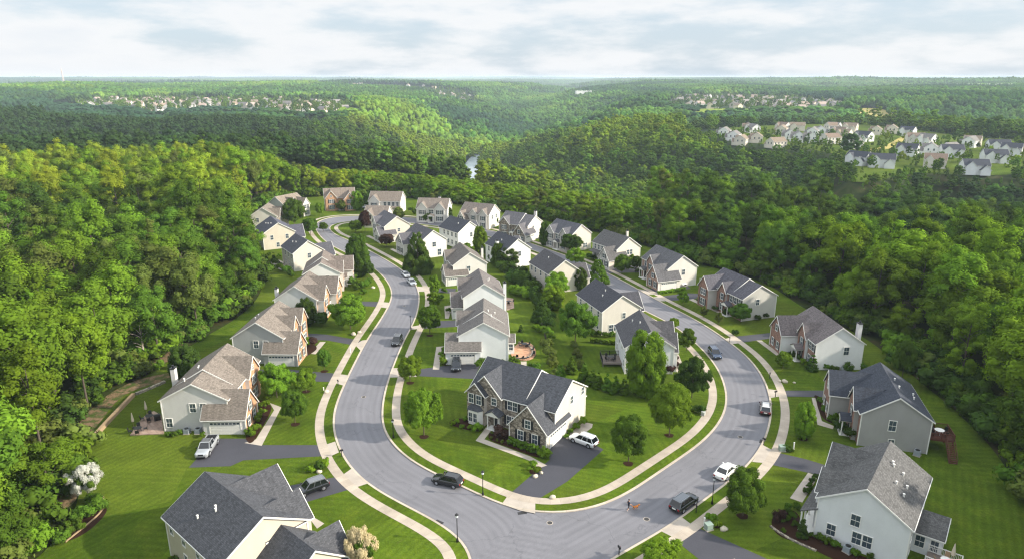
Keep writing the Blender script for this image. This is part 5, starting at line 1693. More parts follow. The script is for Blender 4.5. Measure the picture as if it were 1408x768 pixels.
for lab, grp, colk, pts in [('dark narrow arborvitae in the row behind the charcoal roofed corner house', 'arborvitae row behind the corner house', 'mid', [(803, 524, 13, 498), (814, 529, 13, 508), (823, 533, 12, 511), (834, 537, 13, 513), (846, 540, 14, 516), (858, 541, 12, 520)]),
                            ('pointed green conifer near the wisps of garden fence', 'conifers near the garden fence', 'mid', [(770, 530, 17, 500), (786, 512, 13, 488)]),
                            ('tiny dark conifer alone on the patio house lawn', None, 'deep', [(716, 456, 6, 446)]),
                            ('small dark conifer at the corner of the white railed deck house', None, 'deep', [(1102, 737, 13, 712)]),
                            ('small dark conifer on the terrace lawn', 'small conifers on the terrace lawn', 'deep', [(377, 360, 5, 347), (367, 362, 5, 349)]),
                            ('conical shrub at the white corner of the brick house', None, 'deep', [(1116, 508, 13, 487)])]:
    for (x, y, w, ty) in pts:
        p = at(x, y, .11); W_ = w / scale_at(p); H_ = max(.8, height_to(p, ty))
        o = put('conifer_shrub', random.choice(CONEB), None, p, random.uniform(0, 6.28))
        o.scale = (W_ * .8, W_ * .8, H_ / 2.75); o.color = lin(GREENS[colk], random.uniform(.95, 1.2))
        tag(o, lab, 'conifer', grp)


# hedge in front of the stone garage gable
def hedge(name, label, a, b, w, hgt, colk):
    A, B = at(*a, .11), at(*b, .11)
    L = (B - A).length
    n = int(L / .34); C, r_ = [], []
    for i in range(n):
        for k in range(3):
            C.append((L * (i + .5) / n, random.uniform(-.5, .5) * w * .6, hgt * (.3 + .28 * k))); r_.append(.36)
    o = put(name, crown('foliage', 999, C, r_, 26, .16, .95), None, A, math.atan2(B.y - A.y, B.x - A.x))
    o.color = lin(GREENS[colk])
    tag(o, label, 'hedge')


hedge('hedge', 'clipped dark hedge under the windows of the stone garage gable', (699, 610), (742, 624), 1.1, 1.25, 'mid')
hedge('hedge', 'low grassy hedge across the lawn behind the triple window house', (812, 470), (850, 474), 1.2, 1.0, 'light')
hedge('hedge', 'low hedge along the drive edge below the wide brick house lawn', (905, 404), (942, 398), .9, .7, 'light')
# ------------------------------------------------------------------ vehicles
M_TINT = m_plain('tinted_glass', '#10141a', .05, .7)


def loft(mb, secs, mi=0):
    for a, b in zip(secs[:-1], secs[1:]):
        mb.prism(a, b, mi, caps=False)
    mb.poly(secs[0][::-1], mi); mb.poly(secs[-1], mi)


def sec(x, zb, zt, w, r=.09):
    """rounded body section, wider at mid height"""
    zm = zb + (zt - zb) * .5
    h = [(w * .88, zb), (w * .97, zb + .1), (w, zm), (w * .985, zt - r * 1.1), (w * .93, zt - r * .3), (w * .80, zt)]
    return [(x, y, z) for y, z in h] + [(x, -y, z) for y, z in reversed(h)]


CARS = {'suv': dict(L=4.75, W=1.92, H=1.72, cowl=.95, wr=.37, wb=1.42), 'hatch': dict(L=4.5, W=1.86, H=1.64, cowl=.95, wr=.35, wb=1.35), 'sedan': dict(L=4.75, W=1.85, H=1.46, cowl=.85, wr=.33, wb=1.42), 'pickup': dict(L=5.7, W=2.0, H=1.86, cowl=1.25, wr=.40, wb=1.78)}


def car(kind, col, p, hd, label, cat=None, roofcol=None, z=.012, group=None, rack=False):
    D = CARS[kind]; L, W, H, wr, wb = D['L'], D['W'], D['H'], D['wr'], D['wb']
    hw = W / 2; f = L / 2
    root = empty({'pickup': 'pickup_truck'}.get(kind, 'parked_car'), (p.x, p.y, z), hd, label, cat or {'suv': 'car', 'hatch': 'car', 'sedan': 'car', 'pickup': 'pickup truck'}[kind], group)
    M = m_paint(col); MR = m_paint(roofcol) if roofcol else M
    b = MB()
    belt = .98 if kind != 'pickup' else 1.12
    if kind == 'sedan': belt = .92
    hood = belt - .1
    cow = f - 1.25 if kind != 'pickup' else f - 1.5
    st = [sec(f, .38, hood - .22, hw * .72), sec(f - .10, .28, hood - .1, hw * .9), sec(f - .4, .24, hood - .02, hw * .97), sec(cow + .1, .22, hood + .05, hw), sec(cow - .3, .2, belt, hw), sec(0, .2, belt + .01, hw), sec(-f + .7, .22, belt + (.02 if kind != 'sedan' else -.0), hw), sec(-f + .22, .27, belt, hw * .97), sec(-f + .04, .36, belt - .12, hw * .92), sec(-f, .42, belt - .28, hw * .86)]
    loft(b, st)
    body = b.build('body', M, root, True)
    # glasshouse
    if kind == 'pickup': x0, x1, t0, t1 = cow + .05, -.75, cow - .62, -.62
    elif kind == 'sedan': x0, x1, t0, t1 = cow + .1, -f + .75, cow - .75, -f + 1.45
    else: x0, x1, t0, t1 = cow + .05, -f + .16, cow - .72, -f + .62
    bw, tw = hw * .93, hw * .72
    zt = H - .07
    g = MB()
    A = [(x0, bw * .92, belt - .03), (x0, -bw * .92, belt - .03), (x1, -bw * .95, belt - .03), (x1, bw * .95, belt - .03)]
    B = [(t0, tw * .94, zt), (t0, -tw * .94, zt), (t1, -tw, zt), (t1, tw, zt)]
    g.prism(A, B)
    g.build('window_glass', M_TINT, root)
    r = MB()
    rr = lambda z, e: [(t0 + e, tw * .94 + e, z), (t0 + e, -tw * .94 - e, z), (t1 - e, -tw - e, z), (t1 - e, tw + e, z)]
    r.prism(rr(zt - .02, .035), rr(zt + .035, .03)); r.prism(rr(zt + .035, .03), rr(zt + .07, -.12))
    for i in (0, 1, 2, 3):
        a, c = Vector(A[i]), Vector(B[i])
        r.tube([a, c], [.055, .05], 6)
    for fr in ((.42,) if kind in ('sedan', 'pickup') else (.36, .68)):
        for sgn in (0, 1):
            q0, q1 = Vector(A[0 if sgn else 1]), Vector(A[3 if sgn else 2]); s0, s1 = Vector(B[0 if sgn else 1]), Vector(B[3 if sgn else 2])
            o = Vector((0, .012 * (1 if sgn else -1), 0))
            r.tube([q0.lerp(q1, fr) + o, s0.lerp(s1, fr) + o], .035, 5)
    r.build('roof', MR, root)
    if kind in ('suv', 'hatch') or rack:
        k = MB()
        for s_ in (-1, 1): k.box(t1 + .15, t0 - .15, s_ * tw * .88 - .025, s_ * tw * .88 + .025, zt + .085, zt + .13)
        if rack:
            for q in range(5): x = t1 + .15 + (t0 - t1 - .3) * q / 4; k.box(x - .03, x + .03, -tw * .86, tw * .86, zt + .09, zt + .12)
        k.build('roof_rail', M_BLACK if kind != 'suv' else M_CHROME, root)
    if kind in ('suv', 'hatch'):
        k = MB(); k.prism([(t1 + .02, tw * .9, zt + .02), (t1 + .02, -tw * .9, zt + .02), (t1 - .16, -tw * .86, zt - .02), (t1 - .16, tw * .86, zt - .02)], [(t1 + .02, tw * .9, zt + .06), (t1 + .02, -tw * .9, zt + .06), (t1 - .16, -tw * .86, zt + .01), (t1 - .16, tw * .86, zt + .01)]); k.build('spoiler', MR, root)
    if kind == 'pickup':
        k = MB(); k.box(-f + .16, -.86, -hw * .78, hw * .78, belt - .02, belt + .05); k.build('bed_cover', M_BLACK, root)
        k = MB()
        for s_ in (-1, 1): k.box(-f + .1, -.8, s_ * hw * .86 - .07, s_ * hw * .86 + .07, belt - .05, belt + .12)
        k.box(-f + .06, -f + .16, -hw * .84, hw * .84, belt - .4, belt + .1); k.build('bed_rail', M, root)
    t = MB(); rim = MB()
    for sx in (wb, -wb):
        for sy in (-1, 1):
            t = MB(); rim = MB()
            y = sy * (hw - .2)
            t.lathe([(wr * .6, -.11), (wr * .93, -.12), (wr, -.07), (wr, .07), (wr * .93, .12), (wr * .6, .11)], 18, 'y', (0, 0, 0))
            w = t.build('wheel', M_RUBBER, root, loc=(sx, y + sy * .1, wr))
            rim.lathe([(wr * .62, -.115), (wr * .58, .0), (wr * .62, .115)], 14, 'y')
            for q in range(5):
                a = q * 2 * math.pi / 5
                rim.tube([(0, sy * .118, 0), (wr * .6 * math.cos(a), sy * .112, wr * .6 * math.sin(a))], .04, 5)
            rim.build('rim', M_CHROME, w)
    arch = MB()
    for sx in (wb, -wb):
        for sy in (-1, 1):
            arch.lathe([(wr * 1.18, -.01), (wr * 1.18, .012)], 18, 'y', (sx, sy * (hw * .985), wr + .02))
    arch.build('wheel_arch', M_BLACK, root)
    for sy in (-1, 1):
        m = MB(); m.prism([(f - .02, sy * hw * .44, hood - .28), (f - .02, sy * hw * .44, hood - .12), (f - .34, sy * hw * .90, hood - .10), (f - .30, sy * hw * .93, hood - .25)], [(f + .02, sy * hw * .46, hood - .28), (f + .0, sy * hw * .46, hood - .12), (f - .30, sy * hw * .95, hood - .10), (f - .26, sy * hw * .97, hood - .25)])
        m.build('headlight', M_CLEAR, root)
        m = MB(); m.box(-f - .015, -f + .25, sy * hw * .70 - .14, sy * hw * .70 + .14, belt - .36, belt - .12)
        m.build('taillight', M_RED, root)
        m = MB(); m.box(cow - .15, cow + .02, sy * (hw + .1) - .09, sy * (hw + .1) + .09, belt + .02, belt + .2)
        m.build('mirror', M if kind != 'pickup' else M_BLACK, root)
    m = MB(); m.box(f - .06, f + .02, -hw * .4, hw * .4, hood - .36, hood - .14); m.build('grille', M_BLACK, root)
    m = MB(); m.box(f - .08, f + .035, -hw * .68, hw * .68, .34, .5); m.build('bumper', M_BLACK if kind != 'sedan' else M, root)
    m = MB(); m.box(-f - .035, -f + .1, -hw * .8, hw * .8, .36, .56); m.build('bumper', M_BLACK if kind != 'sedan' else M, root)
    m = MB(); m.box(-f - .045, -f + .02, -.26, .26, .62, .76); m.build('number_plate', M_WHITE, root)
    for s_ in (-1, 1):
        pass
    return root


def car_px(kind, col, rear, front, label, **kw):
    """rear and front: pixels of the ground under the middle of each bumper"""
    a, b = at(*rear), at(*front)
    p = (a + b) / 2
    return car(kind, col, p, math.atan2(b.y - a.y, b.x - a.x), label, **kw)


car_px('pickup', '#a4a7aa', (294, 607), (277, 632), 'silver pickup truck with roof rack facing down the drive of the chimney house', z=.12, rack=True)
car_px('suv', '#15171c', (449, 668), (408, 683), 'black and silver utility vehicle on the drive of the large tan house', z=.12, roofcol='#63666a')
car_px('hatch', '#171b1f', (631, 668), (600, 661), 'black utility vehicle parked at the kerb by the corner lawn')
car_px('suv', '#e2e4e5', (817, 615), (788, 604), 'white utility vehicle on the drive of the stone fronted corner house', z=.12)
car_px('sedan', '#e6e6e2', (990, 658), (1005, 645), 'white sedan parked at the outer kerb of the curve')
car_px('suv', '#24262b', (930, 702), (950, 688), 'dark grey utility vehicle with silver roof nearest the dog walker', roofcol='#5f6266')
car_px('hatch', '#4a2a2a', (1052, 571), (1052, 558), 'dark maroon car with pale roof parked where the curve straightens', roofcol='#b9b6b2')
car_px('suv', '#20344f', (978, 483), (987, 495), 'dark blue car parked at the inner kerb of the curve')
car_px('suv', '#1c1f24', (549, 466), (543, 477), 'black car parked on the inner side of the island street')
car_px('suv', '#1c222b', (628, 501), (627, 511), 'dark car on the drive of the white garage house', z=.12)
car_px('sedan', '#b9bcc0', (554, 375), (562, 384), 'silver car, farther of two parked nose to tail at the island kerb')
car_px('sedan', '#a9adb2', (562, 386), (570, 394), 'silver car, nearer of two parked nose to tail at the island kerb')
car_px('suv', '#cfd1d1', (926, 389), (941, 394), 'silver car on the drive of the brick garage gable house', z=.12)
car_px('sedan', '#c3c5c7', (864, 366), (878, 370), 'pale car at the near wall of the small front gable house', z=.12)
car_px('sedan', '#2f5a8c', (729, 325), (743, 322), 'blue car by the striped roof house', z=.12)
car_px('sedan', '#d8dadc', (498, 287), (511, 286), 'pale car on the drive between the two far tan roofed houses', z=.12)

# ------------------------------------------------------------------ street furniture
def street_lamp(base, top, label):
    p = at(*base, .11)
    h_ = max(3.2, min(5.5, height_to(p, top)))
    e = empty('street_lamp', p, 0, label, 'street lamp', None)
    m = MB(); m.lathe([(.16, 0), (.16, .25), (.09, .5), (.065, .6), (.05, h_ - .55), (.09, h_ - .5)], 10); m.build('post', M_BLACK, e)
    m = MB(); m.lathe([(.10, 0), (.17, .04), (.19, .34), (.21, .36)], 8, 'z', (0, 0, h_ - .5)); ln = m.build('lantern', M_CLEAR, e)
    m = MB(); m.lathe([(.26, 0), (.24, .05), (.12, .16), (.03, .22), (.03, .30)], 8, 'z', (0, 0, h_ - .14)); m.build('lantern_cap', M_BLACK, ln)


street_lamp((629, 744), 707, 'black post lamp on the verge near the mouth of the street')
street_lamp((664, 680), 648, 'black post lamp on the inner verge behind the black parked car')
street_lamp((541, 601), 577, 'black post lamp on the inner verge across from the silver pickup drive')
street_lamp((979, 692), 656, 'black post lamp between the white sedan and the dark grey car')
street_lamp((565, 452), 437, 'black post lamp on the island verge below the white garage house')


def mailbox(base, label, col='black'):
    p = at(*base, .11)
    q = min(((k - Vector((p.x, p.y))).length, k) for k in kerb_out + kerb_in)[1] if False else None
    e = empty('mailbox', p, random.uniform(0, 3), label, 'mailbox', None)
    m = MB(); m.box(-.05, .05, -.05, .05, 0, 1.05); m.box(-.05, .05, -.3, .3, .95, 1.03); m.build('post', M_BLACK if col == 'black' else M_WHITE, e)
    m = MB(); ring = lambda y: [(-.1, y, 1.04), (.1, y, 1.04), (.1, y, 1.16)] + [(.1 * math.cos(a), y, 1.16 + .1 * math.sin(a)) for a in (.6, 1.2, 1.9, 2.5)] + [(-.1, y, 1.16)]
    m.prism(ring(-.26), ring(.26)); b = m.build('box', M_BLACK if col == 'black' else M_WHITE, e)
    m = MB(); m.box(.1, .115, -.1, -.06, 1.08, 1.3); m.build('flag', M_RED, b)


for b, lab in [((470, 627), 'black mailbox at the apron of the silver pickup drive'), ((465, 530), 'black mailbox at the apron of the grey sided house drive'), ((957, 704), 'black mailbox beside the nose of the dark grey kerbside car'), ((1050, 611), 'black mailbox by the apron of the railed deck house drive'), ((1066, 545), 'black mailbox by the dark blue roofed house apron'),
               ((851, 762), 'black mailbox on the verge nearest the street mouth'), ((1058, 520), 'black mailbox on the verge below the white end wall house'), ((1003, 470), 'black mailbox at the apron below the wide brick house'), ((552, 505), 'black mailbox by the white garage house apron')]:
    mailbox(b, lab)


def utility_box(base, label, w=.9, h_=.8, col='#7f8f84'):
    p = at(*base, .11)
    e = empty('utility_box', p, random.uniform(0, 1.5), label, 'utility box')
    m = MB(); m.box(-w / 2 - .08, w / 2 + .08, -w / 2, w / 2, 0, .08); m.build('plinth', M_PATH, e)
    m = MB(); m.box(-w / 2, w / 2, -w * .4, w * .4, .08, h_); m.prism([(-w / 2 - .03, -w * .43, h_), (w / 2 + .03, -w * .43, h_), (w / 2 + .03, w * .43, h_ + .1), (-w / 2 - .03, w * .43, h_ + .1)], [(-w / 2 - .03, -w * .43, h_ + .05), (w / 2 + .03, -w * .43, h_ + .05), (w / 2 + .03, w * .43, h_ + .15), (-w / 2 - .03, w * .43, h_ + .15)])
    m.build('cabinet', m_plain('cabinet_paint', col), e)


utility_box((974, 727), 'grey green utility cabinet by the shrubs near the dark grey car')
utility_box((1075, 619), 'pale green utility cabinet on the lawn by the railed deck house drive')
utility_box((967, 570), 'grey utility cabinet by the dark shrubs of the inner sidewalk', .7, .6, '#a0a49e')


def manhole(px, label, r=.34):
    p = at(*px, .010)
    e = empty('manhole_cover', p, 0, label, 'manhole')
    m = MB(); m.lathe([(r + .09, -.004), (r + .09, .004), (r, .005)], 20); m.build('ring', M_PATH, e)
    m = MB(); m.lathe([(r, .004), (r, .012), (r * .8, .014)], 20); m.build('lid', m_plain('cast_iron', '#3d3b3a', .7, .3), e)


for q, lab in [((756, 718), 'round iron cover in the street below the corner drive'), ((889, 713), 'round iron cover between the dog walker and the street mouth'), ((500, 545), 'round iron cover in the street by the grey sided house apron'), ((935, 462), 'round iron cover in the back street below the wide brick house'), ((556, 420), 'round iron cover beside the island bend'), ((1018, 600), 'round iron cover in the middle of the outer curve')]:
    manhole(q, lab)
for q, rz, lab in [((718, 704.5), .2, 'storm drain grate at the inner kerb below the corner drive'), ((1047, 606), 1.1, 'storm drain grate at the outer kerb of the curve'), ((604, 717), -.6, 'storm drain grate at the outer kerb near the street lamp')]:
    p = at(*q, .012)
    e = empty('storm_drain', p, rz, lab, 'storm drain')
    m = MB(); m.box(-.6, .6, -.28, .28, -.002, .008); m.build('base', M_BLACK, e)
    m = MB()
    for i in range(9): m.box(-.56 + i * .13, -.50 + i * .13, -.25, .25, .008, .02)
    m.build('grate', m_plain('cast_iron', '#3d3b3a', .7, .3), e)


def marker_post(base, label, h_=1.1):
    p = at(*base, .11)
    e = empty('utility_post', p, 0, label, 'post')
    m = MB(); m.lathe([(.1, 0), (.1, h_), (.12, h_ + .01), (.12, h_ + .12), (.05, h_ + .16)], 10); m.build('post', M_WHITE, e)
    m = MB(); m.box(-.12, .12, -.12, .12, 0, .06); m.build('foot', M_PATH, e)


marker_post((482, 485), 'white utility post beside the outer sidewalk by the stone ringed tree')
marker_post((1091, 617), 'white utility post next to the pale green cabinet')
marker_post((968, 722), 'thin white post next to the grey green cabinet')
marker_post((445, 536), 'white stub post on the lawn under the round light tree', .5)
marker_post((962, 390), 'white post on the lawn behind the silver car drive', 1.5)


def boulder(base, w, label, col='#a8a294', group=None):
    p = at(*base, .1)
    iv, f_ = ICO2
    g = np.random.default_rng(int(base[0] * 7 + base[1]))
    V = iv * np.array([w * .5, w * .38, w * .32]) * (1 + g.uniform(-.16, .16, (len(iv), 1))) + np.array([0, 0, w * .16])
    o = put('boulder', np_mesh('boulder', V, f_, np.zeros((0, 4), int), [m_plain('boulder_stone', col, .9, .1)]), None, p, g.uniform(0, 3))
    tag(o, label, 'boulder', group)


for b, w, lab, grp in [((760, 684), .9, 'single tan boulder on the corner lawn by the sidewalk', None), ((439, 649), .9, 'pale boulder among the yellow shrubs by the tan house drive', None), ((449, 539), 1.0, 'flat pale stone at the foot of the stone ringed young tree', None), ((1079, 525), 1.2, 'larger white boulder on the lawn below the white end wall', None), ((1072, 524), .8, 'smaller white boulder of the pair below the white end wall', None), ((1092, 526), .6, 'small white stone apart from the boulder pair below the white end wall', None),
                       ((995, 728), 1.1, 'white boulder beside the kerbside utility shrubs', None), ((488, 389), 1.4, 'pale boulder in the flowering bed at the bend', 'boulders of the bend bed'), ((480, 386), 1.1, 'pale boulder in the flowering bed at the bend', 'boulders of the bend bed'), ((513, 396), 1.2, 'pale boulder in the flowering bed at the bend', 'boulders of the bend bed'),
                       ((486, 460), 1.4, 'large pale boulder under the spreading tree near the sidewalk', None), ((494, 457), 1.0, 'small pale boulder under the spreading tree near the sidewalk', None), ((736, 655), .9, 'tan stone at the front of the little rock bed', None), ((744, 650), .7, 'tan stone at the drive side of the little rock bed', None), ((794, 588), .9, 'cream boulder in the garage side rock garden', None), ((780, 602), .6, 'small cream stone at the garage corner', None)]:
    boulder(b, w, lab, '#bdb3a0', grp)


# bare snags standing among the leaves
for q, hh, lab in [((48, 560), 11, 'bare pale snag among the leaves of the near wood'), ((200, 500), 9, 'bare pale snag above the short stone wall'), ((318, 322), 16, 'bare pale snag in the wood behind the beige gabled houses')]:
    p = at(*q)
    e = empty('bare_tree', p, 1.0, lab, 'dead tree')
    put('trunk', trunk_mesh(int(q[0]), hh, .2, 9, '#a79c8e', .42), e)

# retaining wall of stacked timbers, garden fence, bed edging
def polyline_wall(name, px, w, hgt, mat, label, cat, cap=None):
    pts = smooth_curve(G2(px), 1.4)
    a, b = offset(pts, w / 2), offset(pts, -w / 2)
    m = MB()
    for k in range(max(1, int(hgt / .24))):
        z0, z1 = .05 + k * .24, .05 + k * .24 + .225
        s = .008 * (k % 2)
        for i in range(len(pts) - 1):
            m.prism([(a[i].x, a[i].y, z0), (b[i].x, b[i].y, z0), (b[i].x, b[i].y, z1), (a[i].x, a[i].y, z1)], [(a[i + 1].x, a[i + 1].y, z0 + s), (b[i + 1].x, b[i + 1].y, z0 + s), (b[i + 1].x, b[i + 1].y, z1 + s), (a[i + 1].x, a[i + 1].y, z1 + s)])
    tag(m.build(name, mat), label, cat)


polyline_wall('retaining_wall', [(124, 610), (140, 591), (162, 568), (184, 545)], .55, .75, M_WOOD, 'straight timber retaining wall running up the slope lawn', 'wall')
polyline_wall('retaining_wall', [(187, 543), (200, 538), (214, 532), (227, 526)], .5, .5, M_STONEW, 'short stone wall continuing from the timber retaining wall', 'wall')
polyline_wall('bed_edging', [(90, 746), (112, 728), (134, 712), (150, 700), (149, 690), (142, 684)], .16, .26, M_WOOD, 'low curved edging round the dogwood bed', 'edging')
polyline_wall('bed_edging', [(1059, 724), (1070, 744), (1098, 743), (1122, 758)], .3, .26, M_STONEW, 'low stone edging round the plum shrub bed', 'edging')


def picket_fence(px, label, hgt, mat):
    pts = smooth_curve(G2(px), 1.8)
    e = empty('garden_fence', (pts[0].x, pts[0].y, .1), 0, label, 'fence')
    o = pts[0]
    r = MB()
    for i in range(len(pts) - 1):
        a, b = pts[i] - o, pts[i + 1] - o
        for z in (.2, hgt - .16):
            r.prism([(a.x, a.y, z), (a.x + .05, a.y, z), (a.x + .05, a.y, z + .09), (a.x, a.y, z + .09)], [(b.x, b.y, z), (b.x + .05, b.y, z), (b.x + .05, b.y, z + .09), (b.x, b.y, z + .09)])
        for k in range(9):
            q = a.lerp(b, (k + .5) / 9)
            r.box(q.x - .04, q.x + .04, q.y - .012 - .03, q.y + .012 - .03, .08, hgt)
    r.build('slat_panel', mat, e)
    for p in pts:
        q = p - o
        m = MB(); m.box(-.06, .06, -.06, .06, 0, hgt + .12); m.build('fence_post', mat, e, loc=(q.x, q.y, 0))


picket_fence([(738, 424), (741, 434), (744, 446), (748, 460), (752, 473), (756, 488), (758, 502)], 'low dark slatted fence winding between the island back gardens', 1.0, m_plain('dark_fence', '#4c463f', .8))

# ------------------------------------------------------------------ patios and what stands on them
def patio(px, label, mat, smooth=0):
    pts = G2(px)
    if smooth: pts = smooth_curve(pts, .5, closed=True)
    m = MB(); n = len(pts)
    m.poly([(p.x, p.y, .24) for p in pts])
    for i in range(n):
        a, b = pts[i], pts[(i + 1) % n]
        m.poly([(a.x, a.y, .05), (b.x, b.y, .05), (b.x, b.y, .24), (a.x, a.y, .24)])
    tag(m.build('patio', mat), label, 'patio')


patio([(179, 599), (192, 580), (202, 570), (212, 566), (222, 572), (226, 597)], 'brick paved patio at the rear of the chimney house', M_PAVER)
patio([(706, 478), (716, 471), (728, 471), (735, 478), (737, 487), (733, 494), (720, 497), (707, 494), (702, 487)], 'round tan paved patio with low wall behind the white garage house', m_brick('#b98f72', '#a98064', '#9c8470'), 1)
patio([(694, 409), (706, 411), (707, 424), (697, 427)], 'small flower edged terrace behind the white chimneyed house', M_PAVER)
patio([(368, 362), (384, 358), (400, 366), (386, 372)], 'pale rear terrace by the wood', M_PATH)
polyline_wall('patio_wall', [(713, 472), (728, 471.5), (736, 480), (737, 489), (732, 495), (718, 497), (706, 494)], .35, .5, M_STONEW, 'low curved stone wall round the tan patio', 'wall')


def table(p, label, z=.24, s=1.0, dark=True):
    e = empty('patio_table', (p.x, p.y, z), random.uniform(0, 3), label, 'table')
    M = M_BLACK if dark else M_WHITE
    m = MB(); m.lathe([(.62 * s, .70), (.64 * s, .72), (.62 * s, .74)], 20); m.build('table_top', M, e)
    for k in range(4):
        a = k * math.pi / 2
        m = MB(); m.tube([(.4 * s * math.cos(a), .4 * s * math.sin(a), .7), (.5 * s * math.cos(a), .5 * s * math.sin(a), 0)], .025, 6); m.build('leg', M, e)


CH = {}


def chair(p, rz, label, group, z=.24, mat=None):
    mat = mat or M_BLACK
    e = empty('patio_chair', (p.x, p.y, z), rz, label, 'chair', group)
    if mat.name not in CH:
        a, b, c = MB(), MB(), MB()
        a.box(-.27, .27, -.27, .27, .38, .46)
        b.prism([(-.27, -.25, .46), (.27, -.25, .46), (.27, -.18, .46), (-.27, -.18, .46)], [(-.25, -.40, 1.0), (.25, -.40, 1.0), (.25, -.34, 1.0), (-.25, -.34, 1.0)])
        c.tube([(0, 0, 0), (0, 0, .38)], .022, 5)
        CH[mat.name] = (a.mesh('seat', mat), b.mesh('backrest', mat), c.mesh('leg', mat))
    s, b, l = CH[mat.name]
    put('seat', s, e); put('backrest', b, e)
    for x in (-.24, .24):
        for y in (-.24, .24): put('leg', l, e, (x, y, 0))


def parasol(p, label, z=.24):
    e = empty('closed_parasol', (p.x, p.y, z), 0, label, 'parasol')
    m = MB(); m.lathe([(.28, 0), (.28, .08), (.04, .1)], 12); m.build('base', M_BLACK, e)
    m = MB(); m.tube([(0, 0, .08), (0, 0, 2.75)], .025, 6); m.build('pole', M_WOOD, e)
    m = MB(); m.lathe([(.2, 1.1), (.23, 1.4), (.15, 2.0), (.06, 2.6), (.02, 2.7)], 10); m.build('canopy', M_CUSH, e)


def ring_set(cpx, r, n, lab_t, lab_c, grp, z=.24, dark=True):
    p = at(*cpx, z)
    table(p, lab_t, z, 1.0, dark)
    for k in range(n):
        a = 2 * math.pi * k / n + .4
        q = p + Vector((r * math.cos(a), r * math.sin(a), 0))
        chair(q, a + math.pi / 2, lab_c, grp, z)


ring_set((190, 593), 1.1, 4, 'dark round table at the lawn corner of the brick patio', 'dark chair round the table at the patio lawn corner', 'chairs round the patio corner table')
ring_set((206, 576), 1.1, 4, 'dark round table deep in the brick patio', 'dark chair round the table deep in the brick patio', 'chairs deep in the brick patio')
parasol(at(184, 587, .24), 'closed cream parasol at the lawn edge of the brick patio')
parasol(at(202, 570, .24), 'closed cream parasol at the far end of the brick patio')
ring_set((721, 476), .95, 4, 'dark round table at the far rim of the tan patio', 'dark chair at the far rim of the tan patio', 'chairs at the far rim of the tan patio')
for k, (x, y) in enumerate([(711, 492), (718, 494), (726, 493), (732, 482), (734, 488)]):
    chair(at(x, y, .24), k * .7, 'dark lounge chair along the low curved patio wall', 'chairs along the curved patio wall')
ring_set((700, 417), .95, 3, 'small table on the flower edged terrace', 'chair on the flower edged terrace', 'chairs on the flower edged terrace')
ring_set((385, 365), 1.0, 4, 'table on the pale terrace by the wood', 'chair on the pale terrace by the wood', 'chairs on the terrace by the wood')


def grill(p, z, label):
    e = empty('grill', (p.x, p.y, z), .5, label, 'grill')
    m = MB(); m.box(-.5, .5, -.28, .28, .1, .8); m.build('cabinet', M_BLACK, e)
    m = MB(); m.prism([(-.55, -.3, .8), (-.55, .3, .8), (-.55, .2, 1.1), (-.55, -.2, 1.1)], [(.55, -.3, .8), (.55, .3, .8), (.55, .2, 1.1), (.55, -.2, 1.1)]); m.build('lid', M_BLACK, e)


grill(at(217, 577, .24), .24, 'black grill against the rear wall on the brick patio')
grill(at(234, 722, .1), .1, 'dark covered grill at the rear corner of the large tan house')


def on_deck(key, t, f, z):
    return HS[key].world(t, f, z)


d = on_deck('R3', 2.8, -7.0, 2.3)
table(d, 'pale topped table on the red stained deck', d.z, 1.1, False)
for k in range(4):
    a = k * 1.57 + .3
    chair(d + Vector((1.1 * math.cos(a), 1.1 * math.sin(a), 0)), a + 1.57, 'chair round the table on the red stained deck', 'chairs on the red stained deck', d.z)
d = on_deck('R4', 2.8, -8.9, .75)
table(d, 'table on the white railed deck', d.z, .95, False)
parasol(d + Vector((.9, .3, 0)), 'closed grey green parasol on the white railed deck', d.z)
for k in range(3):
    a = k * 2.1 + .9
    chair(d + Vector((.95 * math.cos(a), .95 * math.sin(a), 0)), a + 1.57, 'wicker coloured chair on the white railed deck', 'chairs on the white railed deck', d.z, M_WOOD)
d = on_deck('D5', 5.2, -6.8, .8)
table(d, 'dark table on the rear timber deck by the large round tree', d.z)
for k in range(4):
    a = k * 1.57 + .6
    chair(d + Vector((1.0 * math.cos(a), 1.0 * math.sin(a), 0)), a + 1.57, 'dark chair on the rear timber deck', 'chairs on the rear timber deck', d.z)


def ac_unit(p, rz, label):
    e = empty('air_conditioner', (p.x, p.y, .1), rz, label, 'air conditioner')
    m = MB(); m.box(-.5, .5, -.5, .5, 0, .08); m.build('pad', M_PATH, e)
    m = MB(); m.box(-.42, .42, -.42, .42, .08, .9)
    for k in range(9):
        for s_ in (-1, 1):
            m.box(-.43, .43, s_ * .43 - .01, s_ * .43 + .01, .14 + k * .08, .17 + k * .08); m.box(s_ * .43 - .01, s_ * .43 + .01, -.43, .43, .14 + k * .08, .17 + k * .08)
    m.build('casing', m_plain('ac_metal', '#8d9498', .5, .4), e)
    m = MB(); m.lathe([(.34, .9), (.34, .93), (.1, .96)], 16); m.build('fan_grille', M_BLACK, e)


for p, rz, lab in [(HS['R4'].world(-.8, .9), .6, 'grey air conditioner at the white end wall of the railed deck house'), (HS['R3'].world(-.8, -3.4), .8, 'air conditioner at the grey end wall near the red deck'), (HS['R2'].world(-.8, -1.0), 0, 'air conditioner at the foot of the bright white end wall'), (HS['L2'].world(-.8, -1.4), 0, 'air conditioner nearer the patio by the chimney house wall'), (HS['L2'].world(-.8, .4), 0, 'air conditioner nearer the garage by the chimney house wall')]:
    ac_unit(p, rz, lab)

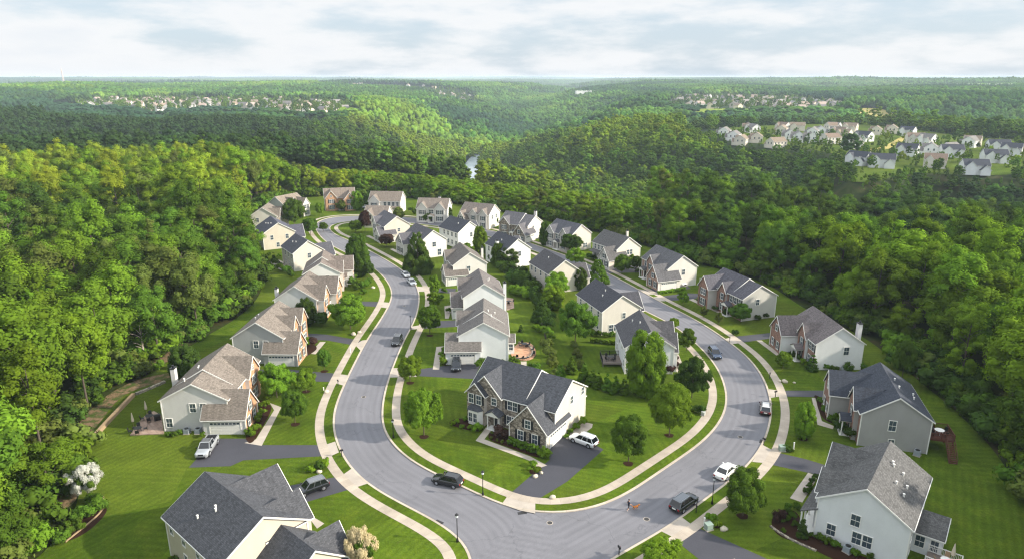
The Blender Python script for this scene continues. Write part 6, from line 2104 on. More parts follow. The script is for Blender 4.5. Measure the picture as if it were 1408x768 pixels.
# fallen pole and lone posts behind the ravine side houses
for (b, ty, lab) in [((827, 312), 300, 'thin bare pole at the wood edge behind the small front gable house'), ((789, 300), 288, 'thin bare pole at the wood edge behind the columned house')]:
    p = at(*b, 0); hh = 7.5
    m = MB(); m.lathe([(.16, 0), (.13, hh * .6), (.09, hh)], 8); m.box(-.6, .6, -.05, .05, hh - .7, hh - .6)
    tag(m.build('utility_pole', m_bark('#857a6c'), None, loc=p), lab, 'pole')

# ------------------------------------------------------------------ the dog walker
def skin_mesh(name, verts, edges, radii, mats, colour, sub=2, root=0):
    me = bpy.data.meshes.new(name)
    me.from_pydata(verts, edges, [])
    o = bpy.data.objects.new(name, me); COL.objects.link(o)
    o.modifiers.new('skin', 'SKIN'); s = o.modifiers.new('sub', 'SUBSURF'); s.levels = s.render_levels = sub
    for i, r in enumerate(radii):
        sv = me.skin_vertices[0].data[i]; sv.radius = (r, r) if not isinstance(r, tuple) else r; sv.use_root = i == root
    dg = bpy.context.evaluated_depsgraph_get()
    ev = o.evaluated_get(dg); m2 = bpy.data.meshes.new_from_object(ev)
    bpy.data.objects.remove(o)
    m2.name = name
    m2.materials.clear()
    for m in mats: m2.materials.append(m)
    for p in m2.polygons:
        p.material_index = colour(p.center); p.use_smooth = True
    return m2


def walker():
    SK, SHIRT, SHORT, SHOE, HAIR = m_plain('skin_tone', '#b98a6c', .6), m_plain('navy_shirt', '#1b2233', .85), m_plain('black_shorts', '#17181c', .85), m_plain('white_shoe', '#dcdcd8', .6), m_plain('dark_hair', '#1f1712', .7)
    V = [(0, 0, .93), (0, .01, 1.12), (0, .0, 1.36), (0, .01, 1.50), (0, .03, 1.60), (0, .03, 1.73)]
    rad = [(.155, .115), (.135, .10), (.165, .115), .055, .085, .085]
    E = [(0, 1), (1, 2), (2, 3), (3, 4), (4, 5)]

    def limb(start, pts, rs):
        k = start
        for p, r in zip(pts, rs):
            V.append(p); rad.append(r); E.append((k, len(V) - 1)); k = len(V) - 1
        return k
    limb(0, [(-.1, 0, .86), (-.11, .10, .50), (-.11, .02, .10), (-.11, .17, .045)], [.085, .062, .04, .036])
    limb(0, [(.1, 0, .86), (.11, -.04, .49), (.11, -.26, .14), (.11, -.14, .05)], [.085, .062, .04, .036])
    hl = limb(2, [(-.20, 0, 1.37), (-.25, -.10, 1.12), (-.24, .04, .91)], [.062, .045, .034])
    hr = limb(2, [(.20, 0, 1.37), (.25, .06, 1.13), (.22, .26, 1.04)], [.062, .045, .034])
    for h_, d in ((hl, (0, .05, -.085)), (hr, (0, .085, -.02))):
        b = Vector(V[h_])
        for i, ln in enumerate((.9, 1.05, 1.0, .8)):
            o = Vector((-.024 + .016 * i, 0, 0))
            V.append(tuple(b + o + Vector(d) * .6)); rad.append(.011); E.append((h_, len(V) - 1))
            V.append(tuple(b + o + Vector(d) * (.6 + .75 * ln) + Vector((0, .01, -.012)))); rad.append(.009); E.append((len(V) - 2, len(V) - 1))
        s_ = 1 if h_ == hl else -1
        V.append(tuple(b + Vector((s_ * .035, .03, -.02)))); rad.append(.012); E.append((h_, len(V) - 1))
    return V, E, rad, SK, SHIRT, SHORT, SHOE, HAIR


V, E, rad, SK, SHIRT, SHORT, SHOE, HAIR = walker()


def body_col(c):
    if c.z > 1.47: return 0
    if abs(c.x) > .215 and c.z < 1.2: return 0
    if c.z > .92: return 1
    if c.z > .50: return 2
    if c.z > .12: return 0
    return 3


me = skin_mesh('person', V, E, rad, [SK, SHIRT, SHORT, SHOE], body_col)
pp = at(864, 701.5)
person = put('person', me, None, (pp.x, pp.y, .012), R(-75))
tag(person, 'person in navy shirt and dark shorts walking a dog in the street', 'person')
m = MB(); m.lathe([(.03, -.02), (.088, .03), (.10, .10), (.085, .16), (.03, .19)], 14, 'z', (0, .015, 1.62)); m.build('hair', HAIR, person, True)
m = MB(); m.box(-.035, -.02, .112, .122, 1.655, 1.668); m.box(.02, .035, .112, .122, 1.655, 1.668); m.build('eyes', M_BLACK, person)
m = MB(); m.prism([(-.014, .11, 1.60), (.014, .11, 1.60), (0, .112, 1.655)], [(-.006, .135, 1.607), (.006, .135, 1.607), (0, .115, 1.655)]); m.build('nose', SK, person)


def dog():
    V = [(-.26, 0, .47), (-.05, 0, .47), (.18, 0, .46), (.30, 0, .55), (.40, 0, .66), (.50, 0, .67), (.60, 0, .63)]
    rad = [.105, .105, .135, .09, .075, .07, .036]
    E = [(i, i + 1) for i in range(6)]

    def limb(k, pts, rs):
        for p, r in zip(pts, rs):
            V.append(p); rad.append(r); E.append((k, len(V) - 1)); k = len(V) - 1
    for s_, sh in ((1, .07), (-1, -.07)):
        limb(2, [(.20, s_ * .08, .36), (.20 + sh, s_ * .085, .20), (.22 + sh * 1.3, s_ * .085, .04), (.26 + sh * 1.3, s_ * .085, .025)], [.06, .035, .026, .03])
        limb(0, [(-.24, s_ * .085, .36), (-.20 - sh, s_ * .09, .26), (-.33 - sh, s_ * .09, .16), (-.30 - sh, s_ * .09, .03), (-.25 - sh, s_ * .09, .025)], [.085, .05, .026, .025, .03])
    limb(0, [(-.40, 0, .52), (-.54, 0, .62), (-.64, 0, .74)], [.035, .04, .025])
    for s_ in (1, -1):
        limb(5, [(.46, s_ * .075, .70), (.45, s_ * .095, .61)], [.03, .026])
    return V, E, rad


V, E, rad = dog()
GOLD, CREAM = m_plain('golden_fur', '#a86a35', .9, .05), m_plain('cream_fur', '#d5b48a', .9, .05)
me = skin_mesh('dog', V, E, rad, [GOLD, CREAM], lambda c: 1 if (c.z < .10 or c.z < .38 and c.x > .05 and abs(c.y) < .06) else 0, root=1)
dp = at(874, 699.5)
dog_o = put('dog', me, None, (dp.x, dp.y, .012), R(12))
tag(dog_o, 'golden tan dog on a lead ahead of its walker', 'dog')
m = MB(); m.lathe([(.085, -.02), (.09, 0), (.085, .02)], 12, 'x', (.33, 0, .57)); m.build('collar', M_RED, dog_o)
hand = Matrix.Rotation(R(-75), 4, 'Z') @ Vector((.22, .33, 1.02)) + Vector((pp.x, pp.y, .012))
neck = Matrix.Rotation(R(12), 4, 'Z') @ Vector((.33, 0, .60)) + Vector((dp.x, dp.y, .012))
m = MB(); m.tube([hand, hand.lerp(neck, .4) - Vector((0, 0, .12)), hand.lerp(neck, .75) - Vector((0, 0, .1)), neck], .012, 5)
tag(m.build('dog_lead', M_BLACK), 'thin dark lead between the walker and the tan dog', 'lead')
# ------------------------------------------------------------------ woods
TOWN_D = lambda x, y: np.min([np.where(inside(t, x, y), 0, poly_dist(t, x, y)) for t in TOWN_W], axis=0)
HXY = np.array([HS[k].world(HS[k].L / 2, 0)[:2] for k in MAIN_KEYS])


def open_ground(x, y, margin):
    """True where no wood grows"""
    o = inside(LAWN_C, x, y) | (poly_dist(LAWN_C, x, y) < margin)
    o |= inside(EST_C, x, y)
    o |= poly_dist(RIV_C, x, y, False) < np.where(y < 960, 11, 6)
    for f in FIELDS:
        o |= inside(f, x, y)
    for (a, b) in EST_POS:
        o |= np.hypot(x - a, y - b) < 13
    for (a, b) in HXY:
        o |= np.hypot(x - a, y - b) < 12.5
    return o


def scatter(r0, r1, cell, margin, dens=1.0, seed=1, wide=.92, clear=True):
    g = np.random.default_rng(seed)
    W = r1 * wide + 60
    nx, ny = int(2 * W / cell), int((r1 + 70) / cell)
    X, Y = np.meshgrid((np.arange(nx) + .5) * cell - W, (np.arange(ny) + .5) * cell - 70)
    X = X.ravel() + g.uniform(-.42, .42, X.size) * cell; Y = Y.ravel() + g.uniform(-.42, .42, Y.size) * cell
    d = np.hypot(X, Y)
    k = (d >= r0) & (d < r1) & (np.abs(X) < np.maximum(Y, 0) * wide + 75) & (Y > 22) & (g.uniform(size=X.size) < dens)
    X, Y = X[k], Y[k]
    if not clear:
        return X, Y
    k = ~open_ground(X, Y, margin)
    return X[k], Y[k]


# tone of the woods varies by patch; sunlit and cloud-shaded zones come on top
def tone(x, y):
    a = vnoise(x / 85 + 5, y / 85, 31); b = vnoise(x / 240, y / 240 + 9, 33)
    s = .55 * a + .45 * b
    return s


X, Y = scatter(0, 430, 7.9, 2.0, 1.0, 11)
Z = terrain(X, Y)
n = len(X)
g = np.random.default_rng(5)
# trees that would stand between the camera and the houses stay low at the very near edge
hs = g.uniform(.80, 1.16, n)
S = tone(X, Y)
kind = g.choice(7, n, p=[.22, .18, .16, .12, .14, .06, .12])
edge = poly_dist(LAWN_C, X, Y)
hs *= np.where(edge < 6, g.uniform(.55, .9, n), 1.0)
wx = 0


def pick_tone(s, r, x, y):
    d = math.hypot(x, y)
    if x < -75 and d > 280 - 40 * s: return 'yellow' if r < .42 else ('lime' if r < .74 else ('light' if r < .9 else 'olive'))     # sunlight on the rim painted in as yellower leaves
    if -110 < x < 75 and y > 250: return 'lime' if r < .30 else ('light' if r < .66 else ('mid' if r < .88 else 'olive'))  # sunlit belt, its light put into the leaf colour
    if x > 55 and d < 205:
        if s > .45: return 'lime' if r < .42 else ('light' if r < .85 else 'mid')
        return 'mid' if r < .5 else ('deep' if r < .66 else 'light')
    if x > 55: return 'deep' if r < .22 else ('mid' if r < .66 else ('blue' if r < .74 else 'light'))
    if s > .60: return 'light' if r < .55 else ('lime' if r < .72 else 'mid')
    if s > .47: return 'mid' if r < .6 else ('light' if r < .85 else 'olive')
    if s > .36: return 'mid' if r < .35 else ('deep' if r < .8 else 'olive')
    return 'deep' if r < .6 else ('blue' if r < .8 else 'mid')


rr = g.uniform(size=n)

# tree heights follow the canopy line: low where the ground behind is seen over them
ENV_NEAR = ([-200, 0, 200, 330, 400, 450, 560, 620, 660, 720, 800, 880, 950, 1040, 1140, 1210, 1300, 1408, 1600], [190, 190, 186, 192, 220, 230, 236, 244, 254, 256, 262, 270, 272, 276, 286, 290, 276, 266, 262])
ENV_EST = ([900, 960, 1000, 1120, 1165, 1185, 1235, 1255, 1340, 1408, 1600], [160, 180, 197, 208, 226, 248, 250, 240, 240, 236, 236])
EST_Y = lambda u: np.interp(u, ENV_EST[0], [at(a_, b_ - 6).y for a_, b_ in zip(*ENV_EST)])


def fit_heights(x, y, z, top, h, env, who, soft=9, least=.30):
    u = 704 + FPX * x / (y * cp + (CAM_H - z - 10) * sp)
    ye = np.interp(u, env[0], env[1]) + g.uniform(0, soft, len(x))
    k = (ye - 384) / FPX
    zmax = CAM_H - y * (sp + k * cp) / (cp - k * sp)
    lim = (zmax - z) / top
    lim = np.where(who(u), lim, 9)
    return np.minimum(h, np.maximum(lim, least)), lim > .08


dist_ = np.hypot(X, Y)
TOPS = np.array([20, 19, 23, 24, 18, 21, 17.0]) + 1.0
keep = np.ones(n, bool)
for env, who in ((ENV_NEAR, lambda u: (u < 900) | (dist_ < 300)), (ENV_EST, lambda u: (u > 940) & (Y < EST_Y(u))), (([0, 626, 632, 670, 676, 800], [100, 100, 250, 250, 100, 100]), lambda u: (u > 636 + g.uniform(-4, 6, len(u))) & (u < 664 + g.uniform(-6, 5, len(u))))):
    hs, ok = fit_heights(X, Y, Z, TOPS[kind], hs, env, who)
    keep &= ok
keep &= ~((Y < 60) & (np.abs(X) < 46))
X, Y, Z, hs, kind, S, rr, edge = (q[keep] for q in (X, Y, Z, hs, kind, S, rr, edge))
n = len(X)
wx = np.maximum(hs, .62) * g.uniform(.94, 1.24, n)
tn = [pick_tone(S[i], rr[i], X[i], Y[i]) for i in range(n)]
# which of them show largest
order = np.argsort(np.hypot(X, Y))
GWI, GHI = 352, 192
cov = np.zeros((GHI, GWI), bool)
# ground level things in front of the woods hide little; houses are painted in by their distance
vis = np.zeros(n, int)
topz = np.array([20, 19, 23, 24, 18, 21, 17.0])
rad_ = np.array([4.9, 5.2, 4.2, 3.6, 6.2, 4.2, 5.4]) + 1.0
yy, xx = np.mgrid[0:GHI, 0:GWI]
house_cells = []
for hx_, hy_ in HXY:
    u, v, f = px_of(hx_, hy_, 4.5)
    house_cells.append((np.hypot(hx_, hy_), u / 4, v / 4, 6.5 * FPX / f / 4, 4.5 * FPX / f / 4))
house_cells.sort()
hi = 0
for i in order:
    d = math.hypot(X[i], Y[i])
    while hi < len(house_cells) and house_cells[hi][0] < d:
        _, u, v, a, b = house_cells[hi]; hi += 1
        cov |= (((xx - u) / a) ** 2 + ((yy - v) / b) ** 2 < 1)
    zt = Z[i] + topz[kind[i]] * hs[i]; zb = Z[i] + 3.5 * hs[i]
    if Y[i] < 26: continue
    u, v0, f = px_of(X[i], Y[i], zt); _, v1, _ = px_of(X[i], Y[i], zb)
    if f < 5: continue
    rx = rad_[kind[i]] * wx[i] * FPX / f / 4
    u /= 4; v0 /= 4; v1 /= 4
    cy, ry = (v0 + v1) / 2, max(1, (v1 - v0) / 2)
    x0, x1 = max(0, int(u - rx)), min(GWI, int(u + rx) + 2); y0, y1 = max(0, int(cy - ry)), min(GHI, int(cy + ry) + 2)
    if x0 >= x1 or y0 >= y1: continue
    sub = (((xx[y0:y1, x0:x1] - u) / rx) ** 2 + ((yy[y0:y1, x0:x1] - cy) / ry) ** 2 < 1)
    c = cov[y0:y1, x0:x1]
    vis[i] = int((sub & ~c).sum())
    c |= sub
best = set(np.argsort(-vis)[:300].tolist())
best = {i for i in best if vis[i] > 2}
# labels: the stand a tree belongs to, its tone, its build
KIND_TXT = ['broad', 'lumpy', 'tall', 'slender', 'spreading', 'pointed', 'low crowned']
TONE_TXT = {'mid': 'green', 'deep': 'dark green', 'blue': 'blue green', 'light': 'light green', 'lime': 'bright lime', 'olive': 'olive', 'yellow': 'yellow green'}


def stand(u, v):
    if v > 560 and u < 300: return 'of the near wood beside the sloping lawn'
    if u < 420 and v > 400: return 'of the wood above the timber retaining wall'
    if u < 420 and v > 290: return 'of the wood behind the brick gabled row'
    if u < 430: return 'on the sunlit rim of the big western wood'
    if u > 1150 and v > 480: return 'of the dark wood behind the red deck'
    if u > 1040 and v > 340: return 'of the wood behind the brick houses on the ravine'
    if v > 285 and u > 700: return 'of the ravine edge behind the back street'
    if u < 760: return 'of the belt behind the far row of houses'
    return 'of the ravine below the white estate'


info = {}
for i in best:
    u, v, f = px_of(X[i], Y[i], Z[i] + topz[kind[i]] * hs[i] * .6)
    info[i] = (u, v, f)
# single out the tree nearest to each landmark
LMS = [('beside the blossoming dogwood', (112, 660)), ('at the top end of the short stone wall', (215, 510)), ('behind the white chimney of the patio house', (250, 480)), ('over the bare earth slope by the timber wall', (120, 560)), ('behind the grey sided brick gabled house', (320, 430)), ('nearest the pale rear terrace by the wood', (362, 368)),
       ('behind the second beige gabled house', (345, 320)), ('behind the grey house with cream gables', (380, 262)), ('behind the far brick house', (462, 250)), ('behind the five window far house', (538, 255)), ('behind the twin gable white house', (605, 262)), ('behind the triple gable house', (668, 272)), ('behind the striped roof house', (728, 280)),
       ('behind the columned house', (800, 296)), ('behind the small front gable house', (862, 315)), ('behind the brick garage gable house', (940, 335)), ('behind the wide brick house', (1050, 375)), ('nearest the red patio set', (1085, 400)), ('behind the white chimney of the brick house', (1180, 435)), ('behind the dark blue roofed house', (1250, 500)), ('beyond the red deck stairs', (1330, 585)), ('nearest the white railed deck lawn', (1400, 680)), ('over the estate lawn corner', (1180, 262))]
lab_of, used = {}, set()
for txt, (u, v) in LMS:
    c = sorted((math.hypot(info[i][0] - u, info[i][1] - v), i) for i in info if i not in used)
    if c:
        i = c[0][1]; used.add(i)
        lab_of[i] = f'{KIND_TXT[kind[i]]} {TONE_TXT[tn[i]]} tree standing closest {txt}'
for i in sorted(best):
    k = int(kind[i])
    if i in lab_of:
        lab, grp = lab_of[i], None
    else:
        st = stand(info[i][0], info[i][1])
        lab = f'{KIND_TXT[k]} {TONE_TXT[tn[i]]} tree {st}'
        grp = f'{KIND_TXT[k]} {TONE_TXT[tn[i]]} trees {st}'
    add_tree('woodland_tree', lab, 'tree', FT[k], (X[i], Y[i], Z[i] - .1), (wx[i], wx[i], hs[i]), lin(GREENS[tn[i]], g.uniform(.85, 1.18)), g.uniform(0, 6.28), grp)


# ------------------------------------------------------------------ the rest of the woods: one object per distance, many copies each
def source_set(name, meshes, tones):
    c = bpy.data.collections.new(name)
    for k, me in enumerate(meshes):
        m2 = me.copy(); m2.materials.clear(); m2.materials.append(M_LEAF_MANY)
        c.objects.link(bpy.data.objects.new(f'{name}_{k:03d}', m2))
    return c, {(t, k): (k, tones[t] if isinstance(tones, dict) else GREENS[t]) for t in tones for k in range(len(meshes))}


def scatter_object(name, coll, pts, idx, scl, rot):
    me = bpy.data.meshes.new(name)
    me.vertices.add(len(pts)); me.vertices.foreach_set('co', np.asarray(pts, np.float32).ravel())
    jit = np.random.default_rng(len(pts)).uniform(.84, 1.18, (len(pts), 1))
    col = np.ones((len(pts), 4), np.float32); col[:, :3] = np.array([c for _, c in idx]) * jit
    a = me.attributes.new('pick', 'INT', 'POINT'); a.data.foreach_set('value', np.asarray([q for q, _ in idx], np.int32))
    a = me.attributes.new('tint', 'FLOAT_COLOR', 'POINT'); a.data.foreach_set('color', col.ravel())
    a = me.attributes.new('size', 'FLOAT_VECTOR', 'POINT'); a.data.foreach_set('vector', np.asarray(scl, np.float32).ravel())
    a = me.attributes.new('turn', 'FLOAT_VECTOR', 'POINT'); r3 = np.zeros((len(pts), 3), np.float32); r3[:, 2] = rot; a.data.foreach_set('vector', r3.ravel())
    o = put(name, me)
    tag(o, kind='stuff')
    ng = bpy.data.node_groups.new(name, 'GeometryNodeTree')
    ng.interface.new_socket('Geometry', in_out='INPUT', socket_type='NodeSocketGeometry')
    ng.interface.new_socket('Geometry', in_out='OUTPUT', socket_type='NodeSocketGeometry')
    N = ng.nodes; K = ng.links
    gi, go = N.new('NodeGroupInput'), N.new('NodeGroupOutput')
    ip = N.new('GeometryNodeInstanceOnPoints'); ci = N.new('GeometryNodeCollectionInfo')
    ci.inputs['Collection'].default_value = coll; ci.inputs['Separate Children'].default_value = True; ci.inputs['Reset Children'].default_value = True
    ip.inputs['Pick Instance'].default_value = True

    def attr(nm, ty):
        q = N.new('GeometryNodeInputNamedAttribute'); q.data_type = ty; q.inputs['Name'].default_value = nm
        return q.outputs['Attribute']
    K.new(gi.outputs[0], ip.inputs['Points']); K.new(ci.outputs[0], ip.inputs['Instance'])
    K.new(attr('pick', 'INT'), ip.inputs['Instance Index']); K.new(attr('size', 'FLOAT_VECTOR'), ip.inputs['Scale'])
    er = N.new('FunctionNodeEulerToRotation'); K.new(attr('turn', 'FLOAT_VECTOR'), er.inputs[0]); K.new(er.outputs[0], ip.inputs['Rotation'])
    K.new(ip.outputs[0], go.inputs[0])
    md = o.modifiers.new('scatter', 'NODES'); md.node_group = ng
    return o


TONES = ['mid', 'deep', 'blue', 'light', 'lime', 'olive', 'yellow']
near_c, near_i = source_set('woodland_source', [m for m, _ in FT], TONES)
rest = [i for i in range(n) if i not in best]
scatter_object('woodland', near_c, [(X[i], Y[i], Z[i] - .1) for i in rest], [near_i[(tn[i], int(kind[i]))] for i in rest], [(wx[i], wx[i], hs[i]) for i in rest], g.uniform(0, 6.28, len(rest)))

# undergrowth along the edge of the near woods
X2, Y2 = scatter(0, 360, 2.3, .5, .75, 23)
k = (poly_dist(LAWN_C, X2, Y2) < 9) & ~((Y2 < 60) & (np.abs(X2) < 46))
for d_ in DIRT:
    w_ = [(v.x, v.y) for v in G2(d_)]
    k &= ~inside(w_, X2, Y2)
X2, Y2 = X2[k], Y2[k]
Z2 = terrain(X2, Y2)
uc, ui = source_set('undergrowth_source', UNDER, TONES)
ts = [random.choice(['mid', 'deep', 'mid', 'light', 'olive']) for _ in X2]
sc = g.uniform(.6, 1.7, len(X2))
scatter_object('undergrowth', uc, np.stack([X2, Y2, Z2 - .1], 1), [ui[(t, int(g.integers(0, 3)))] for t in ts], np.stack([sc * 1.1, sc * 1.1, sc], 1), g.uniform(0, 6.28, len(X2)))

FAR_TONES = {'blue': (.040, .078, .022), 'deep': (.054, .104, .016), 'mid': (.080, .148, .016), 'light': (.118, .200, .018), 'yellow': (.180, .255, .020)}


def far_pick(x, y, r):
    s = .5 * vnoise(x / 150 + 3, y / 260, 41) + .5 * vnoise(x / 420, y / 520 + 4, 43)
    w = s + (r - .5) * .22
    u, v, _ = px_of(x, y, 0.0)
    knoll = inside([(462, 150), (500, 140), (590, 140), (640, 165), (655, 192), (600, 186), (540, 168), (480, 166)], u, v)
    hill = inside([(760, 176), (850, 152), (930, 150), (985, 176), (1000, 205), (900, 196), (820, 192)], u, v)
    w = np.where(knoll, w + .20, np.where(hill, w + .13, w))  # sunlight on knoll and hill painted as lighter leaves
    w = np.where((u < 640) & (v > 140) & ~knoll, w - .20, w)  # cloud-shaded woods painted as darker, bluer leaves
    w = np.where((u > 690) & (v > 150) & (u < 1000) & ~hill, w - .08, w)
    w = np.where((v < 135) & (v > 108), w - .07, w)
    return np.select([w > .68, w > .56, w > .44, w > .32], ['yellow', 'light', 'mid', 'deep'], 'blue')


X3, Y3 = scatter(430, 1050, 10.0, 5.0, 1.0, 37, .86)
k = TOWN_D(X3, Y3) > 12
X3, Y3 = X3[k], Y3[k]; Z3 = terrain(X3, Y3)
fc, fi = source_set('midwood_source', FT_LOD, FAR_TONES)
for o in fc.objects:
    pass
h3 = g.uniform(.72, 1.12, len(X3)); m3 = np.ones(len(X3), bool)
for env, who in ((ENV_EST, lambda u: (u > 940) & (Y3 < EST_Y(u))), (([0, 626, 632, 670, 676, 800], [100, 100, 248, 248, 100, 100]), lambda u: (u > 636 + g.uniform(-4, 6, len(u))) & (u < 664 + g.uniform(-6, 5, len(u))) & (Y3 < 690)), (([60, 110, 215, 252, 340, 440, 480, 560], [150, 152, 160, 155, 154, 161, 155, 150]), lambda u: (u > 60) & (u < 500)), (([900, 930, 985, 1140, 1170], [148, 151, 155, 156, 150]), lambda u: (u > 900) & (u < 1170) & (Y3 > 640))):
    h3, ok = fit_heights(X3, Y3, Z3, 23.0, h3, env, who, 4, .4); m3 &= ok
X3, Y3, Z3, h3 = X3[m3], Y3[m3], Z3[m3], h3[m3]
t3 = far_pick(X3, Y3, g.uniform(size=len(X3))); k3 = g.integers(0, 6, len(X3)); s3 = np.maximum(h3, .5)
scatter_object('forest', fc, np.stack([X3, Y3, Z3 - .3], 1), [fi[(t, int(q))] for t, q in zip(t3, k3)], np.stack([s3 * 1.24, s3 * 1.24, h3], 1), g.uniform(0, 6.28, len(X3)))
HAZED_TONES = {k_: (c_[0] * .80, c_[1] * .95, c_[2] * 1.5) for k_, c_ in FAR_TONES.items()}  # distance haze mixed into the leaf colours: less red, more blue
gc, gi_ = source_set('grove_source', GR, HAZED_TONES)
X4, Y4 = scatter(1050, 3300, 21, 8, .97, 41, .84)
k = TOWN_D(X4, Y4) > 14
# gardens of the far towns hold scattered trees too
X4b, Y4b = scatter(1150, 2700, 9.5, 8, .30, 43, .84, False)
kb = TOWN_D(X4b, Y4b) < 6
X4, Y4 = X4[k], Y4[k]; Z4 = terrain(X4, Y4)
h4 = np.ones(len(X4)); m4 = np.ones(len(X4), bool)
for env, who in ((([60, 110, 215, 252, 340, 440, 480, 560], [150, 150, 158, 153, 152, 159, 153, 150]), lambda u: (u > 60) & (u < 500) & (Y4 < 1500)), (([900, 930, 985, 1140, 1170], [146, 149, 153, 154, 148]), lambda u: (u > 900) & (u < 1170) & (Y4 < 1500))):
    h4, ok = fit_heights(X4, Y4, Z4, 21.0, h4, env, who, 2, .45)
mm_ = m4
t4 = far_pick(X4, Y4, g.uniform(size=len(X4))); k4 = g.integers(0, 4, len(X4)); s4 = g.uniform(.9, 1.15, len(X4))
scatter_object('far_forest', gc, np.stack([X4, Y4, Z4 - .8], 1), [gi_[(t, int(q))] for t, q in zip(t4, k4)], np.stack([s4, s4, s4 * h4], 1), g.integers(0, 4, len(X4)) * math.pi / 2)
X4b, Y4b = X4b[kb], Y4b[kb]; Z4b = terrain(X4b, Y4b)
s4b = g.uniform(.35, .75, len(X4b)); t4b = g.choice(['mid', 'light', 'deep', 'light'], len(X4b))
# trees between the estate houses
X5, Y5 = scatter(330, 760, 7.0, -999, .36, 47, .86, False)
k = inside(EST_C, X5, Y5)
for (a, b) in EST_POS: k &= np.hypot(X5 - a, Y5 - b) > 10.5
dry = [(v.x, v.y) for v in G2([(1188, 205), (1215, 202), (1236, 190), (1244, 188), (1242, 194), (1222, 205), (1195, 209)])]
k &= ~inside(dry, X5, Y5)
glade = [(v.x, v.y) for v in G2([(1180, 250), (1186, 236), (1225, 234), (1250, 236), (1225, 250)])]
k &= ~inside(glade, X5, Y5)
X5, Y5 = X5[k], Y5[k]
s5 = g.uniform(.2, .46, len(X5)); t5 = g.choice(['mid', 'light', 'deep', 'yellow'], len(X5), p=[.35, .3, .2, .15])
X8, Y8 = scatter(280, 720, 4.2, 0.5, .85, 61, .86)
de8 = poly_dist(EST_C, X8, Y8); k = (de8 < 46)
X8, Y8 = X8[k], Y8[k]; s8 = g.uniform(.14, .30, len(X8)); t8 = g.choice(['mid', 'light', 'deep'], len(X8))
XX, YY, SS, TT = np.concatenate([X4b, X5]), np.concatenate([Y4b, Y5]), np.concatenate([s4b, s5]), np.concatenate([t4b, t5])
XX, YY, SS, TT = np.concatenate([XX, X8]), np.concatenate([YY, Y8]), np.concatenate([SS, s8]), np.concatenate([TT, t8])
scatter_object('estate_shrubbery', fc, np.stack([XX, YY, terrain(XX, YY) - .2], 1), [fi[(t, int(q))] for t, q in zip(TT, g.integers(0, 6, len(XX)))], np.stack([SS * 1.05, SS * 1.05, SS], 1), g.uniform(0, 6.28, len(XX)))
hc, hi_ = source_set('horizon_source', GF, HAZED_TONES)
X6, Y6 = scatter(3300, 9500, 84, 8, .97, 53, .83)
k = np.ones(len(X6), bool)
for t in TOWN_W: k &= ~inside(t, X6, Y6)
X6, Y6 = X6[k], Y6[k]; Z6 = terrain(X6, Y6)
t6 = far_pick(X6 / 3, Y6 / 4, g.uniform(size=len(X6))); s6 = g.uniform(.92, 1.1, len(X6))
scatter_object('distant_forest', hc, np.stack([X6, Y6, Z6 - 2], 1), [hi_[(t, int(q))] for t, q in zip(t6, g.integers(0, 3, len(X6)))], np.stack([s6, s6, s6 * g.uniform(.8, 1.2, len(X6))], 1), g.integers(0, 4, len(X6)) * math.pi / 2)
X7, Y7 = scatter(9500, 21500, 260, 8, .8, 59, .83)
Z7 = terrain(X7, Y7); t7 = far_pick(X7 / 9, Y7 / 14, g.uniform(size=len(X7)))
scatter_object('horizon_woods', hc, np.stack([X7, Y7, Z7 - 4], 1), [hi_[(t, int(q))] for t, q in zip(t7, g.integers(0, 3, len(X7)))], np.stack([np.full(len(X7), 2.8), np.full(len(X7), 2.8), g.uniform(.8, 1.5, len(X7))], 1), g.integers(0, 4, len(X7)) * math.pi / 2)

# ------------------------------------------------------------------ air
m = MB(); m.box(-26000, 26000, -400, 26000, -90, 64)
ht = NT('haze_air')
pv = ht.n('ShaderNodeVolumePrincipled')
pv.inputs['Color'].default_value = (.74, .87, 1.0, 1)
pv.inputs['Density'].default_value = .9e-4
pv.inputs['Anisotropy'].default_value = 0.0
ht.l(pv.outputs[0], ht.out.inputs['Volume'])
hz = m.build('haze', ht.m)
tag(hz, kind='stuff')

# ------------------------------------------------------------------ sky and sun
SUN_EL, SUN_AZ = R(26), R(98)          # azimuth clockwise from straight ahead
w = bpy.data.worlds.new('World'); scene.world = w; w.use_nodes = True
T = w.node_tree; T.nodes.clear()
N = lambda t: T.nodes.new(t)
out = N('ShaderNodeOutputWorld'); bg = N('ShaderNodeBackground')
sky = N('ShaderNodeTexSky'); sky.sky_type = 'NISHITA'; sky.sun_disc = False
sky.sun_elevation = SUN_EL; sky.sun_rotation = SUN_AZ; sky.air_density = 1.0; sky.dust_density = 1.4; sky.ozone_density = 1.0
tc = N('ShaderNodeTexCoord')
sx = N('ShaderNodeSeparateXYZ'); T.links.new(tc.outputs['Generated'], sx.inputs[0])


def wmath(op, a, b=0.0):
    q = N('ShaderNodeMath'); q.operation = op
    for i, v in enumerate((a, b)):
        if hasattr(v, 'links'): T.links.new(v, q.inputs[i])
        else: q.inputs[i].default_value = v
    return q.outputs[0]


zc = wmath('ADD', wmath('MAXIMUM', sx.outputs[2], 0.0), .035)
cx = wmath('DIVIDE', sx.outputs[0], zc); cy = wmath('DIVIDE', sx.outputs[1], zc)
cv = N('ShaderNodeCombineXYZ'); T.links.new(cx, cv.inputs[0]); T.links.new(cy, cv.inputs[1])


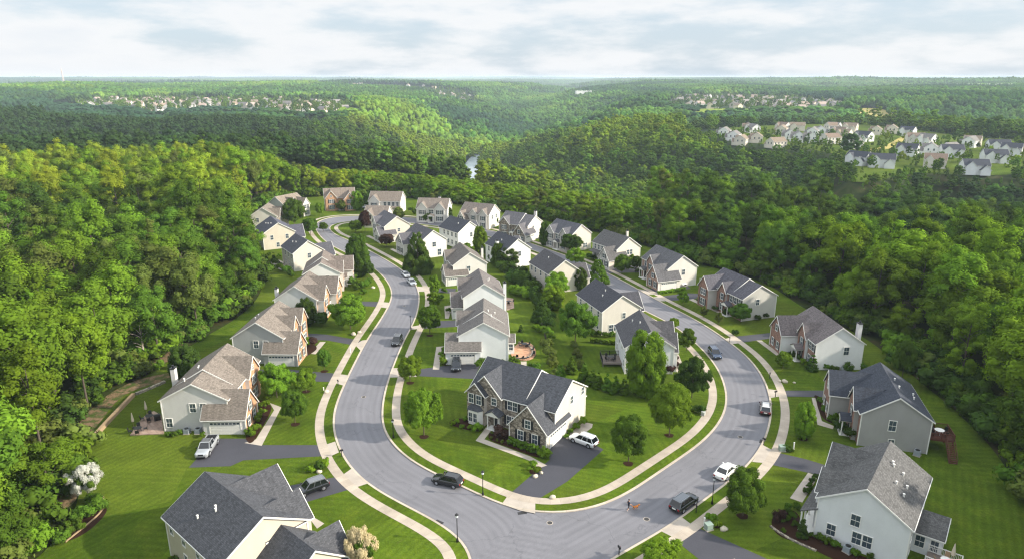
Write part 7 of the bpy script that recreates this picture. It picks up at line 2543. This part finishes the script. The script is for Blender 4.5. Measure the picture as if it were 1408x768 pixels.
def wnoise(scale, det, rough, off):
    mp = N('ShaderNodeMapping'); mp.inputs['Location'].default_value = off; mp.inputs['Scale'].default_value = (scale, scale, scale * 4.2)
    T.links.new(tc.outputs['Generated'], mp.inputs['Vector'])
    q = N('ShaderNodeTexNoise'); q.inputs['Scale'].default_value = 1; q.inputs['Detail'].default_value = det; q.inputs['Roughness'].default_value = rough
    T.links.new(mp.outputs[0], q.inputs['Vector'])
    return q.outputs['Fac']


def wrange(v, a, b, lo=0.0, hi=1.0):
    q = N('ShaderNodeMapRange'); q.interpolation_type = 'SMOOTHSTEP'
    q.inputs['From Min'].default_value = a; q.inputs['From Max'].default_value = b; q.inputs['To Min'].default_value = lo; q.inputs['To Max'].default_value = hi
    T.links.new(v, q.inputs['Value'])
    return q.outputs['Result']


def wmix(f, a, b):
    q = N('ShaderNodeMix'); q.data_type = 'RGBA'
    for i, v in ((0, f), (6, a), (7, b)):
        if hasattr(v, 'links'): T.links.new(v, q.inputs[i])
        elif i == 0: q.inputs[i].default_value = v
        else: q.inputs[i].default_value = (*v, 1)
    return q.outputs[2]


c1 = wnoise(5.5, 8, .56, (3.1, 1.7, 0)); c2 = wnoise(2.0, 3, .5, (9.2, 4.4, 1.3)); c3 = wnoise(14.0, 6, .6, (1.2, 7.7, 0))
dens = wmath('ADD', wmath('ADD', wmath('MULTIPLY', c1, .62), wmath('MULTIPLY', c2, .33)), wmath('MULTIPLY', c3, .14))
cover = wrange(dens, .45, .62)
thick = wrange(dens, .56, .80)
veil = wmix(SKY_VEIL := .74, sky.outputs[0], (6.4, 7.5, 8.6))
cloud = wmix(thick, (8.6, 8.6, 8.65), (7.5, 7.8, 8.2))
skyc = wmix(wmath('MULTIPLY', cover, .85), veil, cloud)
lift = wrange(sx.outputs[2], .10, .75, 1.0, 2.0)          # sky above the view brightened to add fill light
lm = N('ShaderNodeVectorMath'); lm.operation = 'SCALE'
T.links.new(skyc, lm.inputs[0]); T.links.new(lift, lm.inputs['Scale'])
T.links.new(lm.outputs[0], bg.inputs['Color'])
bg.inputs['Strength'].default_value = .062
T.links.new(bg.outputs[0], out.inputs[0])

sun = bpy.data.lights.new('sun', 'SUN'); sun.energy = 4.4; sun.angle = R(1.2); sun.color = (1.0, .92, .79)
so_ = bpy.data.objects.new('sun', sun); COL.objects.link(so_)
dv = Vector((math.sin(SUN_AZ) * math.cos(SUN_EL), math.cos(SUN_AZ) * math.cos(SUN_EL), math.sin(SUN_EL)))
so_.rotation_euler = (-dv).to_track_quat('-Z', 'Y').to_euler()
so_.location = dv * 300

vs = scene.view_settings
scene.display_settings.display_device = 'sRGB'
vs.view_transform = 'Standard'; vs.look = 'None'; vs.gamma = 1.0; vs.exposure = 0.90; vs.use_curve_mapping = False
cy_ = scene.cycles
cy_.max_bounces = 6; cy_.diffuse_bounces = 3; cy_.glossy_bounces = 2; cy_.transmission_bounces = 4; cy_.transparent_max_bounces = 4; cy_.volume_bounces = 0
cy_.sample_clamp_indirect = 6
cy_.use_denoising = True; cy_.denoising_prefilter = 'NONE'; cy_.denoising_quality = 'HIGH'
try:
    cy_.denoiser = 'OPENIMAGEDENOISE'; cy_.denoising_input_passes = 'RGB_ALBEDO_NORMAL'
except Exception:
    pass
cy_.use_adaptive_sampling = False
cy_.pixel_filter_type = 'BLACKMAN_HARRIS'; cy_.filter_width = 1.25
